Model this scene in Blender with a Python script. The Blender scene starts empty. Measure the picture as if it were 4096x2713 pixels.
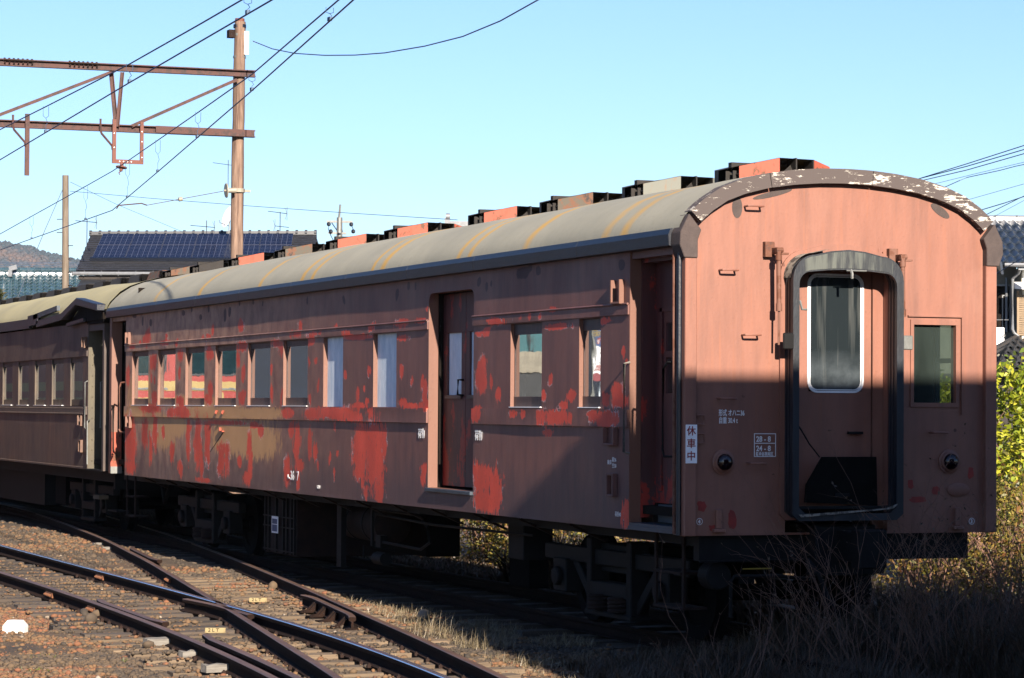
import bpy, bmesh, math, random
import numpy as np
from mathutils import Vector, Matrix
R = math.radians
random.seed(7); rng = np.random.default_rng(11)
C = bpy.context.scene.collection
sc = bpy.context.scene

# ------------------------------------------------------------------ camera
F, PW, PH = 10736.76, 4096.0, 2713.0
CAM = Vector((18.94572, -10.30411, 1.93522))
yaw, pitch, roll = 2.76563, 0.0256, 0.00577
fwd = Vector((math.cos(pitch)*math.cos(yaw), math.cos(pitch)*math.sin(yaw), math.sin(pitch)))
r0 = fwd.cross(Vector((0, 0, 1))).normalized(); u0 = r0.cross(fwd)
rgt = r0*math.cos(roll)+u0*math.sin(roll); upv = -r0*math.sin(roll)+u0*math.cos(roll)
cam = bpy.data.cameras.new('camera'); camo = bpy.data.objects.new('camera', cam); C.objects.link(camo)
m = Matrix((( rgt.x, upv.x, -fwd.x, CAM.x), (rgt.y, upv.y, -fwd.y, CAM.y), (rgt.z, upv.z, -fwd.z, CAM.z), (0, 0, 0, 1)))
camo.matrix_world = m
cam.sensor_width = 36; cam.lens = F/PW*36; cam.clip_end = 6000; cam.clip_start = .5
sc.camera = camo

# ------------------------------------------------------------------ light
SUN = Vector((1, -0.105, 0.44)).normalized()
SUN_EL = math.asin(SUN.z)
world = bpy.data.worlds.new('World'); sc.world = world; world.use_nodes = True
wn = world.node_tree.nodes; wl = world.node_tree.links
bg = wn['Background']; sky = wn.new('ShaderNodeTexSky'); sky.sky_type = 'NISHITA'; sky.sun_disc = False
sky.sun_elevation = SUN_EL; sky.sun_rotation = math.atan2(SUN.x, SUN.y); sky.air_density = 1.0; sky.dust_density = 0.35; sky.ozone_density = 1.6
tint = wn.new('ShaderNodeMix'); tint.data_type = 'RGBA'; tint.blend_type = 'MULTIPLY'; tint.inputs[0].default_value = 1; tint.inputs[7].default_value = (.68, .82, 1.12, 1); wl.new(sky.outputs[0], tint.inputs[6]); wl.new(tint.outputs[2], bg.inputs[0]); bg.inputs[1].default_value = 0.048
sl = bpy.data.lights.new('sun', 'SUN'); sl.energy = 5.0; sl.angle = R(.53); sl.color = (1, .87, .72)
so = bpy.data.objects.new('sun', sl); C.objects.link(so); so.rotation_euler = SUN.to_track_quat('Z', 'Y').to_euler()
sc.view_settings.view_transform = 'Standard'; sc.view_settings.look = 'None'
sc.view_settings.exposure = 1.7; sc.view_settings.gamma = 1
sc.cycles.max_bounces = 6; sc.cycles.transparent_max_bounces = 12; sc.cycles.diffuse_bounces = 3

# ------------------------------------------------------------------ materials
AL = .39      # the photograph is exposed for dull, weathered surfaces: their base colours are about half of how they read
class NT:
    def __init__(s, name, al=None):
        s.al = AL if al is None else al; s.m = bpy.data.materials.new(name); s.m.use_nodes = True
        s.n = s.m.node_tree.nodes; s.l = s.m.node_tree.links; s.b = s.n['Principled BSDF']
        s.tc = s.n.new('ShaderNodeTexCoord')
    def new(s, t, **k):
        x = s.n.new(t)
        for a, v in k.items(): setattr(x, a, v)
        return x
    def noise(s, scale, sx=(1, 1, 1), detail=5, rough=.6, src='Object', w=0):
        mp = s.new('ShaderNodeMapping'); mp.inputs['Scale'].default_value = sx; mp.inputs['Location'].default_value = (w, w*.7, w*1.3)
        s.l.new(s.tc.outputs[src], mp.inputs[0])
        n = s.new('ShaderNodeTexNoise'); n.inputs['Scale'].default_value = scale; n.inputs['Detail'].default_value = detail; n.inputs['Roughness'].default_value = rough
        s.l.new(mp.outputs[0], n.inputs['Vector']); return n.outputs['Fac']
    def math(s, op, a, b=None, c=None):
        x = s.new('ShaderNodeMath', operation=op)
        for i, v in enumerate((a, b, c)):
            if v is None: continue
            if isinstance(v, (int, float)): x.inputs[i].default_value = v
            else: s.l.new(v, x.inputs[i])
        return x.outputs[0]
    def step(s, v, a, b):
        x = s.new('ShaderNodeMapRange'); x.inputs[1].default_value = a; x.inputs[2].default_value = b
        s.l.new(v, x.inputs[0]); return x.outputs[0]
    def mix(s, fac, a, b):
        x = s.new('ShaderNodeMix', data_type='RGBA')
        for i, v in ((0, fac), (6, a), (7, b)):
            if isinstance(v, (int, float)): x.inputs[i].default_value = v
            elif isinstance(v, tuple): x.inputs[i].default_value = (*(q*s.al for q in v), 1)
            else: s.l.new(v, x.inputs[i])
        return x.outputs[2]
    def col(s, c):
        if isinstance(c, tuple): s.b.inputs['Base Color'].default_value = (*(q*s.al for q in c), 1)
        else: s.l.new(c, s.b.inputs['Base Color'])
    def rough(s, r):
        if isinstance(r, (int, float)): s.b.inputs['Roughness'].default_value = r
        else: s.l.new(r, s.b.inputs['Roughness'])
    def bump(s, h, strength=.3, dist=.01):
        x = s.new('ShaderNodeBump'); x.inputs['Strength'].default_value = strength; x.inputs['Distance'].default_value = dist
        s.l.new(h, x.inputs['Height']); s.l.new(x.outputs[0], s.b.inputs['Normal'])
    def attr(s, name):
        x = s.new('ShaderNodeAttribute', attribute_name=name); return x
    def rnd(s):
        return s.new('ShaderNodeObjectInfo').outputs['Random']

def simple(name, c1, c2=None, scale=8, sx=(1, 1, 1), rough=.7, metal=0, bump=.2, lo=.35, hi=.65, var=0, dist=.006, spec=.5, src='Object'):
    t = NT(name, 1 if metal == 1 or min(c1) > .5 else None)
    if c2 is None: c2 = tuple(v*.7 for v in c1)
    f = t.noise(scale, sx, src=src)
    c = t.mix(t.step(f, lo, hi), c1, c2)
    f2 = t.noise(scale*6, sx, w=3, src=src)
    c = t.mix(t.math('MULTIPLY', t.step(f2, .45, .75), .4), c, tuple(v*.55 for v in c1))
    if var:
        hs = t.new('ShaderNodeHueSaturation'); t.l.new(c, hs.inputs['Color'])
        t.l.new(t.math('MULTIPLY_ADD', t.rnd(), var, 1-var/2), hs.inputs['Value']); c = hs.outputs[0]
    t.col(c); t.rough(rough); t.b.inputs['Metallic'].default_value = metal
    t.b.inputs['Specular IOR Level'].default_value = spec
    if bump: t.bump(f2, bump, dist)
    return t.m

RED=[(-18.22,1.41,0.294,0.37),(-18.44,1.63,0.159,0.149),(-18.21,1.08,0.315,0.111),(-17.4,1.57,0.151,0.218),(-17.07,1.36,0.099,0.204),(-16.81,1.57,0.137,0.262),(-16.37,1.58,0.077,0.094),(-16.98,1.9,0.592,0.06),(-15.36,1.87,0.363,0.08),(-15.03,1.5,0.107,0.296),(-15.89,1.33,0.112,0.14),(-15.42,1.11,0.109,0.115),(-14.55,1.49,0.174,0.337),(-14.36,1.18,0.103,0.156),(-14.27,0.99,0.385,0.027),(-14.07,1.47,0.152,0.288),(-13.44,1.28,0.147,0.218),(-13.16,1.27,0.113,0.194),(-13.37,1.41,0.244,0.065),(-12.14,1.33,0.106,0.357),(-12.25,1.07,0.153,0.084),(-11.7,1.64,0.118,0.079),(-12.58,1.26,0.078,0.074),(-10.58,1.22,0.138,0.17),(-10.45,1.68,0.103,0.1),(-10.21,1.51,0.135,0.218),(-10.14,1.27,0.168,0.079),(-10.17,1.09,0.081,0.099),(-9.71,1.51,0.079,0.176),(-9.51,1.44,0.097,0.097),(-9.41,1.29,0.045,0.058),(-9.01,1.39,0.038,0.067),(-8.71,1.43,0.037,0.038),(-8.84,1.21,0.043,0.066),(-8.82,1.72,0.05,0.047),(-11.97,1.71,0.226,0.042),(-15.82,1.84,0.26,0.065),(-15.27,1.83,0.361,0.057),(-10.53,1.86,0.207,0.06),(-9.66,1.85,0.229,0.049),(-9.21,1.87,0.573,0.058),(-8.52,1.87,0.365,0.053),(-13.24,1.73,0.97,0.013),(-16.94,2.53,0.246,0.144),(-16.88,2.05,0.196,0.108),(-18.42,2.35,0.127,0.174),(-17.08,2.32,0.079,0.084),(-16.88,2.28,0.079,0.06),(-15.48,2.6,0.201,0.092),(-15.54,2.36,0.092,0.104),(-15.5,2,0.229,0.081),(-14.03,2.6,0.203,0.111),(-13.97,2.14,0.135,0.122),(-14.05,2.02,0.211,0.089),(-12.53,2.66,0.233,0.085),(-12.48,2.34,0.093,0.127),(-12.51,2.04,0.217,0.106),(-12.68,2.51,0.063,0.128),(-11.04,2.67,0.249,0.051),(-10.9,2.61,0.106,0.122),(-11.26,2.37,0.058,0.082),(-11.24,2.08,0.072,0.123),(-10.85,2.04,0.056,0.121),(-9.71,2.67,0.164,0.068),(-9.51,2.44,0.052,0.049),(-9.43,2.17,0.052,0.087),(-9.76,2.02,0.066,0.068),(-9.8,2.43,0.04,0.078),(-17.3,2.87,0.151,0.121),(-17.5,2.85,0.081,0.073),(-18.12,2.77,0.209,0.037),(-17.74,2.81,0.062,0.037),(-16.28,2.78,0.286,0.035),(-16.25,2.87,0.076,0.035),(-15.62,2.77,0.074,0.058),(-14.37,2.81,0.069,0.027),(-13.87,2.89,0.067,0.066),(-14.08,2.82,0.102,0.033),(-12.58,2.91,0.125,0.075),(-10.45,2.76,0.055,0.05),(-10.11,2.81,0.101,0.099),(-10.21,2.76,0.136,0.04),(-9.61,2.74,0.196,0.029),(-9.32,2.75,0.051,0.029),(-8.76,2.81,0.05,0.023),(-8.42,2.73,0.121,0.028),(-7.91,1.46,0.263,0.332),(-7.45,1.42,0.312,0.363),(-7.75,1.03,0.058,0.073),(-7.27,1.06,0.123,0.108),(-7.17,1.57,0.1,0.18),(-9.52,1.85,0.325,0.068),(-8.82,1.87,0.217,0.067),(-8.46,1.86,0.364,0.075),(-8.09,1.84,0.237,0.065),(-7.57,1.88,0.114,0.055),(-8.04,1.95,0.354,0.028),(-8.46,2.28,0.061,0.056),(-7.66,2.31,0.069,0.064),(-8.04,2.06,0.059,0.093),(-7.74,2,0.07,0.037),(-7.83,2.13,0.047,0.046),(-8.35,2.69,0.241,0.038),(-8,2.67,0.53,0.026),(-6.59,2.63,0.214,0.027),(-6.31,2.2,0.047,0.079),(-6.05,2.19,0.052,0.095),(-6.66,2.3,0.075,0.089),(-6.6,1.98,0.161,0.053),(-6.31,1.95,0.42,0.024),(-5.95,2.1,0.072,0.155),(-5.89,1.96,0.061,0.069),(-7.56,2.77,0.103,0.046),(-6.64,2.78,0.188,0.044),(-6.06,2.79,0.181,0.024),(-5.91,2.9,0.041,0.035),(-4.4,2.18,0.16,0.163),(-4.36,2.34,0.114,0.098),(-4.13,2.18,0.054,0.081),(-3.95,2.06,0.053,0.08),(-4.44,1.88,0.138,0.074),(-4.27,2.65,0.091,0.033),(-4.36,2.62,0.229,0.023),(-4.05,2.74,0.179,0.026),(-4.29,1.28,0.272,0.13),(-4.02,1.19,0.178,0.193),(-4.25,1.07,0.317,0.097),(-4.52,1.28,0.092,0.131),(-5.98,1.26,0.072,0.104),(-5.96,1.33,0.092,0.052),(-2.69,2.18,0.071,0.063),(-2.2,2.04,0.128,0.062),(-2.38,1.96,0.139,0.025),(-2.85,2.04,0.058,0.055),(-1.49,2.01,0.086,0.069),(-1.24,2.08,0.126,0.085),(-1.19,2,0.168,0.068),(-1.13,2.4,0.058,0.059),(-1.05,2.32,0.033,0.025),(-2.54,2.64,0.375,0.029),(-1.5,2.66,0.129,0.031),(-3.97,2.72,0.315,0.027),(-4.23,2.65,0.08,0.038),(-3.16,2.75,0.039,0.037),(-2.89,2.74,0.039,0.036),(-2.63,2.79,0.085,0.022),(-3.38,2.73,0.04,0.022),(-3.54,1.88,0.101,0.034),(-3.29,1.88,0.06,0.037),(-2.85,1.85,0.096,0.073),(-2.52,1.85,0.328,0.063),(-2.2,1.85,0.068,0.044),(-1.71,1.89,0.088,0.031),(-1.45,1.85,0.257,0.069),(-2.75,1.72,0.119,0.025),(-1.04,1.07,0.083,0.118)]
DARKP=[(-18.05,3.2,0.104,0.037),(-17.6,3.11,0.061,0.068),(-17.13,3.07,0.06,0.053),(-15.33,3.15,0.082,0.041),(-14.93,3.18,0.053,0.027),(-14.49,3.07,0.078,0.04),(-14.09,3.17,0.068,0.056),(-13.3,3.06,0.057,0.087),(-13.11,3.1,0.056,0.065),(-12.64,3.2,0.063,0.047),(-12.03,3.19,0.045,0.042),(-11.64,3.15,0.044,0.037),(-9.87,3.12,0.046,0.055),(-8.52,3.08,0.043,0.053),(-6.8,3.07,0.049,0.071),(-6.46,3.15,0.043,0.044),(-6.25,3.14,0.037,0.044),(-4.48,3.11,0.055,0.049),(-4.28,3.05,0.036,0.049),(-4.16,3.08,0.036,0.032),(-3.36,3.14,0.15,0.056),(-2.99,3.15,0.049,0.046),(-3.19,3.18,0.059,0.022),(-1.16,3.11,0.059,0.051)]
TAN=[(-16.29,1.58,0.571,0.188),(-15.63,1.66,0.46,0.116),(-17.49,1.82,1.012,0.061),(-14.4,1.85,0.776,0.078),(-13,1.85,0.957,0.075),(-11.62,1.85,0.884,0.062),(-12.99,1.57,0.876,0.193),(-17.69,2.05,0.614,0.293),(-17.06,1.79,0.297,0.192),(-14.87,2,1.325,0.068),(-11.98,1.54,0.902,0.188)]

BROWN = (.30, .125, .098); 
def coach_paint(name, base, dirt, red=(1.40, .150, .075), tan=(1.1, .60, .25), use_attr=True, dirtamt=.5):
    t = NT(name)
    n1 = t.noise(1.3, (1, 1, .55)); n2 = t.noise(9, (1, 1, .18), w=2); n3 = t.noise(38, w=5); n4 = t.noise(5, (1, 1, .8), w=8)
    c = t.mix(t.step(n1, .3, .7), base, tuple(b*(1-dirtamt*.5)+d*dirtamt*.5 for b, d in zip(base, dirt)))
    c = t.mix(t.math('MULTIPLY', t.step(n2, .42, .75), dirtamt), c, dirt)
    c = t.mix(t.math('MULTIPLY', t.step(n3, .6, .7), .35), c, tuple(v*.45 for v in base))
    if use_attr:      # rear half lighter: faded paint, with grazing sheen painted into the colour
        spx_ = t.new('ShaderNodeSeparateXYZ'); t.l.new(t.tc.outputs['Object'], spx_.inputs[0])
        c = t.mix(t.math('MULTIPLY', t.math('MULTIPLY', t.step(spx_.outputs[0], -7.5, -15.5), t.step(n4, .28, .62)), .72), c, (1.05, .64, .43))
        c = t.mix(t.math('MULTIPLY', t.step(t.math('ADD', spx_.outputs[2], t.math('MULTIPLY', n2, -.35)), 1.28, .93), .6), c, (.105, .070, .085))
    h = t.math('ADD', t.math('MULTIPLY', n3, .5), t.math('MULTIPLY', n1, 2.5))
    if use_attr:
        a = t.attr('paint'); sep = t.new('ShaderNodeSeparateColor'); t.l.new(a.outputs['Color'], sep.inputs[0])
        rr, tt, dd = sep.outputs
        nn = t.noise(14, (1, 1, .45), w=1, detail=6, rough=.65); nb = t.noise(3, (1, 1, .5), w=9)
        tf = t.math('ADD', tt, t.math('MULTIPLY', t.math('SUBTRACT', nn, .5), 1.2))
        c = t.mix(t.math('MULTIPLY', t.step(tf, .38, .60), .85), c, tan)
        df = t.math('ADD', dd, t.math('MULTIPLY', t.math('SUBTRACT', nn, .5), .6))
        c = t.mix(t.step(df, .47, .55), c, (.075, .012, .022))
        rf = t.math('ADD', t.math('ADD', rr, t.math('MULTIPLY', t.math('SUBTRACT', nn, .5), .85)), t.math('ADD', t.math('MULTIPLY', t.math('SUBTRACT', t.noise(44, (1, 1, .35), w=6), .5), .85), t.math('MULTIPLY', t.math('SUBTRACT', t.noise(24, (1, 1, .10), w=16, detail=4), .5), .7)))
        msk = t.math('MULTIPLY', t.step(rf, .49, .53), t.math('SUBTRACT', 1.0, t.math('MULTIPLY', t.step(t.noise(30, (1, 1, .22), w=27), .61, .66), .75)))
        red2 = t.mix(t.step(nb, .35, .65), red, tuple(v*.72 for v in red))
        red2 = t.mix(t.math('MULTIPLY', t.step(n3, .55, .65), .4), red2, tuple(v*.5 for v in red))
        # a thin pale chipped rim round part of each repair
        rim = t.math('MULTIPLY', t.math('SUBTRACT', t.step(rf, .465, .480), t.step(rf, .488, .50)), t.step(t.noise(3.1, w=4), .55, .60))
        c = t.mix(msk, c, red2); c = t.mix(rim, c, (1.5, 1.5, 1.65))
        h = t.math('ADD', h, t.math('MULTIPLY', msk, -.5))
    if name == 'door_paint':
        spd = t.new('ShaderNodeSeparateXYZ'); t.l.new(t.tc.outputs['Object'], spd.inputs[0]); c = t.mix(t.step(t.math('ADD', t.math('ADD', t.noise(5, (1, 1, .4), w=3), t.math('MULTIPLY', t.step(spd.outputs[2], 2.0, 1.2), .14)), t.math('MULTIPLY', t.math('SUBTRACT', t.noise(30, w=5), .5), .2)), .60, .63), c, (.60, .05, .03))
    if name == 'end_paint':      # rust specks with faint runs below them, and grime
        st = t.noise(26, (1, 1, .035), w=12); c = t.mix(t.math('MULTIPLY', t.step(st, .56, .74), .38), c, (.62, .20, .08))
        c = t.mix(t.math('MULTIPLY', t.step(t.noise(7, (1, 1, .10), w=21), .52, .72), .42), c, (.17, .085, .07))
        vo = t.new('ShaderNodeTexVoronoi'); vo.inputs['Scale'].default_value = 4.2; t.l.new(t.tc.outputs['Object'], vo.inputs['Vector'])
        c = t.mix(t.math('MULTIPLY', t.step(vo.outputs['Distance'], .075, .045), t.step(t.noise(3, w=30), .48, .55)), c, (.13, .035, .02))
        c = t.mix(t.math('MULTIPLY', t.step(t.noise(.9, w=33), .5, .62), .3), c, (.62, .30, .22))
    t.col(c); t.rough(t.step(n1, -.6, 1.4)); t.b.inputs['Roughness'].default_value = .45
    t.bump(h, .35, .006)
    return t.m

M = {}
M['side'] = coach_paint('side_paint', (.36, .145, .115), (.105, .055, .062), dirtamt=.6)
M['end'] = coach_paint('end_paint', (.485, .20, .135), (.26, .11, .078), use_attr=False, dirtamt=.5)
M['jamb'] = coach_paint('jamb_paint', (.34, .15, .10), (.25, .11, .075), use_attr=False, dirtamt=.4)
M['door'] = coach_paint('door_paint', (.22, .050, .045), (.055, .028, .032), dirtamt=.7)
M['trim'] = simple('frame_paint', (.15, .08, .07), (.07, .045, .045), 14, (1, 1, .4), .5)
M['trimtan'] = simple('faded_frame_paint', (.33, .17, .10), (.16, .08, .06), 14, (1, 1, .4), .6)
M['gutter'] = simple('tarred_fascia', (.008, .016, .040), (.005, .009, .022), 5, (.3, 1, 1), .45, bump=.4)
M['dark'] = simple('underframe_soot', (.010, .009, .009), (.005, .0045, .005), 6, rough=.9, spec=.1)
M['under'] = simple('underframe_grey', (.012, .012, .014), (.006, .006, .007), 7, rough=.7, spec=.2)
M['rustdark'] = simple('dull_rust', (.05, .026, .020), (.022, .013, .012), 9, rough=.85, bump=.4, spec=.2)
M['interior'] = simple('dark_interior', (.03, .022, .018), (.018, .014, .012), 3, rough=.9, spec=.1)
M['chrome'] = simple('polished_rim', (.80, .81, .83), (.7, .7, .72), 20, rough=.35, metal=.25, bump=0)
M['steelblue'] = simple('step_plate', (.08, .12, .17), (.04, .06, .085), 12, (.3, 1, 1), .5)
M['whitepaint'] = simple('white_letter_paint', (.75, .75, .75), (.6, .6, .62), 30, rough=.6, bump=0)
M['redpaint'] = simple('red_letter_paint', (.55, .03, .03), (.5, .03, .03), 30, rough=.6, bump=0)
M['signwhite'] = simple('enamel_white', (.78, .79, .82), (.7, .72, .75), 6, rough=.35, bump=0)
M['olive2'] = simple('dull_olive_frame', (.17, .115, .065), (.08, .055, .035), 12, (1, 1, .3), .6)
M['panel'] = simple('white_painted_board', (.62, .68, .74), (.40, .50, .60), 8, (1, 1, .3), .6)
M['concrete'] = simple('white_stone_paint', (.54, .53, .51), (.44, .42, .39), 9, rough=.8)
M['rubtop'] = simple('streaked_rubber', (.16, .18, .16), (.028, .036, .046), 15, (1, 1, .12), .5, lo=.42, hi=.56)
M['rubber'] = simple('gangway_rubber', (.026, .036, .054), (.012, .016, .024), 6, (1, 1, .4), .5, bump=.5)
M['canvas'] = simple('torn_canvas', (.55, .50, .42), (.10, .09, .08), 16, rough=.9, lo=.45, hi=.55)
M['lens'] = simple('lamp_lens', (.02, .008, .012), (.015, .006, .01), 5, rough=.08, bump=0)

def schlick(t, f0, p):
    g = t.new('ShaderNodeNewGeometry'); d = t.new('ShaderNodeVectorMath', operation='DOT_PRODUCT'); t.l.new(g.outputs['Incoming'], d.inputs[0]); t.l.new(g.outputs['Normal'], d.inputs[1])
    return t.math('MULTIPLY_ADD', t.math('POWER', t.math('SUBTRACT', 1.0, t.math('ABSOLUTE', d.outputs['Value'])), p), 1-f0, f0)
t = NT('window_glass'); t.n.remove(t.b)
g1 = t.new('ShaderNodeBsdfGlossy'); g1.inputs['Roughness'].default_value = .015; g1.inputs['Color'].default_value = (.92, .97, 1, 1)
tr = t.new('ShaderNodeBsdfTransparent'); tr.inputs['Color'].default_value = (.5, .56, .58, 1)
mx = t.new('ShaderNodeMixShader'); t.l.new(schlick(t, .16, 2.0), mx.inputs[0]); t.l.new(tr.outputs[0], mx.inputs[1]); t.l.new(g1.outputs[0], mx.inputs[2])
bp = t.new('ShaderNodeBump'); bp.inputs['Strength'].default_value = .06; bp.inputs['Distance'].default_value = .01; t.l.new(t.noise(2.5, detail=2), bp.inputs['Height']); t.l.new(bp.outputs[0], g1.inputs['Normal'])
t.l.new(mx.outputs[0], t.n['Material Output'].inputs[0]); M['glass'] = t.m
t = NT('clear_glass'); t.n.remove(t.b)
g1 = t.new('ShaderNodeBsdfGlossy'); g1.inputs['Roughness'].default_value = .02
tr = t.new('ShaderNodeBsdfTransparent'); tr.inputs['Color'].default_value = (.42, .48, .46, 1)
mx = t.new('ShaderNodeMixShader'); t.l.new(schlick(t, .05, 5.0), mx.inputs[0]); df_ = t.new('ShaderNodeBsdfDiffuse'); df_.inputs[0].default_value = (.16, .22, .20, 1); m2_ = t.new('ShaderNodeMixShader'); t.l.new(t.math('MULTIPLY_ADD', t.noise(5, (1, 1, .3)), .16, .02), m2_.inputs[0]); t.l.new(tr.outputs[0], m2_.inputs[1]); t.l.new(df_.outputs[0], m2_.inputs[2]); t.l.new(m2_.outputs[0], mx.inputs[1]); t.l.new(g1.outputs[0], mx.inputs[2])  # greenish film in the pane stands in for the lit interior
t.l.new(mx.outputs[0], t.n['Material Output'].inputs[0]); M['clear'] = t.m
# dusty door glass with pale run marks
t = NT('dusty_glass'); s1_ = t.noise(16, (1, 1, .05), detail=3); lowz = t.new('ShaderNodeSeparateXYZ'); t.l.new(t.tc.outputs['Object'], lowz.inputs[0])
dust = t.math('MULTIPLY', t.step(lowz.outputs[2], 2.42, 2.16), t.step(t.noise(6), .2, .75))
cc = t.mix(t.math('MULTIPLY', t.step(s1_, .54, .72), .30), (.020, .030, .036), (.40, .42, .40)); cc = t.mix(t.math('MULTIPLY', dust, .42), cc, (.42, .50, .56))
t.col(cc); t.rough(.25); M['dusty'] = t.m

# roof canvas with worn stripes at the seams
def roof_mat(name, base, b2, stripes, gold=(1.0, .56, .08)):
    t = NT(name); sp = t.new('ShaderNodeSeparateXYZ'); t.l.new(t.tc.outputs['Object'], sp.inputs[0])
    x = t.math('ADD', sp.outputs[0], t.math('MULTIPLY', t.math('SUBTRACT', t.noise(.9, w=2), .5), .06))
    acc = None
    for i, (sx, w) in enumerate(stripes):
        k = t.math('SUBTRACT', 1.0, t.math('DIVIDE', t.math('ABSOLUTE', t.math('SUBTRACT', x, sx)), w))
        k = t.math('MAXIMUM', k, 0)
        acc = k if acc is None else t.math('MAXIMUM', acc, k)
    c = t.mix(t.step(t.noise(.8, (1, 1, 1)), .3, .7), base, b2)
    c = t.mix(t.math('MULTIPLY', t.step(t.noise(4, (2.5, .3, 1), w=6), .5, .8), .45), c, tuple(v*.72 for v in base))
    c = t.mix(t.math('MULTIPLY', t.step(t.noise(26, w=4), .58, .72), .3), c, tuple(v*.5 for v in base))
    if acc is not None:
        c = t.mix(t.math('MULTIPLY', t.math('MULTIPLY', t.math('POWER', acc, .6), t.step(t.noise(1.5, w=11), .2, .5)), .9), c, gold)
    t.col(c); t.rough(.85); t.bump(t.noise(10, (3, .6, 1)), .3, .01); return t.m
M['roof'] = roof_mat('roof_canvas', (.66, .63, .49), (.47, .46, .37), [(-1.45, .10), (-1.07, .10), (-3.22, .10), (-4.95, .07), (-4.64, .07), (-7.17, .10), (-7.5, .06), (-9.99, .09), (-9.6, .08), (-11.69, .09), (-14.47, .1), (-16.81, .1)])
M['roof2'] = roof_mat('old_roof_canvas', (.76, .68, .38), (.58, .53, .31), [])
# flaked paint on the cornice
t = NT('flaking_cornice'); f = t.noise(17, (1, .45, 2.0), detail=8, rough=.75); w = t.noise(1.6, w=3.3)
msk = t.step(t.math('ADD', f, t.math('MULTIPLY', t.math('SUBTRACT', w, .5), .35)), .545, .565)
c = t.mix(msk, (.13, .10, .095), (1.1, 1.03, .92)); c = t.mix(t.math('MULTIPLY', t.step(t.noise(60), .5, .7), .3), c, (.12, .10, .09)); t.col(c); t.rough(.8); t.bump(msk, .5, .004); M['cornice'] = t.m
M['cap'] = simple('corner_cap_paint', (.12, .085, .078), (.085, .06, .057), 12, rough=.8, bump=.5)
def rusty(name, paint, rust=(.20, .075, .03), thr=.5, dark=(.03, .022, .02)):
    t = NT(name); f = t.noise(7, (1, 1, 1), detail=7, rough=.7); f2 = t.noise(22, (1, 1, .3), w=4)
    c = t.mix(t.step(f, thr, thr+.05), paint, rust); c = t.mix(t.step(f, thr+.1, thr+.16), c, dark)
    c = t.mix(t.math('MULTIPLY', t.step(f2, .55, .7), .5), c, rust); t.col(c); t.rough(.75); t.bump(f, .4, .004); return t.m
M['vent'] = simple('ventilator_black', (.030, .022, .018), (.014, .011, .010), 8, rough=.8, bump=.4)
M['vorange'] = rusty('ventilator_orange', (.66, .13, .07), thr=.53)
M['vpale'] = rusty('ventilator_pale', (.28, .29, .25), rust=(.42, .17, .05), thr=.55)
M['vrust'] = rusty('ventilator_rust', (.13, .11, .08), rust=(.22, .085, .035), thr=.46)
M['beamrust'] = rusty('red_lead_beam', (.13, .045, .035), rust=(.075, .032, .028), thr=.5, dark=(.035, .022, .02))
M['beamred'] = rusty('red_lead_bright', (.27, .085, .055), rust=(.17, .065, .045), thr=.55, dark=(.12, .05, .04))
M['stepred'] = rusty('rusty_rod', (.30, .13, .085), rust=(.22, .07, .03), thr=.48, dark=(.10, .05, .04))
# weathered timber: grain along the given axis
def wood(name, a, b, sx, var=0., rough=.9, scale=10):
    t = NT(name); f = t.noise(scale, sx, detail=8, rough=.7); g = t.noise(scale*.25, sx, w=5)
    c = t.mix(t.step(f, .35, .65), a, b); c = t.mix(t.math('MULTIPLY', t.step(g, .45, .7), .5), c, tuple(v*.45 for v in b))
    if var:
        hs = t.new('ShaderNodeHueSaturation'); t.l.new(c, hs.inputs['Color']); t.l.new(t.math('MULTIPLY_ADD', t.rnd(), var, 1-var/2), hs.inputs['Value']); c = hs.outputs[0]
    t.col(c); t.rough(rough); t.bump(f, .7, .01); return t.m
M['pole'] = wood('weathered_pole_wood', (.56, .375, .27), (.17, .095, .07), (2.2, 2.2, .13), scale=12)
M['pole2'] = wood('pale_pole_wood', (.40, .33, .26), (.24, .18, .13), (1.6, 1.6, .15), scale=12)
M['sleeper'] = wood('sleeper_wood', (.16, .12, .09), (.075, .056, .045), (4, .22, 4), var=.7)
M['sleeper2'] = wood('grey_sleeper_wood', (.38, .275, .175), (.20, .14, .09), (4, .22, 4), var=.5)
M['chunk'] = wood('bleached_timber', (.50, .47, .42), (.26, .23, .20), (4, .5, 4))
M['railside'] = simple('rail_rust', (.045, .022, .015), (.02, .012, .010), 12, (.2, 1, 1), .9, bump=.4, spec=.12)
M['railtop'] = simple('rail_head_brown', (.40, .24, .17), (.24, .15, .11), 9, (.1, 1, 1), .5, metal=.4, bump=.1)
M['railshine'] = simple('rail_head_polished', (.80, .80, .82), (.60, .58, .58), 9, (.1, 1, 1), .27, metal=1, bump=0)
M['plate'] = simple('orange_rust', (.40, .15, .06), (.20, .08, .04), 16, rough=.9, bump=.5)
M['wire'] = simple('contact_wire', (.05, .09, .26), (.03, .06, .18), 5, rough=.5, bump=0)
M['cable'] = simple('grey_cable', (.10, .20, .36), (.08, .15, .28), 5, rough=.6, bump=0)
M['porcelain'] = simple('porcelain', (.54, .48, .38), (.6, .56, .45), 12, rough=.3, bump=0)
M['galv'] = simple('galvanised', (.45, .47, .46), (.33, .34, .32), 12, rough=.5, metal=.5)

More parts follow.
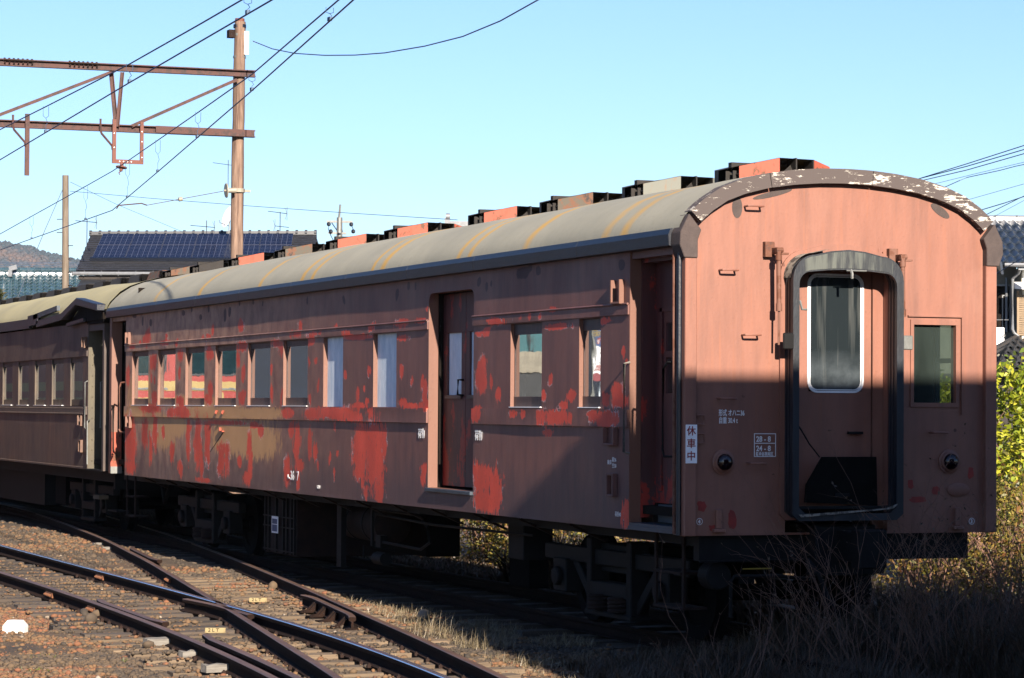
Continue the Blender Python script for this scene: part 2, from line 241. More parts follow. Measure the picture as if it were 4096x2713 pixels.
# ------------------------------------------------------------------ mesh helpers
class MB:
    def __init__(s): s.v = []; s.f = []
    def add(s, vs, fs):
        o = len(s.v); s.v += [tuple(v) for v in vs]; s.f += [tuple(i+o for i in f) for f in fs]; return s
    def box(s, x0, x1, y0, y1, z0, z1):
        if x0 > x1: x0, x1 = x1, x0
        if y0 > y1: y0, y1 = y1, y0
        if z0 > z1: z0, z1 = z1, z0
        return s.add([(x0, y0, z0), (x1, y0, z0), (x1, y1, z0), (x0, y1, z0), (x0, y0, z1), (x1, y0, z1), (x1, y1, z1), (x0, y1, z1)],
                     [(0, 3, 2, 1), (4, 5, 6, 7), (0, 1, 5, 4), (1, 2, 6, 5), (2, 3, 7, 6), (3, 0, 4, 7)])
    def prism(s, poly, d):          # poly: list of 3d points, d: offset vector
        n = len(poly); d = Vector(d)
        vs = [Vector(p) for p in poly]+[Vector(p)+d for p in poly]
        return s.add(vs, [tuple(range(n))[::-1], tuple(range(n, 2*n))]+[(i, (i+1) % n, n+(i+1) % n, n+i) for i in range(n)])
    def tube(s, pts, r, n=8, cap=True, r2=None):
        pts = [Vector(p) for p in pts]; base = len(s.v); k = len(pts)
        up = Vector((0, 0, 1))
        for i, p in enumerate(pts):
            d = (pts[min(i+1, k-1)]-pts[max(i-1, 0)]).normalized()
            a = d.cross(up)
            if a.length < .05: a = d.cross(Vector((1, 0, 0)))
            a.normalize(); b = a.cross(d)
            rr = r if r2 is None else r+(r2-r)*i/(k-1)
            for j in range(n):
                t_ = 2*math.pi*j/n; s.v.append(tuple(p+a*rr*math.cos(t_)+b*rr*math.sin(t_)))
        for i in range(k-1):
            for j in range(n):
                s.f.append((base+i*n+j, base+i*n+(j+1) % n, base+(i+1)*n+(j+1) % n, base+(i+1)*n+j))
        if cap: s.f.append(tuple(base+j for j in range(n))[::-1]); s.f.append(tuple(base+(k-1)*n+j for j in range(n)))
        return s
    def lathe(s, prof, axis_o, ax, n=20):     # prof: (t along axis, radius)
        ax = Vector(ax).normalized(); a = ax.cross(Vector((0, 0, 1)))
        if a.length < .05: a = ax.cross(Vector((1, 0, 0)))
        a.normalize(); b = ax.cross(a); o = Vector(axis_o); base = len(s.v)
        for t_, r_ in prof:
            for j in range(n):
                q = 2*math.pi*j/n; s.v.append(tuple(o+ax*t_+a*r_*math.cos(q)+b*r_*math.sin(q)))
        for i in range(len(prof)-1):
            for j in range(n): s.f.append((base+i*n+j, base+i*n+(j+1) % n, base+(i+1)*n+(j+1) % n, base+(i+1)*n+j))
        s.f.append(tuple(base+j for j in range(n))[::-1]); s.f.append(tuple(base+(len(prof)-1)*n+j for j in range(n)))
        return s
    def mesh(s, name, mats, smooth=False, bevel=0):
        me = bpy.data.meshes.new(name); me.from_pydata(s.v, [], s.f)
        bm = bmesh.new(); bm.from_mesh(me)
        if bevel:
            bmesh.ops.bevel(bm, geom=list(bm.edges), offset=bevel, segments=1, affect='EDGES')
        bmesh.ops.recalc_face_normals(bm, faces=bm.faces); bm.to_mesh(me); bm.free()
        for mt in (mats if isinstance(mats, list) else [mats]): me.materials.append(mt)
        if smooth:
            me.polygons.foreach_set('use_smooth', [True]*len(me.polygons)); me.set_sharp_from_angle(angle=R(40))
        return me
    def obj(s, name, mats, parent=None, smooth=False, bevel=0, **k):
        return link(name, s.mesh(name, mats, smooth, bevel), parent, **k)
def link(name, me, parent=None, loc=None, label=None, cat=None, group=None, kind=None):
    o = bpy.data.objects.new(name, me); C.objects.link(o)
    if loc: o.location = loc
    if parent is not None:
        o.parent = parent
        if not parent.get('_local'):
            p = parent; off = Vector((0, 0, 0))
            while p is not None:
                off += p.location if p.type == 'EMPTY' else Vector((0, 0, 0)); p = p.parent
            if parent.type == 'EMPTY': o.matrix_parent_inverse = Matrix.Translation(-off)
    if label: o['label'] = label
    if cat: o['category'] = cat
    if group: o['group'] = group
    if kind: o['kind'] = kind
    return o
def thing(name, loc, label, cat, group=None, rz=0, local=False):
    o = bpy.data.objects.new(name, None); C.objects.link(o); o.location = loc; o.rotation_euler = (0, 0, rz)
    o['label'] = label; o['category'] = cat; o.empty_display_size = .2
    if group: o['group'] = group
    if local: o['_local'] = 1
    return o
def npmesh(name, v, f, mat, smooth=False):
    v = np.asarray(v, np.float32); f = np.asarray(f, np.int32)
    me = bpy.data.meshes.new(name); k = f.shape[1]
    me.vertices.add(len(v)); me.vertices.foreach_set('co', v.ravel()); me.loops.add(f.size); me.loops.foreach_set('vertex_index', f.ravel())
    me.polygons.add(len(f)); me.polygons.foreach_set('loop_start', np.arange(0, f.size, k, dtype=np.int32)); me.polygons.foreach_set('loop_total', np.full(len(f), k, np.int32))
    if smooth: me.polygons.foreach_set('use_smooth', np.ones(len(f), bool))
    me.update(calc_edges=True); me.materials.append(mat); return me
def vattr(me, name, vals):
    a = me.attributes.new(name, 'FLOAT', 'POINT'); a.data.foreach_set('value', np.asarray(vals, np.float32))
def vnoise(x, y, s, seed=0):
    x = x*s+seed*17.3; y = y*s+seed*9.1; xi = np.floor(x).astype(np.int64); yi = np.floor(y).astype(np.int64); fx = x-xi; fy = y-yi
    fx = fx*fx*(3-2*fx); fy = fy*fy*(3-2*fy)
    def h(a, b):
        n = (a*374761393+b*668265263+seed*144665) & 0xffffffff; n = ((n ^ (n >> 13))*1274126177) & 0xffffffff; return ((n ^ (n >> 16)) & 0xffff)/65535.
    return (h(xi, yi)*(1-fx)+h(xi+1, yi)*fx)*(1-fy)+(h(xi, yi+1)*(1-fx)+h(xi+1, yi+1)*fx)*fy
def ordinal(n):
    u = ['', 'first', 'second', 'third', 'fourth', 'fifth', 'sixth', 'seventh', 'eighth', 'ninth', 'tenth', 'eleventh', 'twelfth', 'thirteenth', 'fourteenth', 'fifteenth', 'sixteenth', 'seventeenth', 'eighteenth', 'nineteenth']
    t_ = {2: 'twent', 3: 'thirt', 4: 'fort', 5: 'fift'}
    return u[n] if n < 20 else (t_[n//10]+'ieth' if n % 10 == 0 else t_[n//10]+'y-'+u[n % 10])
def at(px, py, d):      # the place seen at this spot of the photograph, d metres deep
    return CAM+fwd*d+rgt*((px-PW/2)/F*d)-upv*((py-PH/2)/F*d)
def inframe(P, mrg=60):
    d = P-np.array(CAM); z = d@np.array(fwd); x = PW/2+F*(d@np.array(rgt))/z; y = PH/2-F*(d@np.array(upv))/z
    return (x > -mrg) & (x < PW+mrg) & (y > -mrg) & (y < PH+mrg) & (z > 0), z
def text(s, loc, size, plane, mat, parent, sx=1, name='lettering', align='LEFT', bold=0.0, spacing=1.0):
    cu = bpy.data.curves.new(name, 'FONT'); cu.body = s; cu.size = size; cu.extrude = .0008; cu.offset = bold; cu.align_x = align; cu.resolution_u = 3; cu.space_line = spacing
    cu.materials.append(mat); o = bpy.data.objects.new(name, cu); C.objects.link(o)
    o.rotation_euler = {'side': (R(90), 0, 0), 'end': (R(90), 0, R(90))}[plane] if isinstance(plane, str) else plane
    o.scale = (sx, 1, 1); o.location = loc
    o.parent = parent
    if parent.type == 'EMPTY' and not parent.get('_local'): o.matrix_parent_inverse = Matrix.Translation(-parent.location)
    return o

def dense_wall(name, x0, x1, z0, z1, holes, y, th, mats, parent, res=.03, attr=True, facing=-1, **k):
    """a side wall in the plane y with rectangular openings; front dense enough to carry the paint field; reveals and back face closed"""
    def cuts(a, b, extra):
        e = sorted({a, b}|{h for h in extra if a < h < b}); out = [e[0]]
        for p, q in zip(e[:-1], e[1:]):
            n = max(1, int(round((q-p)/res))); out += [p+(q-p)*(i+1)/n for i in range(n)]
        return np.array(out)
    xs = cuts(x0, x1, [h[0] for h in holes]+[h[1] for h in holes]); zs = cuts(z0, z1, [h[2] for h in holes]+[h[3] for h in holes])
    nx, nz = len(xs), len(zs); X, Z = np.meshgrid(xs, zs, indexing='ij')
    V = np.stack([X, np.full_like(X, y), Z], -1).reshape(-1, 3)
    # a little unevenness of old plate
    wob = (vnoise(X, Z, .9, 3)-.5)*.006+(vnoise(X, Z, 3, 4)-.5)*.002
    edge = np.ones_like(X)
    for h in holes: edge *= ~((X > h[0]-.04) & (X < h[1]+.04) & (Z > h[2]-.04) & (Z < h[3]+.04))
    edge[0] = edge[-1] = 0; edge[:, 0] = edge[:, -1] = 0
    V[:, 1] += (wob*edge*attr).reshape(-1)
    I = np.arange(nx*nz).reshape(nx, nz)
    cx = (xs[:-1]+xs[1:])/2; cz = (zs[:-1]+zs[1:])/2; CX, CZ = np.meshgrid(cx, cz, indexing='ij'); keep = np.ones(CX.shape, bool)
    for h in holes: keep &= ~((CX > h[0]) & (CX < h[1]) & (CZ > h[2]) & (CZ < h[3]))
    q = np.stack([I[:-1, :-1], I[1:, :-1], I[1:, 1:], I[:-1, 1:]], -1)[keep]
    if facing > 0: q = q[:, ::-1]
    V = V.tolist(); Fc = q.tolist(); nf = len(Fc); yb = y-facing*th
    def quad(a, b, c, d):
        o = len(V); V.extend([a, b, c, d]); Fc.append([o, o+1, o+2, o+3])
    for (a, b, c, d) in holes+[(x0, x1, z0, z1)]:
        quad((a, y, c), (a, yb, c), (a, yb, d), (a, y, d)); quad((b, y, c), (b, yb, c), (b, yb, d), (b, y, d))
        quad((a, y, c), (b, y, c), (b, yb, c), (a, yb, c)); quad((a, y, d), (b, y, d), (b, yb, d), (a, yb, d))
    # coarse back face
    ex = sorted({x0, x1}|{h[0] for h in holes}|{h[1] for h in holes}); ez = sorted({z0, z1}|{h[2] for h in holes}|{h[3] for h in holes})
    for a, b in zip(ex[:-1], ex[1:]):
        for c, d in zip(ez[:-1], ez[1:]):
            if not any(h[0] < (a+b)/2 < h[1] and h[2] < (c+d)/2 < h[3] for h in holes): quad((a, yb, c), (b, yb, c), (b, yb, d), (a, yb, d))
    me = npmesh(name, V, Fc, mats[0]); [me.materials.append(mm) for mm in mats[1:]]
    mi = np.zeros(len(Fc), np.int32); mi[nf:nf+4*(len(holes)+1)] = 1; mi[nf+4*(len(holes)+1):] = 2; me.polygons.foreach_set('material_index', mi)
    if attr: paint(me)
    return link(name, me, parent, **k)
def paint(me):
    n = len(me.vertices); co = np.empty(n*3, np.float32); me.vertices.foreach_get('co', co); co = co.reshape(-1, 3); x, z = co[:, 0], co[:, 2]
    out = np.zeros((n, 4), np.float32); out[:, 3] = 1
    for ch, lst, soft, ax, az in ((0, RED, 0, 1.08, 1.05), (1, TAN, 0, 1.1, 1.2), (2, DARKP, 0, 1, 1)):
        for (cx, cz, rx, rz) in lst:
            kk = .84 if (ch == 0 and 1.93 < cz < 2.72) else 1
            rx = max(rx*ax*kk, .035); rz = max(rz*az*kk, .03)
            xw = x+(vnoise(x, z, 7, 71)-.5)*.09; d = (abs((xw-cx)/rx)**2.1+abs((z-cz)/rz)**2.1)**(1/2.1)
            out[:, ch] = np.maximum(out[:, ch], np.clip((1.06-.56*d) if ch != 1 else (1.1-.6*d), 0, 1))
    a = me.color_attributes.new('paint', 'FLOAT_COLOR', 'POINT'); a.data.foreach_set('color', out.ravel())

# ================================================================== GROUND, RAILS
gx = np.unique(np.concatenate([[-1700, -1300, -900, -500, -300, -200, -140, -100, -75, -60, -50, -44, -40, -36, -33, -31], np.arange(-30, 3.01, .07), [3.5, 4, 5, 7, 10, 16, 25, 40, 80, 200, 340]]))
gy = np.unique(np.concatenate([[-780, -500, -200, -100, -50, -30, -20, -14, -11, -9.5, -8.5], np.arange(-7.8, -.5, .07), [-.3, 0, .6, 1.2, 1.8, 2.5, 3.5, 5, 8, 12, 20, 35, 70, 150, 400, 1000, 1650]]))
GX, GY = np.meshgrid(gx, gy, indexing='ij')
def ground_h(x, y):
    h = -.168+(vnoise(x, y, .5, 1)-.5)*.05+(vnoise(x, y, 2.2, 2)-.5)*.035+(vnoise(x, y, 9, 3)-.5)*.022
    # fuller ballast left of the crossing between the two tracks, and outside the near rail
    h = h+.055*np.clip((-11.5-x)/4, 0, 1)*np.clip((y+3.15)/.3, 0, 1)*np.clip((-.9-y)/.4, 0, 1)
    h = h+.03*np.clip((-4.9-y)/.6, 0, 1)
    return h
GZ = ground_h(GX, GY)
far = (abs(GX+14) > 17) | (abs(GY+4) > 6); GZ[far] = GZ[far]*.5-.1
I = np.arange(GX.size).reshape(GX.shape)
me = npmesh('ground', np.stack([GX, GY, GZ], -1).reshape(-1, 3), np.stack([I[:-1, :-1], I[1:, :-1], I[1:, 1:], I[:-1, 1:]], -1).reshape(-1, 4), None, True)
t = NT('ballast_ground')
c = t.mix(t.step(t.noise(.55, w=1), .4, .62), (.20, .135, .075), (.22, .12, .06)); c = t.mix(t.step(t.noise(1.7, w=4), .5, .66), c, (.060, .048, .038))
c = t.mix(t.step(t.noise(13, w=2), .45, .65), c, (.15, .08, .042)); c = t.mix(t.math('MULTIPLY', t.step(t.noise(45, w=7), .5, .62), .7), c, (.08, .055, .038))
c = t.mix(t.math('MULTIPLY', t.step(t.noise(30, w=9), .58, .66), .6), c, (.30, .20, .12))
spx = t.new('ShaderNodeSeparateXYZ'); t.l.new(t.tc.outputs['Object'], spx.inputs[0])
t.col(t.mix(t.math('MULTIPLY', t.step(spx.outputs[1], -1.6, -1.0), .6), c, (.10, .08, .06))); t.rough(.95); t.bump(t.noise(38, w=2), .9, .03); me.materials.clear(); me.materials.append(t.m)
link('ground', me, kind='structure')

RA = [(-60, -4.36), (-12.2, -4.36), (-9.7, -4.36), (-7.4, -4.39), (-5.4, -4.44), (-3.3, -4.53), (-1.15, -4.66), (.42, -4.80), (3, -5.08), (6, -5.5)]
RB = [(-60, -3.22), (-15, -3.22), (-10.6, -3.21), (-8.4, -3.21), (-6.3, -3.24), (-4.03, -3.27), (-2.0, -3.38), (-.2, -3.52), (.8, -3.62), (3, -3.9), (6, -4.3)]
RC = [(-42, .08), (-30, -.45), (-23.9, -1.00), (-19.6, -1.45), (-13.7, -2.22), (-8.75, -2.95), (-6.16, -3.33), (-2.92, -3.83), (-1.7, -4.02), (.6, -4.37), (3, -4.8), (6, -5.4)]
RD = [(-42, 1.1), (-30, .6), (-24, .10), (-19.6, -.35), (-16.7, -.72), (-14.3, -1.0), (-10.7, -1.5), (-9.06, -1.72), (-5.0, -2.33), (-2.45, -2.70), (-.7, -2.98), (.95, -3.24), (3, -3.6), (6, -4.15)]
def smooth_path(P, n):
    P = np.array(P, float); x = np.linspace(P[0, 0], P[-1, 0], n); y = np.interp(x, P[:, 0], P[:, 1])
    k = np.ones(9)/9; yp = np.pad(y, 4, mode='edge'); yp[:4] = y[0]-(x[4]-x[:4])*(y[1]-y[0])/(x[1]-x[0]); yp[-4:] = y[-1]+(x[-4:]-x[-5])*(y[-1]-y[-2])/(x[1]-x[0])
    return np.stack([x, np.convolve(yp, k, 'valid')], 1)
HEAD, FOOT = .033, .061
PROF = [(-FOOT, -.123), (FOOT, -.123), (FOOT, -.115), (.012, -.100), (.009, -.045), (HEAD, -.033), (HEAD, -.006), (HEAD-.007, 0), (-HEAD+.007, 0), (-HEAD, -.006), (-HEAD, -.033), (-.009, -.045), (-.012, -.100), (-FOOT, -.115)]
def rail(P, name, label, cat, top, n=None, group=None, z=0, taper=0):
    P = smooth_path(P, n or 120) if n != 0 else np.array(P, float)
    mb = MB(); k = len(PROF); topf = []
    for i, (x, y) in enumerate(P):
        a = P[min(i+1, len(P)-1)]-P[max(i-1, 0)]; a /= np.linalg.norm(a); nrm = np.array([-a[1], a[0]])
        for u, w in PROF: mb.v.append((x+nrm[0]*u, y+nrm[1]*u, w+z))
    for i in range(len(P)-1):
        for j in range(k):
            mb.f.append((i*k+j, i*k+(j+1) % k, (i+1)*k+(j+1) % k, (i+1)*k+j))
    mb.f.append(tuple(range(k))); mb.f.append(tuple(range((len(P)-1)*k, len(P)*k)))
    me = mb.mesh(name, [M['railside'], top])
    for p in me.polygons:
        if p.normal.z > .5 and p.center.z > -.02+z: p.material_index = 1
    o = bpy.data.objects.new(name, me); C.objects.link(o); o['label'] = label; o['category'] = cat
    if group: o['group'] = group
    return o, P
rA, pA = rail(RA, 'rail', 'rusty rail nearest the white marker stone', 'rail', M['railtop'], 160)
rB, pB = rail(RB, 'rail', 'rail with a polished silver-blue head running through the crossing', 'rail', M['railshine'], 160)
rC, pC = rail(RC, 'rail', 'dull brown rail cutting diagonally across the polished rail', 'rail', M['railtop'], 160)
rD, pD = rail(RD, 'rail', 'brown rail nearest the coach, coming out of its shadow', 'rail', M['railtop'], 160)
for yy, lb in ((-.565, 'near rail under the brown coaches, deep in shadow'), (.565, 'far rail under the brown coaches, deep in shadow')):
    rail([(-60, yy), (-20, yy), (3.2, yy)], 'rail', lb, 'rail', M['railside'], 20)
def ay(P, x): return float(np.interp(x, P[:, 0], P[:, 1]))
def flare(P, x0, x1, off, fl=.05):
    xs = np.linspace(x0, x1, 14); L = x1-x0
    return [(x, ay(P, x)+off+(fl if off > 0 else -fl)*max(0, 1-(x-x0)/.35)+(fl if off > 0 else -fl)*max(0, 1-(x1-x)/.35)) for x in xs]
rail(flare(pA, -7.6, -4.6, .10), 'guard_rail', 'short dark guard rail lying inside the nearest rail, left of the yellow plate', 'guard rail', M['railtop'], 0, 'guard rails at the crossing')
rail(flare(pA, -3.25, 3.4, .17), 'guard_rail', 'brown guard rail beside the nearest rail, starting below the yellow plate', 'guard rail', M['railtop'], 0, 'guard rails at the crossing')
rail(flare(pC, -17.3, -14.1, .12), 'guard_rail', 'short guard rail with a pale end beside the diagonal rail, at the shadow edge', 'guard rail', M['railtop'], 0, 'guard rails at the crossing')
rail(flare(pD, -7.6, -4.62, -.13), 'guard_rail', 'guard rail held by iron chairs in front of the rail nearest the coach', 'guard rail', M['railtop'], 0, 'guard rails at the crossing')
rail([(x, ay(pB, x)-.11-max(0, (-6.6-x))*.10) for x in np.linspace(-7.4, -5.2, 10)], 'guard_rail', 'bent wing rail hugging the polished rail at the crossing nose', 'guard rail', M['railtop'], 0, 'guard rails at the crossing')
def fishplate(r, P, x, side, mat=None):
    mb = MB(); y = ay(P, x); s = side
    mb.box(-.17, .17, s*.014, s*.036, -.095, -.042)
    for q in (-.12, -.04, .04, .12): mb.lathe([(0, .016), (.02, .016), (.021, .008), (.03, .008)], (q, s*.036, -.068), (0, s, 0), 6)
    o = mb.obj('joint_bar', mat or M['plate'], r, loc=(x, y, 0)); o.matrix_parent_inverse = Matrix(); o.rotation_euler = (0, 0, math.atan2(ay(P, x+.3)-ay(P, x-.3), .6))
for r_, P_, x_, s_ in ((rB, pB, -12.0, -1), (rB, pB, -7.55, -1), (rA, pA, -9.3, -1), (rA, pA, -7.15, -1), (rC, pC, -11.3, -1), (rD, pD, -8.0, -1)): fishplate(r_, P_, x_, s_)
# rail spikes and chairs on the near faces
def spike_row(r, P, x0, x1, name='spike'):
    mb = MB(); mb.box(-.010, .010, -.09, -.060, -.13, -.104); mb.box(-.007, .007, -.082, -.068, -.12, -.094); me = mb.mesh('spike', M['rustdark'])
    x = x0
    while x < x1:
        o = link('spike', me, r, loc=(x+random.uniform(-.03, .03), ay(P, x), 0)); x += .30 if random.random() < .5 else .56
for r_, P_, a, b in ((rA, pA, -9, 1), (rB, pB, -13, 1.5), (rC, pC, -14, .8), (rD, pD, -9, 1.8)): spike_row(r_, P_, a, b)
for i, x in enumerate((-6.9, -6.3, -5.7, -5.05)):
    y = ay(pD, x)-.2; mb = MB(); mb.prism([(-.05, -.1, -.12), (-.05, .06, -.12), (-.05, .06, -.03), (-.05, .03, -.03), (-.05, -.04, -.10), (-.05, -.1, -.11)], (.03, 0, 0)); mb.prism([(.03, -.1, -.12), (.03, .06, -.12), (.03, .06, -.03), (.03, .03, -.03), (.03, -.04, -.10), (.03, -.1, -.11)], (.03, 0, 0)); mb.box(-.07, .08, -.14, .1, -.126, -.114)
    mb.obj('chair', M['railside'], rD, loc=(x, y, 0)).matrix_parent_inverse = Matrix()
# sleepers
cnt_ = {}
def sleeper(x, y0, y1, mat, label, group, rz=0, w=.11, zt=-.123):
    cnt_[group] = cnt_.get(group, 0)+1
    if 'dark under' not in label: label = ordinal(cnt_[group])+' '+label+', counted from the near end'
    L = (y1-y0)/2; mb = MB(); n = 6
    xs = [random.uniform(-.012, .012) for _ in range(n+1)]; zz = [random.uniform(-.010, .004) for _ in range(n+1)]
    for i in range(n+1):
        y = -L+2*L*i/n; mb.v += [(-w+xs[i], y, -.15), (w+xs[i], y, -.15), (w-.012+xs[i], y, zz[i]), (-w+.012+xs[i], y, zz[i])]
    for i in range(n):
        for j in range(4): mb.f.append((i*4+j, i*4+(j+1) % 4, i*4+4+(j+1) % 4, i*4+4+j))
    mb.f += [(0, 1, 2, 3), (4*n, 4*n+1, 4*n+2, 4*n+3)]
    o = mb.obj('sleeper', mat, None, loc=(x, (y0+y1)/2, zt-.002), label=label, cat='sleeper', group=group); o.rotation_euler = (0, 0, rz)
SP = []
x = 2.2; i = 0
while x > -12.6:
    y0 = ay(pA, x)-random.uniform(.42, .62); y1 = ay(pD, x)+random.uniform(.35, .6)
    m_ = M['sleeper2'] if (x > -4.6 or i % 4 == 0) else M['sleeper']
    if x < -5 and True:       # two lengths: dark pair under the near track, weathered grey ones beyond
        ym = ay(pB, x)+.35
        sleeper(x, y0, ym, M['sleeper'], 'dark creosoted timber sleeper under the near track', 'sleepers of the near track', random.uniform(-.02, .02)); SP.append((x, y0, ym))
        sleeper(x+.12, max(ym+.06, ay(pC, x)-.5) if x < -8.8 else ym+.06, y1, M['sleeper2'], 'weathered grey timber sleeper under the diverging track', 'sleepers of the diverging track', random.uniform(-.04, .0)); SP.append((x+.12, ym, y1))
    else:
        sleeper(x, y0, y1, m_, 'long crossing timber spanning both crossing tracks', 'long timbers of the crossing', random.uniform(-.03, .02)); SP.append((x, y0, y1))
    x -= random.uniform(.47, .56); i += 1
while x > -27:
    sleeper(x, ay(pA, x)-.5, ay(pB, x)+.4, M['sleeper'], 'dark creosoted timber sleeper under the near track', 'sleepers of the near track', 0, zt=-.130); SP.append((x, ay(pA, x)-.5, ay(pB, x)+.4))
    if x > -20:
        sleeper(x+.1, ay(pC, x)-.4, ay(pD, x)+.4, M['sleeper2'], 'weathered grey timber sleeper under the diverging track', 'sleepers of the diverging track', -.1, zt=-.128)
    x -= .6
x = 2.6
while x > -24:
    sleeper(x, -1.08, 1.08, M['sleeper'], 'timber sleeper in the dark under the coaches', 'sleepers under the coaches'); x -= .62

# ================================================================== BALLAST PEBBLES (one mass)
ico_v = []; ph = (1+5**.5)/2
for a in (-1, 1):
    for b in (-ph, ph): ico_v += [(0, a, b), (a, b, 0), (b, 0, a)]
ico_v = np.array(ico_v)/np.linalg.norm([1, ph])
bmi = bmesh.new(); bmesh.ops.create_icosphere(bmi, subdivisions=1, radius=1)
ico_v = np.array([v.co[:] for v in bmi.verts]); ico_f = np.array([[v.index for v in f.verts] for f in bmi.faces]); bmi.free()
bmi = bmesh.new(); bmesh.ops.create_icosphere(bmi, subdivisions=2, radius=1)
ico2_v = np.array([v.co[:] for v in bmi.verts]); ico2_f = np.array([[v.index for v in f.verts] for f in bmi.faces]); bmi.free()
def rocks(name, P, S, tint, mat, base=(ico_v, ico_f), flat=.65, jit=.22):
    n = len(P); bv, bf = base; k = len(bv)
    sc_ = S[:, None]*rng.uniform(.7, 1.3, (n, 3))*np.array([1, 1, flat]); V = bv[None]*(1+rng.uniform(-jit, jit, (n, k, 1)))*sc_[:, None, :]
    th = rng.uniform(0, 6.28, n); c_, s_ = np.cos(th), np.sin(th); tl = rng.uniform(-.4, .4, n)
    X = V[..., 0]*c_[:, None]-V[..., 1]*s_[:, None]; Y = V[..., 0]*s_[:, None]+V[..., 1]*c_[:, None]; Z = V[..., 2]+X*tl[:, None]
    V = np.stack([X, Y, Z], -1)+P[:, None, :]
    f = (bf[None]+(np.arange(n)*k)[:, None, None]).reshape(-1, 3)
    me = npmesh(name, V.reshape(-1, 3), f, mat, smooth=True); vattr(me, 'tint', np.repeat(tint, k)); return me
t = NT('ballast_stone'); a = t.attr('tint').outputs['Fac']
rp = t.new('ShaderNodeValToRGB'); t.l.new(a, rp.inputs[0]); el = rp.color_ramp.elements
el[0].position = 0; el[0].color = (.022, .018, .014, 1); el[1].position = 1; el[1].color = (.26, .23, .19, 1)
for p_, c_ in ((.18, (.046, .034, .024)), (.36, (.088, .058, .032)), (.54, (.125, .068, .030)), (.68, (.150, .058, .026)), (.82, (.085, .042, .024)), (.92, (.14, .10, .065))): e = el.new(p_); e.color = (*c_, 1)
rp.color_ramp.interpolation = 'LINEAR'
c = t.mix(t.math('MULTIPLY', t.step(t.noise(60), .45, .65), .35), rp.outputs[0], (.11, .08, .06)); t.col(c); t.rough(.9); t.bump(t.noise(120), .4, .003); M['stone'] = t.m
def scatter(n, xr, yr, smin, smax, dens=None, zoff=0.0):
    X = rng.uniform(*xr, n); Y = rng.uniform(*yr, n); S = rng.uniform(0, 1, n)**3.2*(smax*1.35-smin)+smin
    k = np.ones(n, bool)
    for P_ in (pA, pB, pC, pD): k &= abs(Y-np.interp(X, P_[:, 0], P_[:, 1])) > .055+S
    Z = ground_h(X, Y)+S*.25+zoff
    on = np.zeros(n, bool)
    for (sx, a_, b_) in SP: on |= (abs(X-sx) < .12) & (Y > a_) & (Y < b_)
    k &= ~on | (rng.uniform(0, 1, n) < .30)
    Z[on] = -.120
    dn_ = vnoise(X, Y, .9, 51)*.6+vnoise(X, Y, 3.5, 52)*.4; k &= rng.uniform(0, 1, n) < np.clip((dn_-.30)*3.6, .10, 1)
    vis, dz = inframe(np.stack([X, Y, Z], -1)); k &= vis
    return X[k], Y[k], Z[k], S[k]
XS = [scatter(150000, (-13, 2.2), (-8.2, -1.2), .006, .026), scatter(30000, (-28, -12), (-7, -.7), .010, .034), scatter(9000, (-12, 2.2), (-3.4, -.9), .006, .022)]
X, Y, Z, S = [np.concatenate(q) for q in zip(*XS)]
warm = vnoise(X, Y, .6, 5)*.5+vnoise(X, Y, 2.5, 6)*.25
tint = np.clip(rng.normal(.38, .15, len(X))+(warm-.35)*.7+np.where(Y < -4.6, .10, 0), .02, .9); stain = vnoise(X, Y, .8, 61)*.55+vnoise(X, Y, 2.8, 62)*.45; tint = np.where(stain > .60, tint*.42, tint); br = rng.uniform(0, 1, len(X)) > .988; tint[br] = rng.uniform(.9, 1, br.sum())
link('ballast', rocks('ballast', np.stack([X, Y, Z], -1), S, tint, M['stone']), kind='stuff')
print('pebbles', len(X))
# single large stones and the white-painted block
def boulder(px, py, r, label, tint, flat=.8, z=-.10, name='boulder'):
    d = 0
    g = CAM+(at(px, py, 10)-CAM)*((z-CAM.z)/(at(px, py, 10).z-CAM.z))
    me = rocks(name, np.array([[0, 0, 0]]), np.array([r]), np.array([tint]), M['stone'], (ico2_v, ico2_f), flat, .07)
    o = link(name, me, None, loc=tuple(g), label=label, cat='stone'); return o
boulder(829, 2612, .078, 'large smooth grey-green stone leaning against the nearest rail', .05)
boulder(594, 2580, .055, 'round tan stone left of the bleached timber block', .25)
boulder(338, 2450, .06, 'fist-sized grey stone outside the nearest rail, topmost of three', .10)
boulder(365, 2475, .062, 'wide grey-brown stone outside the nearest rail, lowest of three', .2)
boulder(392, 2460, .055, 'tan stone outside the nearest rail, rightmost of three', .3)
boulder(1092, 2346, .062, 'round yellowish stone sitting in the far track at the shadow edge', .35)
boulder(1695, 2462, .075, 'pale round stone at the sunlit tip beside the coach shadow', .95)
g = CAM+(at(62, 2545, 10)-CAM)*((-.145-CAM.z)/(at(62, 2545, 10).z-CAM.z))
mb = MB(); b = [(-.10, -.07), (.10, -.07), (.115, .0), (.09, .09), (-.09, .09), (-.115, .0)]
mb.v = [(x, y, 0) for x, y in b]+[(x, y, .075) for x, y in b]+[(x*.62, y*.6, .125) for x, y in b]; mb.f = [tuple(range(12, 18)), tuple(range(6))]+[(i, (i+1) % 6, 6+(i+1) % 6, 6+i) for i in range(6)]+[(6+i, 6+(i+1) % 6, 12+(i+1) % 6, 12+i) for i in range(6)]
o = mb.obj('marker_stone', M['concrete'], None, loc=(g.x, g.y, g.z+.02), label='white painted marker stone with sloping shoulders in the ballast', cat='marker stone', bevel=.004); o.rotation_euler = (0, 0, R(60))
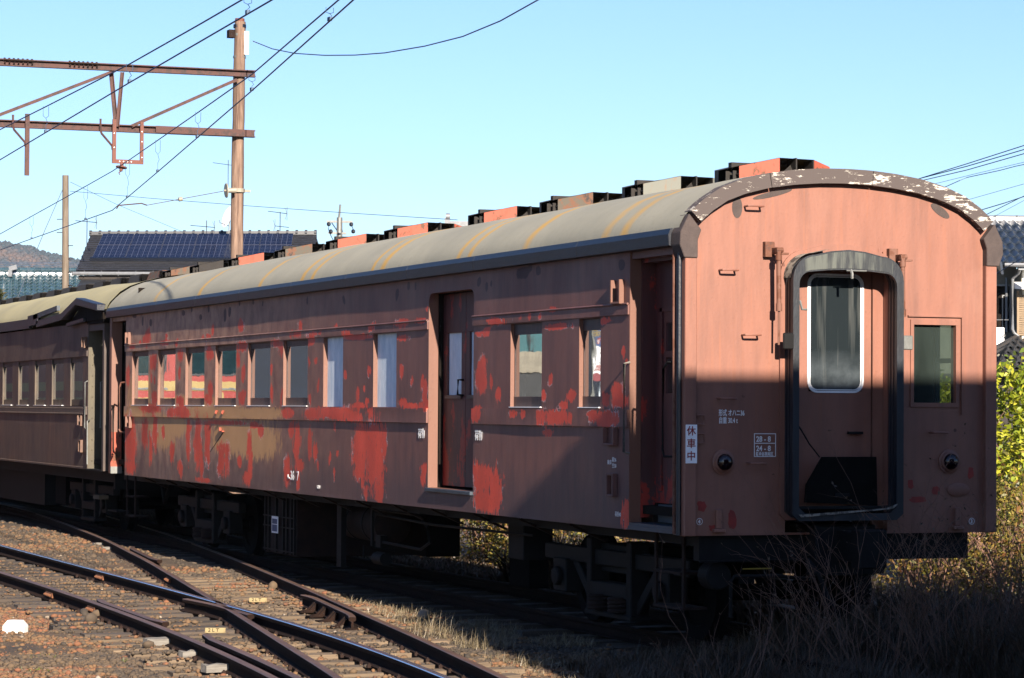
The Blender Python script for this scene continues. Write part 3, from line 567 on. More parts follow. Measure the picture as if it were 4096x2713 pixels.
# bleached timber blocks
def chunk(px, py, L, w, h, label, rz=1.4, z=-.12):
    g = CAM+(at(px, py, 10)-CAM)*((z-CAM.z)/(at(px, py, 10).z-CAM.z)); mb = MB(); n = 5
    for i in range(n+1):
        y = -L/2+L*i/n; s = 1-.5*max(0, (i-3))/n; jz = random.uniform(-.008, .008)
        mb.v += [(-w/2, y, 0), (w/2, y, 0), (w/2*s, y, h*s+jz), (-w/2*s, y, h*s-jz)]
    for i in range(n):
        for j in range(4): mb.f.append((i*4+j, i*4+(j+1) % 4, i*4+4+(j+1) % 4, i*4+4+j))
    mb.f += [(0, 1, 2, 3), (4*n, 4*n+1, 4*n+2, 4*n+3)]
    o = mb.obj('timber_block', M['chunk'], None, loc=tuple(g), label=label, cat='timber block', group='bleached timber blocks by the rails'); o.rotation_euler = (0, 0, rz)
chunk(655, 2580, .34, .11, .06, 'bleached timber block wedged against the nearest rail beside the round tan stone', .12)
chunk(895, 2686, .34, .11, .06, 'bleached timber block against the nearest rail, beyond the large grey-green stone', .15)
chunk(762, 2628, .18, .08, .05, 'small bleached timber block beside the large grey-green stone', .2)
chunk(402, 2188, .22, .10, .06, 'split bleached timber near the shadow edge, upper of two', .1)
chunk(436, 2205, .22, .10, .06, 'split bleached timber near the shadow edge, lower of two', .1)
# number plates on the sleepers
for (px, py, lb, rz) in ((1032, 2400, 'cream 2LT number plate on the sleepers beyond the polished rail', 0), (861, 2523, 'cream 2LT number plate between the nearest rail and its guard rail', 0)):
    g = CAM+(at(px, py+8, 10)-CAM)*((-.117-CAM.z)/(at(px, py+8, 10).z-CAM.z))
    e = thing('number_plate', tuple(g), lb, 'number plate', 'cream 2LT plates', R(68.5), local=True)
    mb = MB(); mb.prism([(-.092, -.022, 0), (.092, -.022, 0), (.092, .018, .042), (-.092, .018, .042)], (0, .006, -.004)); o = mb.obj('plate', simple('cream_plate', (.62, .50, .25), (.52, .40, .19), 20, rough=.6, bump=.1), e)
    tx = text('2LT', (-.066, -.0165, .0105), .055, (R(46), 0, 0), M['rustdark'], e, .95, spacing=1); tx.data.space_character = 1.35
    mb = MB()
    for q in (-.083, .083): mb.lathe([(0, .004), (.003, .004)], (q, -.018, .006), (0, -.7, .7), 8)
    mb.obj('screw', M['plate'], e)

# ================================================================== COACH 1
XE = -19.50
co = thing('railway_coach', (-9.75, 0, 0), 'nearest brown passenger coach with red primer patches and rounded end', 'railway coach')
ZB, ZT = .95, 3.22
WIN = [(-18.17+1.4775*i, -17.22+1.4775*i) for i in range(6)]
WZ = (1.935, 2.692)
PAN = [(-9.25, -8.555), (-7.535, -6.80)]
WR = [(-3.645, -2.895), (-2.055, -1.60)]
BAG = (-5.835, -4.59, 1.15, 3.05)
VES = [(-19.43, -18.56, ZB, 3.16), (-1.005, -.15, ZB+.002, 3.16)]
holes = [(a, b, *WZ) for a, b in WIN+PAN+WR]
# the wall runs between the vestibule openings; the openings' posts are separate
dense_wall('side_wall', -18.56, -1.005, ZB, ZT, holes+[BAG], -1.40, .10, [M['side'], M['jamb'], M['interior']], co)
wallz = MB(); wallz.box(-19.43, -18.56, -1.385, -1.30, 3.15, ZT); wallz.box(-1.005, -.15, -1.385, -1.30, 3.15, ZT); wallz.obj('door_header', M['side'], co)
mb = MB(); mb.box(XE-.06, -19.43, -1.402, -1.28, ZB, ZT); mb.obj('corner_post', M['jamb'], co)
mb = MB(); mb.box(-.15, -.045, -1.402, -1.29, ZB, ZT); mb.obj('corner_post', M['side'], co)
mb = MB(); mb.tube([(-.10, -1.425, 3.2), (-.10, -1.425, 3.05), (-.095, -1.42, .96)], .014, 8); mb.obj('downpipe', M['stepred'], co, smooth=True)
mb = MB(); mb.tube([(-.02, -1.415, 3.2), (-.02, -1.415, .95)], .02, 8); mb.obj('downpipe', M['gutter'], co, smooth=True)
# far side wall with vestibule window, near end partition, floor, ceiling
dense_wall('far_side_wall', XE, 0, ZB, ZT, [(-.84, -.30, 1.95, 2.70), (-1.02, -.16, .96, 1.6)], 1.40, .06, [M['end'], M['jamb'], M['interior']], co, res=4, attr=False, facing=1)
mb = MB(); mb.box(-1.03, -.15, 1.345, 1.385, .96, 1.62); mb.obj('far_door_panel', M['door'], co)
mb = MB(); mb.box(-.82, -.32, 1.352, 1.372, 2.33, 2.37); mb.box(-.84, -.82, 1.35, 1.38, 1.95, 2.70); mb.box(-.32, -.30, 1.35, 1.38, 1.95, 2.70)
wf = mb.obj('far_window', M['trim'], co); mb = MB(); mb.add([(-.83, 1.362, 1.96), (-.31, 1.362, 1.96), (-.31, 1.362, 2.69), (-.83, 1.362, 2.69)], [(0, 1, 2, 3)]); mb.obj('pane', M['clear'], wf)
mb = MB(); mb.box(-1.70, -1.66, -1.15, 1.33, 1.15, 3.6); mb.box(-18.3, -18.26, -1.29, 1.33, 1.15, 3.6); mb.obj('partition', M['interior'], co)
mb = MB(); mb.box(XE+.03, -.06, -1.29, 1.33, 1.08, 1.15); mb.obj('floor', M['interior'], co)
mb = MB(); mb.box(-19.46, -.2, -.10, .10, .80, 1.0); mb.box(-19.46, -.12, -1.20, -1.10, .86, 1.075); mb.box(-19.46, -.12, 1.10, 1.20, .80, 1.075); mb.obj('underframe', M['under'], co)
# roof
ARC = [(-1.435, 3.33), (-1.425, 3.37), (-1.39, 3.435), (-1.33, 3.50), (-1.24, 3.575), (-1.10, 3.665), (-.92, 3.735), (-.70, 3.79), (-.46, 3.825), (-.22, 3.845), (0, 3.85)]
ARC = ARC+[(-y, z) for y, z in ARC[-2::-1]]
def sweep_arc(arc, xs, wob=None):
    V = []; Fc = []; n = len(arc)
    for i, x in enumerate(xs):
        for j, (y, z) in enumerate(arc):
            w = wob(x, y) if wob else 0; V.append((x, y, z+w))
    for i in range(len(xs)-1):
        for j in range(n-1): a = i*n+j; Fc.append((a, a+1, a+n+1, a+n))
    return V, Fc
def roof(name, arc, xs, mat, parent, wob=None, th=.03):
    V, Fc = sweep_arc(arc, xs, wob); V2, F2 = sweep_arc([(y*.985, z-th) for y, z in arc], xs, wob); o = len(V)
    Fc = Fc+[tuple(i+o for i in f)[::-1] for f in F2]; V = V+V2
    me = npmesh(name, V, Fc, mat, True); return link(name, me, parent)
wob1 = lambda x, y: (float(vnoise(np.array(x), np.array(y), 1.1, 8))-.5)*.010
roof('roof', ARC, np.linspace(XE-.03, .0, 90), M['roof'], co, wob1)
# gutter fascia: pieces along the side with joints
e0 = XE-.02; xsg = [e0, -16.55, -14.5, -12.45, -10.3, -8.28, -6.3, -4.43, -1.96, -.10]
for a, b in zip(xsg[:-1], xsg[1:]):
    for sy in (-1, 1):
        mb = MB(); pr = [(a+.004, sy*1.385, 3.205), (a+.004, sy*1.47, 3.212), (a+.004, sy*1.475, 3.30), (a+.004, sy*1.455, 3.345), (a+.004, sy*1.43, 3.350), (a+.004, sy*1.385, 3.30)]
        mb.prism(pr, (b-a-.008, 0, 0)); mb.obj('fascia', M['gutter'], co)
# window belts (sill and header), split by the baggage door
for a, b in ((-18.56, BAG[0]-.003), (BAG[1]+.003, -1.008)):
    def belt(nm, z0, z1, d):
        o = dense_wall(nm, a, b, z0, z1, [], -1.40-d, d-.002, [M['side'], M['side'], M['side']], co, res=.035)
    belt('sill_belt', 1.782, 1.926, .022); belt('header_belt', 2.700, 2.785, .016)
    mb = MB(); mb.tube([(a, -1.417, 2.787), (b, -1.417, 2.787)], .010, 8); mb.obj('belt_moulding', M['side'], co, smooth=True)
# windows
frm_me = {}
def make_window(a, b, z0, z1, bot=.10, top=.07, y=-1.366, tan=False, sash=.016, mt_=None, glass=None, parent=None, sill=True, gmat=None):
    mb = MB(); mt = mt_ or (M['trimtan'] if tan else M['trim'])
    mb.box(a, b, y, y+.03, z1-top, z1); mb.box(a, b, y, y+.03, z0+.006, z0+bot); mb.box(a, a+sash, y+.004, y+.03, z0+bot, z1-top); mb.box(b-sash, b, y, y+.03, z0+bot, z1-top)
    w = mb.obj('window', mt, parent or co)
    mb = MB(); mb.add([(a+sash-.003, y+.010, z0+bot-.003), (b-sash+.003, y+.010, z0+bot-.003), (b-sash+.003, y+.010, z1-top+.003), (a+sash-.003, y+.010, z1-top+.003)], [(0, 1, 2, 3)]); mb.obj('pane', gmat or M['glass'], w)
    mb = MB(); mb.box(a+.002, b-.002, y-.050, y+.004, z0+.002, z0+.010)
    if sill: mb.obj('sill', M['chrome'], w)
    mb = MB(); mb.box(a, a+.018, y+.031, y+.11, z0, z1); mb.obj('jamb_mask', M['interior'], w)  # dark strip added to hide the sunlit jamb behind the pane
    return w
for i, (a, b) in enumerate(WIN): make_window(a, b, *WZ, tan=i < 4)
for a, b in WR: make_window(a, b, *WZ, top=.10)
for a, b in PAN:
    mb = MB(); mb.box(a, b, -1.352, -1.33, *WZ); mb.obj('blind_panel', M['panel'], co)
    mb = MB(); mb.box(b-.13, b-.10, -1.357, -1.352, WZ[0]+.01, WZ[1]-.01); mb.obj('panel_batten', M['panel'], co)
# baggage double doors in their recess
def leaf(a, b, y, z0, z1, wz0, wz1, wa, wb):
    mb = MB(); mb.box(a, b, y, y+.04, z0, wz0); mb.box(a, b, y, y+.04, wz1, z1); mb.box(a, wa, y, y+.04, wz0, wz1); mb.box(wb, b, y, y+.04, wz0, wz1)
    d = mb.obj('baggage_door', M['door'], co, bevel=.003)
    mb = MB(); mb.box(wa, wb, y+.02, y+.03, wz0, wz1); mb.obj('window_board', M['panel'], d)
    mb = MB(); mb.box(wa-.03, wb+.03, y-.02, y, wz0-.02, wz0+.015); mb.obj('rail_strip', M['trim'], d)
    return d
d1 = leaf(-5.86, -5.215, -1.245, 1.17, 3.06, 2.04, 2.66, -5.72, -5.33)
d2 = leaf(-5.205, -4.56, -1.245, 1.17, 3.06, 2.04, 2.66, -5.10, -4.70)
mb = MB(); mb.tube([(-5.27, -1.245, 2.20), (-5.27, -1.30, 2.20), (-5.27, -1.305, 2.06), (-5.27, -1.245, 2.05)], .012, 8); mb.obj('handle', M['under'], d1, smooth=True)
mb = MB(); mb.box(BAG[0]-.02, BAG[1]+.02, -1.30, -1.16, 3.04, 3.16); mb.box(BAG[0]-.10, BAG[0], -1.29, -1.24, 1.12, 3.08); mb.box(BAG[1], BAG[1]+.1, -1.29, -1.24, 1.12, 3.08); mb.obj('door_surround', M['interior'], co)
mb = MB(); mb.box(BAG[0]-.02, BAG[1]+.0, -1.43, -1.20, 1.112, 1.148); mb.obj('door_sill', M['steelblue'], co, bevel=.004)
for sx, cx in ((1, BAG[0]), (-1, BAG[1])):   # rounded upper corners of the opening
    mb = MB(); pts = [(cx, -1.3995, BAG[3])]
    for k in range(7): q = math.pi/2*k/6; pts.append((cx+sx*.09*(1-math.cos(q)), -1.3995, BAG[3]-.09*(1-math.sin(q))))
    mb.prism(pts, (0, .05, 0)); mb.obj('corner_fillet', M['side'], co)
# vestibule doors set back in the end openings
def ves(a, b, y=-1.18, near=True):
    nm = 'vestibule_door'; mb = MB(); z0 = 1.17; A, B = a+.03, b-.02
    w0, w1, v0, v1 = A+.20, B-.10, 2.06, 2.63
    mb.box(A, B, y, y+.04, z0, v0); mb.box(A, B, y, y+.04, v1, 3.15); mb.box(A, w0, y, y+.04, v0, v1); mb.box(w1, B, y, y+.04, v0, v1); mb.box(w0, w1, y, y+.04, 2.35, 2.40)
    mb.box(A+.10, w0-.05, y-.015, y, z0+.1, 2.75); mb.box(A+.10, B, y-.015, y, 2.72, 2.75)
    d = mb.obj(nm, M['door'], co); mb = MB(); mb.add([(w0, y+.02, v0), (w1, y+.02, v0), (w1, y+.02, v1), (w0, y+.02, v1)], [(0, 1, 2, 3)]); mb.obj('pane', M['glass'], d)
    mb = MB(); mb.box(a, a+.03, -1.30, y, ZB+.1, 3.16); mb.box(a, b, -1.30, y, 3.12, 3.16); mb.box(b-.02, b, -1.29, y, ZB+.1, 3.16); mb.obj('door_recess', M['door'], co)
    mb = MB(); mb.box(a, b, -1.40, y+.1, .985, 1.01); mb.box(a+.2, b-.05, y-.05, y-.03, 1.02, 1.165); mb.box(a, b, -1.41, -1.39, .955, .985); mb.obj('step', M['steelblue'], co)
ves(-1.005, -.15)
# near jamb plate of the vestibule opening, lit by the sun
mb = MB(); mb.box(-1.007, -1.001, -1.398, -1.29, ZB, 3.15); mb.obj('door_jamb', M['jamb'], co)
mb = MB(); mb.box(-19.432, -19.426, -1.398, -1.25, ZB+.25, 3.15); mb.obj('door_jamb', M['jamb'], co)
mb = MB(); mb.box(-19.434, -19.42, -1.4068, -1.25, ZB+.1, 1.55); mb.obj('door_jamb', M['vorange'], co)
mb = MB(); mb.box(-19.44, -19.41, -1.406, -1.24, ZB, ZB+.1); mb.obj('post_foot', M['galv'], co)
mb = MB(); mb.box(-19.43, -18.56, -1.22, -1.18, 1.0, 3.15); mb.box(-18.58, -18.56, -1.30, -1.18, 1.0, 3.15); mb.obj('end_door', M['interior'], co)
# end wall, gangway doorway, window
ye = 1.375
dense_pts = []
def end_wall():
    xs = 0.0; arcI = [(y*.985, z-.045) for y, z in ARC]
    def ztop(y): return float(np.interp(y, [a[0] for a in arcI], [a[1] for a in arcI]))
    holes = [(-.50, .42, .96, 3.12), (.655, 1.045, 1.995, 2.625)]
    ys = sorted({-ye, ye, *[h[0] for h in holes], *[h[1] for h in holes], *np.linspace(-ye, ye, 56).tolist()}); zs = sorted({.945, *[h[2] for h in holes], *[h[3] for h in holes], *np.linspace(1.1, 3.0, 12).tolist()})
    mb = MB()
    for a, b in zip(ys[:-1], ys[1:]):
        for c, d in zip(zs[:-1], zs[1:]):
            if any(h[0] < (a+b)/2 < h[1] and h[2] < (c+d)/2 < h[3] for h in holes): continue
            mb.add([(0, a, c), (0, b, c), (0, b, d), (0, a, d)], [(0, 1, 2, 3)])
        mb.add([(0, a, zs[-1]), (0, b, zs[-1]), (0, b, max(zs[-1], ztop(b))), (0, a, max(zs[-1], ztop(a)))], [(0, 1, 2, 3)])
    for h in holes:
        a, b, c, d = h
        for q in (((a, c), (b, c)), ((b, c), (b, d)), ((b, d), (a, d)), ((a, d), (a, c))):
            mb.add([(0, q[0][0], q[0][1]), (0, q[1][0], q[1][1]), (-.07, q[1][0], q[1][1]), (-.07, q[0][0], q[0][1])], [(0, 1, 2, 3)])
    mb.obj('end_wall', M['end'], co)
end_wall()
# window in the end wall: raised rim and pane
mb = MB(); mb.box(0, .012, .625, .655, 1.96, 2.665); mb.box(0, .012, 1.045, 1.075, 1.96, 2.665); mb.box(0, .012, .655, 1.045, 2.625, 2.665); mb.box(0, .012, .655, 1.045, 1.96, 1.995)
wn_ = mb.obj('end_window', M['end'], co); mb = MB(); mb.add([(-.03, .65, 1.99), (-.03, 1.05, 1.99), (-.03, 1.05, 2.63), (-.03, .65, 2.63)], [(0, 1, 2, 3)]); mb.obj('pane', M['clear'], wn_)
mb = MB(); mb.box(0, .02, .60, 1.10, 2.688, 2.70); mb.box(0, .02, 1.094, 1.106, 1.90, 2.69); mb.obj('window_moulding', M['end'], co)
# corner strips
for sy in (-1, 1):
    mb = MB(); mb.box(-.045, .055, sy*1.300, sy*1.402, .945, 3.12); mb.obj('corner_strip', M['end'], co, bevel=.006)
    mb = MB(); mb.prism([(-.10, sy*1.30, 3.11), (-.10, sy*1.415, 3.11), (-.10, sy*1.455, 3.21), (-.10, sy*1.45, 3.31), (-.10, sy*1.375, 3.455), (-.10, sy*1.27, 3.33), (-.10, sy*1.30, 3.25)], (.168, 0, 0)); mb.obj('corner_cap', M['cap'], co, bevel=.006)
# cornice in riveted lengths following the roof arc
oa = np.array([(y, z+.004) for y, z in ARC]); seg = np.r_[0, np.cumsum(np.linalg.norm(np.diff(oa, axis=0), axis=1))]
def arcpt(s_): return np.array([np.interp(s_, seg, oa[:, 0]), np.interp(s_, seg, oa[:, 1])])
def arcn(s_):
    d = arcpt(s_+.05)-arcpt(s_-.05); d /= np.linalg.norm(d); return np.array([d[1], -d[0]])
cuts_ = [.16, .93, 1.86, 2.75, seg[-1]-.16]
for a, b in zip(cuts_[:-1], cuts_[1:]):
    mb = MB(); k = 14
    for i in range(k+1):
        s_ = a+.003+(b-a-.006)*i/k; p0 = arcpt(s_); q = p0+arcn(s_)*.118
        mb.v += [(-.06, p0[0], p0[1]), (.068, p0[0], p0[1]), (.068, q[0], q[1]), (-.06, q[0], q[1])]
    for i in range(k):
        for j in range(4): mb.f.append((i*4+j, i*4+(j+1) % 4, i*4+4+(j+1) % 4, i*4+4+j))
    mb.f += [(0, 1, 2, 3), (4*k, 4*k+1, 4*k+2, 4*k+3)]; mb.obj('cornice', M['cornice'], co)
# dark paint slips under the cornice
for (cy, cz, wy, wz, rot) in ((-.62, 3.635, .18, .022, .24), (-.93, 3.52, .045, .085, 0), (.90, 3.55, .10, .035, -.55)):
    mb = MB(); n = 18; mb.v = [(.0025, cy+wy*math.cos(q)*math.cos(rot)-wz*math.sin(q)*math.sin(rot), cz+wy*math.cos(q)*math.sin(rot)+wz*math.sin(q)*math.cos(rot)) for q in np.linspace(0, 2*math.pi, n, endpoint=False)]; mb.f = [tuple(range(n))]; mb.obj('paint_patch', M['cap'], co)
# gangway: bellows, face frame, plates
def arch(y0, y1, zt, r, zb, n=8, crown=.0):
    """closed outline (y,z) of a round-shouldered doorway"""
    P = [(y0, zb+.05), (y0, zt-r)]; 
    for k in range(1, n): q = math.pi/2*k/n; P.append((y0+r*(1-math.cos(q)), zt-r+r*math.sin(q)))
    for k in range(5): f = k/4; P.append((y0+r+(y1-y0-2*r)*f, zt+crown*math.sin(math.pi*f)))
    for k in range(1, n): q = math.pi/2*(1-k/n); P.append((y1-r*(1-math.cos(q)), zt-r+r*math.sin(q)))
    P += [(y1, zt-r), (y1, zb+.05), (y1-.06, zb), (y0+.06, zb)]; return P
def ring(outer, inner, x0, x1, mat, name, parent=None, bevel=0):
    mb = MB(); n = len(outer)
    for P, x in ((outer, x0), (inner, x0), (inner, x1), (outer, x1)): mb.v += [(x, y, z) for y, z in P]
    for a, b in ((0, 1), (1, 2), (2, 3), (3, 0)):
        for i in range(n): mb.f.append((a*n+i, a*n+(i+1) % n, b*n+(i+1) % n, b*n+i))
    return mb.obj(name, mat, parent or co, bevel=bevel)
YL, YR = -.528, .462
out1 = arch(YL, YR, 3.155, .20, 1.06, crown=.045); in1 = arch(YL+.055, YR-.062, 3.02, .10, 1.115, crown=.022)
ring(out1, in1, .15, .185, M['rubber'], 'gangway_frame')
mb = MB(); A_ = [p for p in out1 if p[1] > 2.97]; B_ = [p for p in in1 if p[1] > 2.95]; zo = lambda y: float(np.interp(y, [p[0] for p in A_], [p[1] for p in A_])); zi = lambda y: float(np.interp(y, [p[0] for p in B_], [p[1] for p in B_]))
yy_ = np.linspace(YL+.10, YR-.10, 16); mb.v = [(.1875, y, f(y)+o) for f, o in ((zi, .012), (zo, -.012)) for y in yy_]; mb.f = [(i, i+1, 17+i, 16+i) for i in range(15)]; mb.obj('weathered_crown', M['rubtop'], co)
ob = arch(YL+.012, YR-.012, 3.15, .20, 1.08, crown=.045); ib = arch(YL+.045, YR-.045, 3.08, .16, 1.10, crown=.03)
for k in range(3):
    x0 = .005+k*.048; ring(ob, ib, x0+.012, x0+.044, M['rubber'], 'bellows_fold'); 
ring(arch(YL-.03, YR+.05, 3.20, .22, 1.06, crown=.06), arch(YL+.03, YR-.03, 3.08, .16, 1.10, crown=.04), .0, .02, M['end'], 'gangway_flange')
# torn pale canvas on the left shoulder
mb = MB(); A = arch(YL+.004, YR, 3.165, .20, 1.06, crown=.045)[1:11]; n = len(A)
for x in (.02, .15): mb.v += [(x, y-.006, z+.006) for y, z in A]
mb.f = [(i, i+1, n+i+1, n+i) for i in range(n-1)]; mb.obj('canvas_scrap', M['canvas'], co)
mb = MB(); mb.prism([(.19, YL+.05, 1.11), (.19, YR-.16, 1.155), (.19, YR-.06, 1.19), (.19, YR-.10, 1.15), (.19, -.1, 1.115), (.19, YL+.07, 1.09)], (.012, 0, 0)); mb.obj('torn_edge', M['canvas'], co)
for a, b, z0, z1 in ((YL-.085, YL+.01, 2.405, 2.535), (YR-.005, YR+.085, 2.415, 2.53)):
    mb = MB(); mb.box(.165, .187, a, b, z0, z1); mb.obj('gangway_bracket', M['galv'] if a > 0 else M['under'], co, bevel=.008)
mb = MB(); mb.tube([(.19, -.02, 3.04), (.21, -.02, 3.01), (.21, -.02, 2.97)], .012, 6); mb.tube([(.19, -.06, 3.035), (.19, .12, 3.035)], .006, 6); mb.tube([(.18, YL+.06, 2.79), (.19, YL+.075, 2.72), (.19, YL+.12, 2.72)], .010, 6); mb.obj('hook', M['galv'], co, smooth=True)
# end door
Yd0, Yd1 = -.40, .315; gl = arch(-.255, .235, 3.015, .085, 2.075)
mb = MB(); xd = -.085
def slab_with_hole():
    o = [(Yd0, 1.12), (Yd1, 1.12), (Yd1, 3.10), (Yd0, 3.10)]; mb = MB(); y0, y1, z0, z1 = -.25, .23, 2.08, 3.01
    mb.box(xd-.03, xd, Yd0, y0, 1.12, 3.1); mb.box(xd-.03, xd, y1, Yd1, 1.12, 3.1); mb.box(xd-.03, xd, y0, y1, 1.12, z0); mb.box(xd-.03, xd, y0, y1, z1, 3.1); return mb
dr = slab_with_hole().obj('gangway_door', M['end'], co)
def rrect(y0, y1, z0, z1, r, n=6):
    P = []
    for cy, cz, a0 in ((y1-r, z1-r, 0), (y0+r, z1-r, 90), (y0+r, z0+r, 180), (y1-r, z0+r, 270)):
        for k in range(n+1): q = R(a0+90*k/n); P.append((cy+r*math.cos(q), cz+r*math.sin(q)))
    return P
ring(rrect(-.264, .244, 2.068, 3.022, .09), rrect(-.247, .227, 2.085, 3.005, .075), xd, xd+.010, M['chrome'], 'window_rim', dr)
ring(rrect(-.243, .223, 2.089, 3.001, .068), rrect(-.235, .215, 2.097, 2.993, .062), xd, xd+.006, M['chrome'], 'window_rim', dr)
mb = MB(); P_ = rrect(-.243, .223, 2.089, 3.001, .068); mb.v = [(xd+.003, y, z) for y, z in P_]; mb.f = [tuple(range(len(P_)))]; mb.obj('pane', M['dusty'], dr)
mb = MB(); mb.box(xd, xd+.03, .10, .23, 1.74, 1.76); mb.obj('handle', M['under'], dr)
mb = MB(); mb.box(xd-.03, xd+.006, Yd1+.012, .45, .98, 3.1); mb.obj('door_post', M['end'], co)
mb = MB(); mb.prism([(.02, -.19, 1.56), (.02, .30, 1.56), (.02, .31, 1.17), (.02, -.34, 1.20), (.02, -.33, 1.34)], (.015, 0, 0)); fp = mb.obj('fall_plate', M['dark'], co)
mb = MB(); mb.box(.02, .14, -.45, .40, 1.15, 1.17); mb.box(.035, .05, -.07, .05, 1.24, 1.27); mb.obj('plate_hinge', M['under'], co)
mb = MB(); mb.tube([(.12, YL+.06, 1.84), (.11, -.40, 1.75), (.09, -.33, 1.66), (.05, -.22, 1.56)], .006, 6); mb.obj('chain', M['under'], co)
# suspension rods of the gangway
for y, zt, zb_ in ((-.635, 3.235, 2.44), (.475, 3.21, 2.56)):
    mb = MB(); mb.box(.0, .05, y-.07, y+.01, zt-.10, zt+.02); mb.lathe([(0, .022), (.06, .022)], (.13, y-.02, zt-.05), (0, 1, 0), 10); mb.box(.05, .15, y-.015, y+.015, zt-.08, zt-.03); mb.box(.11, .15, y+.02, y+.085, zt-.085, zt-.07)
    rd = mb.obj('suspension_bracket', M['stepred'], co)
    mb = MB(); mb.tube([(.14, y, zt-.08), (.14, y+.004, zt-.48)], .019, 10); mb.tube([(.14, y, zt-.09), (.14, y, zt-.13)], .026, 10); mb.tube([(.14, y+.004, zt-.47), (.14, y+.004, zt-.53)], .025, 10); mb.tube([(.14, y+.004, zt-.5), (.14, y+.003, zb_)], .009, 8); mb.obj('rod', M['stepred'], rd, smooth=True)
mb = MB(); mb.box(0, .004, -.60, -.44, 3.09, 3.25); mb.box(0, .004, .33, .47, 3.10, 3.23)
for y, z in ((-.56, 3.20), (-.56, 3.14), (-.5, 3.11), (.37, 3.20), (.41, 3.20), (.44, 3.14)): mb.lathe([(0, .008), (.010, .005)], (.004, y, z), (1, 0, 0), 6)
mb.obj('rivet_plate', M['end'], co)
# steps, brackets, lamps, sockets on the end
def grab(y, z, w=.13, d=.075, mat=None):
    mb = MB(); mb.tube([(0, y-w/2, z), (d, y-w/2, z), (d+.004, y-w/2+.012, z), (d+.004, y+w/2-.012, z), (d, y+w/2, z), (0, y+w/2, z)], .0085, 6); mb.obj('step_iron', mat or M['end'], co, smooth=True)
for y, z in ((-.80, 3.53), (-1.02, 3.022), (-.82, 2.517), (-1.03, 2.017), (-.77, 1.51), (.87, 1.755), (.80, 2.95)): 
    if z != 2.95: grab(y, z)
for z in (1.85, 1.705):
    mb = MB(); mb.tube([(0, -1.285, z+.035), (.03, -1.285, z+.035), (.03, -1.225, z+.035), (.03, -1.225, z-.035), (.03, -1.285, z-.035), (0, -1.285, z-.035)], .009, 6); mb.obj('lamp_bracket', M['end'], co)
for y in (-1.045, .985):
    mb = MB(); mb.lathe([(0, .098), (.012, .098), (.018, .082), (.03, .078), (.035, .066)], (0, y, 1.52), (1, 0, 0), 24); lp = mb.obj('tail_lamp', M['end'], co, smooth=True)
    mb = MB(); mb.lathe([(.03, .066)]+[(.035+.045*math.sin(q), .066*math.cos(q)) for q in np.linspace(.1, 1.45, 7)], (0, y, 1.52), (1, 0, 0), 20); mb.obj('lens', M['lens'], lp, smooth=True)
mb = MB(); mb.lathe([(0, .10), (.014, .098), (.02, .08)], (0, 1.07, 1.292), (1, 0, 0), 24)
mb.v = [(x, 1.07+(y-1.07)*1.08, 1.292+(z-1.292)*.55) for x, y, z in mb.v]; mb.obj('builder_plate', M['end'], co, smooth=True)
for y in (-1.09, 1.055): mb = MB(); mb.box(0, .035, y-.025, y+.025, 1.0, 1.15); mb.box(.0, .05, y-.05, y+.05, .97, 1.0); mb.obj('jumper_socket', M['end'], co, bevel=.006)
mpp = simple('dull_red_primer', (.62, .05, .03), (.40, .04, .03), 14, rough=.6)
for a_, b_, c_, d_ in ((-1.0, -.93, 1.0, 1.14), (.62, .78, 1.19, 1.24), (-1.27, -1.19, 1.13, 1.22), (.83, .90, 1.25, 1.32), (.60, .66, 1.30, 1.38), (-.52, -.49, 1.35, 1.50), (1.16, 1.22, 1.38, 1.48), (-1.17, -1.09, .98, 1.03)):
    mb = MB(); n = 14; mb.v = [(.0028, (a_+b_)/2+(b_-a_)/2*random.uniform(.7, 1.15)*math.copysign(abs(math.cos(q))**.6, math.cos(q)), (c_+d_)/2+(d_-c_)/2*random.uniform(.75, 1.15)*math.copysign(abs(math.sin(q))**.6, math.sin(q))) for q in np.linspace(0, 2*math.pi, n, endpoint=False)]; mb.f = [tuple(range(n))]; mb.obj('primer_patch', mpp, co)
# lettering on the end
WP = M['whitepaint']
text('形式 オハニ36', (.003, -1.085, 1.885), .056, 'end', WP, co, .64, bold=.0008); text('自重 30.4 t', (.003, -1.085, 1.826), .056, 'end', WP, co, .64, bold=.0008)
mb = MB(); y0, y1, z0, z1 = -.775, -.583, 1.560, 1.745
for a, b, c, d in ((y0, y1, z1-.006, z1), (y0, y1, z0, z0+.006), (y0, y0+.006, z0, z1), (y1-.006, y1, z0, z1), (y0, y1, 1.664, 1.670)): mb.box(.001, .003, a, b, c, d)
mb.obj('inspection_box', WP, co)
text('28 - 8', (.003, y0+.018, 1.680), .060, 'end', WP, co, .90, bold=.0014); text('24 - 8', (.003, y0+.018, 1.606), .060, 'end', WP, co, .90, bold=.0014); text('新金谷車両区', (.003, y0+.015, 1.570), .035, 'end', WP, co, .73, bold=.0006)
for s_, y, z in (('4', -1.268, 1.038), ('3', 1.178, 1.016)):
    mb = MB(); n = 28
    for k in range(n): q = 2*math.pi*k/n; mb.v += [(.003, y+.021+.027*math.cos(q), z+.019+.027*math.sin(q)), (.003, y+.021+.023*math.cos(q), z+.019+.023*math.sin(q))]
    mb.f = [(2*k, 2*k+1, (2*k+3) % (2*n), (2*k+2) % (2*n)) for k in range(n)]; mb.obj('number_ring', WP, co)
    text(s_, (.003, y+.0075, z+.003), .045, 'end', WP, co, bold=.0008)
mb = MB(); mb.box(.056, .062, -1.395, -1.298, 1.512, 1.812); sg = mb.obj('out_of_service_plate', M['signwhite'], co, bevel=.001)
for k, ch in enumerate('休車中'): text(ch, (.0635, -1.388, 1.735-k*.097), .078, 'end', M['redpaint'], co, 1.0, bold=.0012)
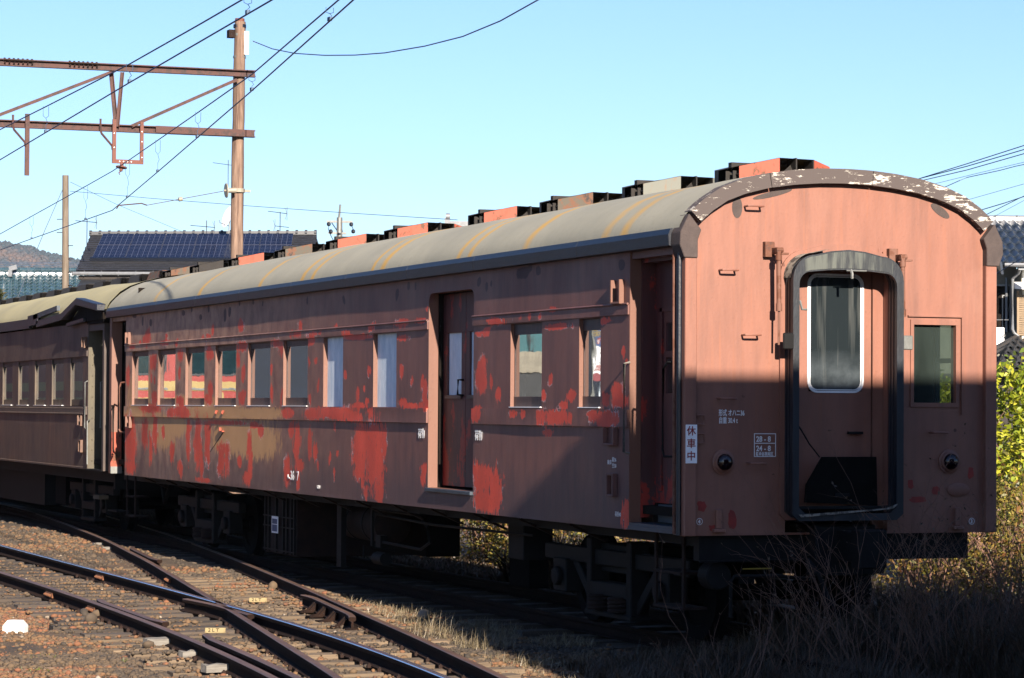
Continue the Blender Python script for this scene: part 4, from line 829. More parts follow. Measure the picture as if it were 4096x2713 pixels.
# lettering on the side
for xx in (-6.115, -4.53): text('荷物', (xx, -1.4068, 1.638), .105, 'side', WP, co, .95, bold=.001)
text('換', (-1.43, -1.4068, 1.475), .042, 'side', WP, co, 1.0); text('算', (-1.385, -1.4068, 1.475), .042, 'side', WP, co, 1.0)
text('積36', (-1.335, -1.4068, 1.497), .044, 'side', WP, co, 1.0); text('空30', (-1.335, -1.4068, 1.448), .044, 'side', WP, co, 1.0)
text('荷重40', (-1.27, -1.4068, 1.052), .045, 'side', WP, co, .9)
text('36', (-10.45, -1.4068, 1.10), .150, 'side', WP, co, 1.0, bold=.002); text('7', (-10.20, -1.4068, 1.10), .150, 'side', WP, co, 1.0, bold=.002)
mb = MB(); mb.box(-10.55, -10.48, -1.4068, -1.402, 1.115, 1.13); mb.box(-10.555, -10.54, -1.4068, -1.402, 1.12, 1.16); mb.obj('worn_letter', WP, co)
text('大井川', (-9.44, -1.4068, 1.035), .042, 'side', WP, co, 1.0)
# hooks, board holders and handrails on the side
def holder(x0, x1, z0, z1, d=.045, mt=None, op='top'):
    mb = MB(); r_ = .011
    for x in (x0, x1): mb.box(x-r_, x+r_, -1.40-d, -1.401, z0, z1)
    mb.box(x0+r_, x1-r_, -1.40-d, -1.401, z0, z0+.018)
    if op == 'closed': mb.box(x0+r_, x1-r_, -1.40-d, -1.401, z1-.018, z1)
    mb.obj('board_holder', mt or M['jamb'], co, bevel=.003)
holder(-1.30, -1.13, 2.79, 2.99); holder(-1.45, -1.24, 1.63, 1.775, mt=M['side']); holder(-1.37, -1.25, 1.21, 1.40, op='closed', mt=M['side'])
holder(-18.44, -18.26, 2.80, 2.97); holder(-18.38, -18.16, 1.62, 1.78)
def hrail(pts, r_=.011, mat=None, nm='handrail'):
    mb = MB(); mb.tube(pts, r_, 8); mb.obj(nm, mat or M['jamb'], co, smooth=True)
hrail([(-1.0, -1.40, 2.31), (-1.0, -1.45, 2.30), (-1.0, -1.45, 1.58), (-1.0, -1.40, 1.57)], .012, M['chunk'])
hrail([(-.13, -1.40, 2.30), (-.16, -1.45, 2.30), (-.24, -1.45, 2.25), (-.25, -1.45, 1.62), (-.22, -1.45, 1.56), (-.13, -1.40, 1.56)], .010, M['under'])
hrail([(-18.62, -1.37, 2.27), (-18.72, -1.43, 2.26), (-18.74, -1.44, 2.2), (-18.76, -1.44, 1.6), (-18.74, -1.43, 1.56), (-18.62, -1.37, 1.55)], .013, M['stepred'])
hrail([(-19.38, -1.37, 1.93), (-19.27, -1.43, 1.93), (-19.2, -1.43, 1.88), (-19.16, -1.43, 1.28), (-19.2, -1.43, 1.23), (-19.38, -1.38, 1.22)], .012, M['under'])
for x in (-13.55, -13.25): mb = MB(); mb.tube([(x-.03, -1.43, 1.88), (x-.02, -1.445, 1.84), (x+.02, -1.445, 1.84), (x+.03, -1.43, 1.88)], .008, 6); mb.obj('hook', M['vorange'], co)
mb = MB(); mb.box(-13.45, -13.30, -1.43, -1.401, 1.615, 1.63); mb.box(-13.45, -13.43, -1.43, -1.401, 1.63, 1.67); mb.obj('catch', M['vorange'], co)
mb = MB(); mb.prism([(-13.33, -1.405, 1.62), (-13.30, -1.405, 1.62), (-13.93, -1.405, 1.36), (-13.95, -1.405, 1.36)], (0, .003, 0)); mb.obj('scrape', M['cap'], co)
# ventilators
VX = [-1.117, -3.032, -5.015, -6.994, -9.707, -11.886, -14.061, -16.247, -18.3]
VM = ['vorange', 'vpale', 'vrust', 'vorange', 'vorange', 'vorange', 'vrust', 'vorange', 'vent']
def ventilator(x, parent, mat):
    PL = [(-.22, -.55), (0, -.47), (.08, -.14), (.08, .18), (-.02, .38), (-.30, .55), (-.52, .47), (-.60, .14), (-.60, -.18), (-.44, -.48)]
    def zr(y): return float(np.interp(y, [a[0] for a in ARC], [a[1] for a in ARC]))
    def zt(y): return 3.895+.125*math.cos(y/.55*1.42)
    x0 = x+.22; mb = MB(); n = len(PL)
    mb.v = [(x0+a, b, zt(b)) for a, b in PL]+[(x0-.26, 0, zt(0)+.012)]; mb.f = [(i, (i+1) % n, n) for i in range(n)]
    ins = .035
    opens = (0, 2, 5, 7)
    def wallq(i, rec=0.0, z0=None):
        (a, b), (c, d) = PL[i], PL[(i+1) % n]; q = .0
        mb.add([(x0+a-rec, b, zr(b)-.01), (x0+c-rec, d, zr(d)-.01), (x0+c-rec, d, zt(d)), (x0+a-rec, b, zt(b))], [(0, 1, 2, 3)])
    for i in (4, 6, 8, 9): wallq(i)
    # baffle inside and dividers of the openings
    mb.box(x0-.30, x0-.24, -.42, .42, 3.78, 3.99)
    for (a, b), (c, d) in ((PL[2], PL[3]),):
        for f in (0, .5, 1): yy = b+(d-b)*f; mb.box(x0+a-.16, x0+a, yy-.006, yy+.006, zr(yy)-.01, zt(yy)-.004)
        mb.box(x0+a-.10, x0+a-.002, b, d, zr(b)-.01, zr(b)+.022)
        mb.add([(x0+a-.02, b, zr(b)+.01), (x0+a-.02, (b+d)/2, zr(b)+.01), (x0+a-.10, (b+d)/2, zt(0)-.05)], [(0, 1, 2)])
    (a, b), (c, d) = PL[0], PL[1]
    for f in (.35, .7): mb.box(x0+a+(c-a)*f-.005, x0+a+(c-a)*f+.005, b+(d-b)*f, b+(d-b)*f+.10, zr(b), zt(b)-.01)
    mb.box(x0+a, x0+c, -.47, -.46, zr(-.5)+.05, zr(-.5)+.06)
    v = mb.obj('ventilator', M['vent'], parent)
    mb = MB()
    for i in (1, 3):
        (a, b), (c, d) = PL[i], PL[(i+1) % n]
        mb.prism([(x0+a+.001, b, zr(b)-.01), (x0+c+.001, d, zr(d)-.01), (x0+c+.001, d, zt(d)-.003), (x0+a+.001, b, zt(b)-.003)], (.006, 0, 0))
    mb.obj('panel', M[mat], v)
for x, mt in zip(VX, VM): ventilator(x, co, mt)
# underframe equipment
U = M['under']; D_ = M['dark']
def ub(nm, x0, x1, y0, y1, z0, z1, mt=None, bev=.008): mb = MB(); mb.box(x0, x1, y0, y1, z0, z1); return mb.obj(nm, mt or U, co, bevel=bev)
for y, sy in ((0, 0),):
    mb = MB(); mb.box(-.16, -.06, -1.22, 1.20, .745, .945); mb.box(-.06, -.045, -1.22, 1.20, .735, .75); mb.obj('buffer_beam', M['steelblue'] if False else U, co)
mb = MB(); mb.box(-.06, .10, -.28, .26, .62, 1.02); mb.box(.05, .42, -.09, .09, .74, .98); mb.box(.40, .55, -.13, .11, .70, 1.0); mb.tube([(.1, -.35, .75), (.3, -.36, .65), (.35, -.3, .45), (.3, -.22, .35)], .025, 8); mb.obj('coupler', M['under'], co, bevel=.01)
mb = MB(); mb.tube([(-.05, -.95, .30), (-.05, -.95, .58), (-.05, -.92, .62), (-.05, -.55, .62), (-.05, -.2, .58)], .016, 8); mb.obj('air_pipe', M['under'], co, smooth=True)
mb = MB(); mb.lathe([(0, .11), (.16, .11), (.17, .10)], (-.28, -1.02, .62), (1, 0, 0), 16); mb.obj('small_reservoir', M['under'], co, smooth=True)
mb = MB(); mb.box(-.04, -.03, -.85, -.60, .675, .685); mb.obj('yellow_strip', simple('yellow_strip_paint', (.6, .42, .03), rough=.5), co)
# battery box with doors, battens and label
bb = ub('battery_box', -12.57, -11.24, -1.08, .9, .175, .86, M['rustdark'])
mb = MB()
for x in (-12.5, -12.35, -12.05, -11.75, -11.6, -11.42, -11.3): mb.box(x-.02, x+.02, -1.105, -1.08, .19, .85)
for z in (.22, .5, .62): mb.box(-12.56, -11.25, -1.11, -1.105, z-.008, z+.008)
mb.obj('door_batten', U, bb)
mb = MB(); mb.box(-12.16, -11.90, -1.118, -1.112, .42, .62); lb_ = mb.obj('label_plate', M['signwhite'], bb); mb = MB(); mb.box(-12.13, -11.93, -1.121, -1.118, .53, .59); mb.box(-12.13, -11.93, -1.121, -1.118, .44, .52); mb.obj('label_print', simple('blue_print', (.05, .14, .38), rough=.5, bump=0), lb_ if False else bb)
# air reservoir with straps, pipes
mb = MB(); rr = .21; mb.lathe([(0, .05), (.02, rr*.7), (.06, rr), (1.32, rr), (1.36, rr*.7), (1.38, .05)], (-10.0, -.78, .66), (1, 0, 0), 24); tk = mb.obj('air_reservoir', M['rustdark'], co, smooth=True)
mb = MB()
for x in (-9.72, -9.15): mb.lathe([(0, rr+.008), (.05, rr+.008)], (x, -.78, .66), (1, 0, 0), 24)
mb.obj('strap', U, tk)
mb = MB(); mb.box(-9.60, -9.44, -1.12, -1.06, .16, .92); mb.box(-8.42, -8.38, -1.12, -1.09, .45, .92); mb.obj('hanger_post', U, co)
mb = MB(); mb.tube([(-8.6, -1.0, .78), (-6.8, -1.0, .74), (-4.0, -1.02, .76)], .014, 6); mb.tube([(-8.6, -1.0, .83), (-7.2, -1.0, .82), (-7.0, -.98, .7), (-7.0, -.95, .55), (-7.3, -.95, .46), (-8.5, -.95, .48)], .016, 6); mb.tube([(-8.7, -.95, .30), (-8.4, -.95, .30)], .07, 12); mb.box(-8.66, -8.5, -.98, -.9, .42, .55); mb.tube([(-9.0, -1.0, .30), (-9.0, -1.0, .42)], .012, 6); mb.obj('brake_pipe', U, co, smooth=True)
ub('generator_box', -12.5, -11.8, .1, 1.1, .30, .86, D_); ub('generator_box', -10.6, -8.72, -.38, .02, .30, .86, D_)
mb = MB(); mb.box(-16.4, -12.6, .0, 1.1, .55, .86); mb.obj('water_tank', D_, co)
ub('equipment_box', -6.92, -6.36, -.11, .10, .10, .86, D_)
ub('junction_box', -4.95, -4.55, -.9, -.6, .50, .84)
for x in np.arange(-17.6, -1.5, 1.17):
    mb = MB(); mb.prism([(x, -1.36, .93), (x+.06, -1.36, .93), (x+.06, -1.02, .78), (x, -1.02, .78)], (0, 0, .02)); mb.obj('outrigger', M['rustdark'], co)
# end steps hung below the doors
for x0, x1 in ((-.88, -.36), (-19.2, -18.7)):
    mb = MB()
    for x in (x0, x1): mb.box(x-.018, x+.018, -1.22, -1.20, .34, .95)
    mb.box(x0, x1, -1.24, -1.0, .34, .36); mb.box(x0, x1, -1.24, -1.0, .62, .64); mb.obj('foot_step', M['rustdark'], co)
# bogies
def bogie(cx, parent, detail=True):
    mb = MB()
    for sy in (-1, 1):
        y = sy*.86
        mb.box(cx-1.55, cx+1.55, y-.05, y+.05, .56, .70); mb.box(cx-.42, cx+.42, y-.09, y+.09, .30, .42); mb.box(cx-.48, cx-.38, y-.09, y+.09, .15, .80); mb.box(cx+.38, cx+.48, y-.09, y+.09, .15, .80)
        mb.prism([(cx-1.0, y-.03, .6), (cx-.85, y-.03, .6), (cx-.35, y-.03, .18), (cx-.5, y-.03, .18)], (0, .06, 0)); mb.prism([(cx+1.0, y-.03, .6), (cx+.85, y-.03, .6), (cx+.35, y-.03, .18), (cx+.5, y-.03, .18)], (0, .06, 0))
        mb.box(cx-.5, cx+.5, y-.1, y+.1, .12, .17)
    mb.box(cx-.4, cx+.4, -.85, .85, .5, .75)
    b = mb.obj('bogie_frame', U, parent, bevel=.01)
    for ax in (-1.1, 1.1):
        mb = MB()
        for sy in (-1, 1):
            mb.lathe([(0, .43), (.025, .43), (.03, .40), (.05, .38), (.10, .38), (.13, .39), (.13, .28), (.10, .27), (.10, .12), (.16, .10), (.16, .07)], (cx+ax, sy*.50, .43-.03), (0, sy, 0), 32)
        mb.tube([(cx+ax, -.9, .40), (cx+ax, .9, .40)], .07, 12); mb.obj('wheelset', M['dark'], b, smooth=True)
        for sy in (-1, 1):
            mb = MB(); mb.box(cx+ax-.15, cx+ax+.15, sy*.86-.09, sy*.86+.09, .28, .58); mb.lathe([(0, .09), (.05, .085), (.055, .02)], (cx+ax, sy*.95, .42), (0, sy, 0), 14); mb.obj('axle_box', U, b, bevel=.01)
    if detail:
        for q in (-.22, .22):
            mb = MB(); pts = [(cx+q+.10*math.cos(t_*1.0), -.93+.10*math.sin(t_*1.0), .17+.15*t_/28) for t_ in np.arange(0, 28, .45)]; mb.tube(pts, .018, 6); mb.obj('coil_spring', M['rustdark'], b, smooth=True)
bogie(-2.45, co); bogie(-15.9, co)

# ================================================================== COACH 2 (behind)
X2, X2E = -19.95, -39.3
c2 = thing('railway_coach', (-29.6, 0, 0), 'rear darker brown coach with khaki roof and broken eaves boards', 'railway coach')
M['side2'] = coach_paint('side_paint_old', (.18, .105, .07), (.035, .026, .034), use_attr=False, dirtamt=1.1)
M['belt2'] = simple('riveted_belt', (.15, .10, .075), (.08, .05, .04), 10, (1, 1, .4), .6)
W2 = [(-22.32-1.478*i*.0-(.0), 0) for i in range(0)]
w2 = [(-22.24, -21.36), (-23.62, -22.74), (-24.97, -24.09), (-26.35, -25.47), (-27.74, -26.86), (-29.12, -28.24), (-30.5, -29.62)]
dense_wall('side_wall', X2E, -21.02, .97, 3.18, [(a, b, 1.925, 2.66) for a, b in w2], -1.395, .09, [M['side2'], M['olive2'], M['interior']], c2, res=.25, attr=False)
for i, (a, b) in enumerate(w2): make_window(a, b, 1.925, 2.66, y=-1.374, mt_=M['olive2'], parent=c2, sill=i > 0, gmat=M['glass'])
mb = MB(); mb.box(X2E, -21.03, -1.425, -1.394, 1.795, 1.917); bl = mb.obj('sill_belt', M['belt2'], c2)
mb = MB(); mb.box(X2E, -21.03, -1.415, -1.394, 2.675, 2.76); mb.obj('header_belt', M['side2'], c2)
mb = MB(); rv = MB(); rv.lathe([(0, .008), (.006, .005)], (0, 0, 0), (0, -1, 0), 5); rme = rv.mesh('rivet', M['belt2'])
mb = MB()
for x in np.arange(-31, -21.05, .085):
    for z, y in ((1.815, -1.425), (1.895, -1.425), (1.0, -1.395)): mb.lathe([(0, .009), (.007, .005)], (x, y, z), (0, -1, 0), 5)
r_ = mb.obj('rivet_rows', M['belt2'], c2); r_['kind'] = 'stuff'
mb = MB(); mb.box(-21.02, -20.98, -1.40, -1.30, .97, 3.15); mb.obj('door_jamb', M['belt2'], c2)
M['olive'] = simple('olive_jamb', (.17, .14, .08), (.10, .08, .05), 10, (1, 1, .3), .6)
mb = MB(); mb.box(-20.98, -20.975, -1.395, -1.02, .97, 3.1)
for z in np.arange(1.1, 3.0, .16): mb.lathe([(0, .014), (.008, .01)], (-20.975, -1.33, z), (1, 0, 0), 6)
mb.obj('vestibule_wall', M['olive'], c2)
mb = MB(); mb.box(-20.05, X2, -1.395, -1.28, .97, 3.15); mb.box(-20.98, -20.05, -1.39, -1.30, 3.05, 3.15); mb.obj('corner_post', M['belt2'], c2)
mb = MB(); mb.box(-20.98, X2, 1.30, 1.39, .97, 3.15); mb.box(X2E, -20.98, 1.30, 1.39, .97, 3.15); mb.box(X2E, X2, -1.3, 1.3, 1.05, 1.12); mb.box(X2-.05, X2, -1.28, -.45, .97, 3.4); mb.box(X2-.05, X2, .45, 1.3, .97, 3.4); mb.box(X2-.05, X2, -.45, .45, 3.0, 3.6); mb.box(-21.0, -20.96, -1.0, 1.3, 1.1, 3.5); mb.box(X2E, X2E+.05, -1.3, 1.3, .97, 3.6); mb.obj('body_shell', M['interior'], c2)
mb = MB(); mb.box(-20.98, -20.05, -1.40, -1.0, .96, .985); mb.box(-20.9, -20.15, -1.0, -.97, 1.12, 3.0); mb.obj('step', M['under'], c2)
mb = MB(); mb.box(-19.94, -19.56, -.55, .55, 1.05, 3.15); mb.obj('gangway_bellows', M['rubber'], c2)
mb = MB(); mb.tube([(-21.0, -1.40, 2.3), (-21.0, -1.44, 2.28), (-21.0, -1.44, 1.6), (-21.0, -1.40, 1.57)], .012, 6); mb.tube([(-20.93, -1.38, 1.72), (-20.86, -1.43, 1.70), (-20.86, -1.43, 1.05)], .01, 6); mb.tube([(-20.3, -1.30, 2.3), (-20.3, -1.36, 2.28), (-20.3, -1.36, 1.6)], .01, 6); mb.obj('handrail', M['galv'], c2, smooth=True)
co_save = co; co = c2
holder(-21.27, -21.10, 2.80, 2.97, mt=M['trimtan']); holder(-21.52, -21.30, 1.62, 1.78, mt=M['trimtan']); holder(-21.43, -21.29, 1.22, 1.41, mt=M['trimtan'], op='closed')
co = co_save
ARC2 = [(y, z+.02-(.02 if abs(y) > 1.3 else 0)) for y, z in ARC]
def wob2(x, y):
    w = (float(vnoise(np.array(x), np.array(y), 1.3, 21))-.5)*.05
    if x > -21.6: w -= .07*max(0, 1-abs(x+20.5)/.7)*(1-abs(y)/1.6)*.8
    return w
roof('roof', ARC2, np.linspace(X2E, -19.62, 110), M['roof2'], c2, wob2)
xs2 = [X2E, -36, -33, -31, -29.3, -27.2, -25.2]
for a, b in zip(xs2[:-1], xs2[1:]):
    mb = MB(); mb.box(a+.005, b-.005, -1.455, -1.40, 3.20, 3.355); mb.obj('fascia', M['gutter'], c2)
for a, b, z0, z1, zz0, zz1, mt in ((-25.2, -24.4, 3.23, 3.40, 3.25, 3.42, 'gutter'), (-24.75, -22.9, 3.33, 3.41, 3.42, 3.50, 'steelblue'), (-24.5, -22.2, 3.2, 3.30, 3.28, 3.38, 'gutter'), (-22.2, -21.0, 3.15, 3.2, 3.2, 3.25, 'gutter')):
    mb = MB(); mb.prism([(a, -1.48, z0), (b, -1.48, zz0), (b, -1.48, zz1), (a, -1.48, z1)], (0, .05, 0)); mb.obj('fascia', M[mt], c2)
mb = MB(); mb.prism([(-22.25, -1.55, 3.25), (-21.25, -1.55, 3.45), (-19.8, -1.55, 3.32), (-19.8, -1.55, 3.42), (-21.2, -1.55, 3.56), (-22.3, -1.55, 3.36)], (0, .14, 0)); mb.obj('sprung_eaves_board', M['gutter'], c2, bevel=.01)
mb = MB(); mb.prism([(-22.1, -1.44, 3.2), (-19.85, -1.44, 3.2), (-19.85, -1.44, 3.34), (-21.25, -1.44, 3.46)], (0, .05, 0)); mb.box(-21.0, -19.9, -1.42, -1.30, 3.15, 3.22); mb.obj('eaves_gap', M['interior'], c2)
k = 0
for x in np.arange(-21.0, -38, -1.28):
    mb = MB(); zz = 3.84; mb.v = []
    mb.prism([(x-.98, -.30, zz-.02), (x-.98, -.22, zz+.17), (x-.98, .22, zz+.17), (x-.98, .30, zz-.02)], (.80, 0, 0)); v = mb.obj('ventilator', M['vent'] if k else M['vrust'], c2)
    mb = MB(); mb.box(x-.17, x-.15, -.27, .27, zz-.02, zz+.15); mb.box(x-.03, x-.01, -.27, .27, zz-.02, zz+.15); mb.box(x-.15, x-.03, -.02, .02, zz-.02, zz+.14); mb.obj('end_louvre', M['dark'], v); k += 1
ventilator(-19.9, c2, 'vrust')
bogie(-22.9, c2, False)
mb = MB(); mb.box(-38, -20.1, -.10, .10, .80, .97); mb.box(-38, -20.1, -1.2, -1.1, .8, .97); mb.box(-34, -26, -1.0, 1.1, .25, .85); mb.box(-20.1, -20.0, -1.2, 1.2, .7, .95); mb.box(-20.9, -20.3, -1.1, -.9, .35, .37); mb.obj('underframe', M['under'], c2)
mb = MB(); mb.box(-20.05, -19.45, -.12, .12, .72, .98); mb.tube([(-20, -.5, .8), (-19.8, -.5, .5), (-19.5, -.5, .78)], .03, 8); mb.obj('coupler', M['under'], c2)
mb = MB(); mb.box(-21.9, -21.5, -1.10, -.95, .50, .56); mb.obj('timber_step', M['sleeper2'], c2)
mb = MB(); mb.box(-36, -34, -1.0, 1, .1, .8); mb.box(-25.6, -24.8, -.9, .9, .3, .85); mb.obj('equipment_box', D_, c2)

# ================================================================== CATENARY
GXP = -28.0
ga = thing('catenary_gantry', (GXP, 2.85, -.2), 'rusty red beam gantry carried on a tall weathered wooden pole', 'catenary gantry')
mb = MB(); npt = 26; base = 0
for i in range(npt+1):
    z = -.3+9.2*i/npt; rr = .132-.030*i/npt; ox = .02*math.sin(z*.9); oy = 2.85+.004*z
    for j in range(14):
        q = 2*math.pi*j/14; k_ = rr*(1+random.uniform(-.05, .05)+.04*math.sin(3*q+z)); mb.v.append((GXP+ox+k_*math.cos(q), oy+k_*math.sin(q), z))
for i in range(npt):
    for j in range(14): mb.f.append((i*14+j, i*14+(j+1) % 14, (i+1)*14+(j+1) % 14, (i+1)*14+j))
mb.f.append(tuple(npt*14+j for j in range(14))); mb.obj('pole', M['pole'], ga, smooth=True)
mb = MB(); mb.tube([(GXP, 2.885, 8.9), (GXP, 2.885, 8.96)], .09, 10); mb.obj('pole_cap', M['beamred'], ga)
for z, w in ((8.82, .03), (8.66, .022), (8.26, .02)):
    mb = MB(); mb.tube([(GXP, 2.885, z-w), (GXP, 2.885, z+w)], .118, 14); mb.obj('band', M['galv'] if z < 8.8 else M['gutter'], ga, smooth=True)
mb = MB(); mb.box(GXP+.08, GXP+.13, 2.94, 3.02, 8.3, 8.72); mb.obj('insulator_box', M['signwhite'], ga)
mb = MB(); mb.box(GXP-.06, GXP+.1, 2.66, 2.78, 8.6, 8.74); mb.obj('bracket', M['rustdark'], ga)
YL2 = -11.6
def beam(nm, y0, y1, z0, z1, hw=.05, h=.075, mt='beamrust', x=GXP+.14):
    mb = MB(); mb.prism([(x-hw, y0, z0-h), (x+hw, y0, z0-h), (x+hw, y0, z0-h+.018), (x-.01, y0, z0-h+.018), (x-.01, y0, z0+h-.018), (x+hw, y0, z0+h-.018), (x+hw, y0, z0+h), (x-hw, y0, z0+h)], (0, y1-y0, z1-z0)); return mb.obj(nm, M[mt], ga)
beam('top_beam', YL2, 3.14, 7.86, 7.95, h=.062); beam('lower_beam', YL2, 3.14, 6.83, 6.86, h=.065)
mb = MB(); mb.box(GXP+.19, GXP+.205, 1.30, 3.12, 6.80, 6.925); mb.obj('splice_plate', M['beamrust'], ga)
for y0 in (-1.2, -.05, -3.5):
    mb = MB(); mb.box(GXP+.10, GXP+.20, y0-.22, y0+.3, 7.965+.007*y0, 7.985+.007*y0)
    for q in np.linspace(-.2, .28, 7): mb.lathe([(0, .022), (.028, .018)], (GXP+.15, y0+q, 7.985+.007*y0), (0, 0, 1), 6); mb.lathe([(0, .02), (.02, .015)], (GXP+.19, y0+q, 7.93+.007*y0), (1, 0, 0), 6)
    mb.obj('splice_plate', M['rustdark'], ga)
def bar(nm, a, b, w=.028, mt='beamrust'):
    mb = MB(); a = Vector(a); b = Vector(b); d = (b-a).normalized(); n1 = Vector((1, 0, 0)); n2 = d.cross(n1).normalized()
    mb.prism([a-n1*w-n2*w, a+n1*w-n2*w, a+n1*w-n2*w*.6, a-n1*w*.6-n2*w*.6, a-n1*w*.6+n2*w, a-n1*w+n2*w], b-a); return mb.obj(nm, M[mt], ga)
X_ = GXP+.17
bar('diagonal', (X_, 2.80, 7.83), (X_, .86, 6.90)); bar('diagonal', (X_, .55, 7.87), (X_, -1.75, 6.88)); bar('diagonal', (X_, -4.0, 7.8), (X_, -1.75, 6.9)); bar('diagonal', (X_, -6.6, 6.85), (X_, -4.0, 7.8))
bar('post', (X_-.05, .50, 7.85), (X_-.05, .60, 6.88), .035); bar('post', (X_+.04, .68, 7.85), (X_+.04, .60, 6.88), .03); bar('post', (X_, -4.0, 7.8), (X_, -4.0, 6.85), .03)
mb = MB(); X2_ = GXP+.24; mb.box(X2_, X2_+.04, .50, .565, 6.26, 7.0); mb.box(X2_, X2_+.04, 1.0, 1.06, 6.24, 6.97); mb.box(X2_+.002, X2_+.038, .50, 1.06, 6.22, 6.29)
df = mb.obj('drop_frame', M['beamred'], ga); mb = MB()
for y, z in [(1.03, 6.8), (1.03, 6.62), (1.03, 6.45), (1.03, 6.34), (.53, 6.75), (.53, 6.5), (.63, 6.255), (.7, 6.255), (.77, 6.255), (.84, 6.255)]: mb.lathe([(0, .010), (.004, .010)], (X2_+.039, y, z), (1, 0, 0), 8)
mb.obj('bolt_hole', M['signwhite'], df)
mb = MB(); mb.box(X2_-.05, X2_+.0, -1.04, -.965, 5.95, 7.03); mb.obj('drop_post', M['beamrust'], ga)
for y in (.29, -1.26):
    mb = MB(); mb.tube([(X2_, y, 7.0), (X2_, y, 6.80), (X2_, y+.02, 6.74), (X2_, y+.21, 6.53), (X2_, y+.22, 6.46)], .02, 6); mb.obj('brace', M['beamrust'], ga)
mb = MB(); mb.lathe([(0, .03), (.08, .035), (.09, .10), (.11, .10), (.13, .03), (.17, .03)], (X2_+.02, .68, 6.25), (.1, -.15, -1), 14); mb.tube([(X2_+.03, .66, 6.09), (X2_+.03, .62, 6.05), (X2_+.03, .64, 6.02)], .012, 6); mb.obj('insulator', M['beamred'], ga, smooth=True)
# steady arm, strain insulators
mb = MB(); mb.tube([(GXP+.2, .60, 5.42), (GXP+.2, .64, 5.48), (GXP+.2, .8, 5.50), (GXP+.2, 1.05, 5.53), (GXP+.2, 1.15, 5.50)], .012, 6); mb.tube([(GXP+.2, 1.15, 5.50), (GXP+.2, 2.55, 5.80)], .006, 5); mb.obj('steady_arm', M['beamrust'], ga)
mb = MB(); mb.lathe([(0, .01), (.01, .04), (.07, .04), (.08, .01)], (GXP+.2, 1.72, 5.62), (0, 1, .22), 10); mb.obj('strain_insulator', M['porcelain'], ga, smooth=True)
mb = MB(); mb.lathe([(0, .02), (.03, .02), (.035, .13), (.05, .135), (.06, .04), (.12, .045), (.22, .05)], (GXP+.2, 2.56, 5.81), (0, 1, .05), 16); mb.obj('disc_insulator', M['porcelain'], ga, smooth=True)
mb = MB(); mb.tube([(GXP, 2.87, 5.80), (GXP, 2.87, 5.87)], .137, 14); mb.box(GXP-.02, GXP+.05, 2.95, 3.1, 5.81, 5.85); mb.obj('band', M['porcelain'], ga)
# the gantry's far post, outside the picture on the platform side
mb = MB(); mb.tube([(GXP, YL2, -.3), (GXP, YL2, 8.7)], .13, 12); mb.obj('pole', M['pole'], ga, smooth=True)
WR_ = {'W1': [(-60, -1.3, 6.5), (-28, -2.72, 6.05), (-18.98, -3.14, 5.83), (-14.9, -3.33, 5.73), (-9.27, -3.59, 5.6), (-5.82, -3.73, 5.57), (-3.03, -3.85, 5.55), (9, -4.38, 5.7)],
       'W2': [(-60, -1.3, 5.4), (-28, -2.72, 5.4), (-18.98, -3.14, 5.4), (-9.27, -3.59, 5.4), (-3.03, -3.85, 5.4), (9, -4.38, 5.4)],
       'W3': [(-75, 2.4, 5.7), (-41.06, 1.06, 5.76), (-36.75, .89, 5.87), (-30.55, .66, 6.03), (-27.96, .56, 6.1), (-24.88, .11, 6.01), (-19.87, -.63, 5.87), (-14.69, -1.39, 5.73), (-9.46, -2.18, 5.58), (-5.84, -2.74, 5.54), (-2.89, -3.19, 5.51), (9, -5.0, 5.7)],
       'W4': [(-75, 2.4, 5.4), (-41.06, 1.06, 5.4), (-27.96, .56, 5.4), (-19.87, -.63, 5.4), (-9.46, -2.18, 5.4), (-2.89, -3.19, 5.4), (9, -5.0, 5.4)]}
WL = {'W1': 'upper overhead wire of the pair that misses the tall pole', 'W2': 'lower overhead wire of the pair that misses the tall pole', 'W3': 'upper overhead wire hung from the orange insulator on the drop frame', 'W4': 'lower overhead wire pulled sideways by the steady arm'}
def ptx(P, f):
    P = np.array(P); x = np.linspace(P[0, 0], P[-1, 0], 4000); Q = np.stack([x, np.interp(x, P[:, 0], P[:, 1]), np.interp(x, P[:, 0], P[:, 2])], 1)
    d = Q-np.array(CAM); z = d@np.array(fwd); px = PW/2+F*(d@np.array(rgt))/z; ok = z > 2; k = np.argmin(np.where(ok, abs(px-f), 1e9)); return Q[k]
wo = {}
for k_, P_ in WR_.items():
    mb = MB(); mb.tube(P_, .0078, 6); wo[k_] = mb.obj('overhead_wire', M['wire'], None, label=WL[k_], cat='overhead wire', group='overhead line wires', smooth=True)
for top, bot, L in (('W1', 'W2', (-60, 184, 519, 992)), ('W3', 'W4', (1319, 1008, 793, 632, 511, 343, 126))):
    for px in L:
        a = ptx(WR_[top], px); b = ptx(WR_[bot], px); a = Vector(a); b = Vector((a.x, *b[1:])) if False else Vector(b)
        b = Vector((a.x, float(np.interp(a.x, [p[0] for p in WR_[bot]], [p[1] for p in WR_[bot]])), float(np.interp(a.x, [p[0] for p in WR_[bot]], [p[2] for p in WR_[bot]]))))
        m_ = a.lerp(b, .45); mb = MB(); s_ = Vector((.0, .035, 0)); mb.tube([a-s_, a.lerp(m_, .8)-s_, m_, a.lerp(m_, .8)+s_, a+s_], .0035, 4); mb.tube([m_, m_.lerp(b, .3)+s_*.6, m_.lerp(b, .5), b], .0035, 4); mb.box(b.x-.03, b.x+.03, b.y-.015, b.y+.015, b.z-.0, b.z+.035)
        mb.obj('dropper', M['cable'], wo[top])
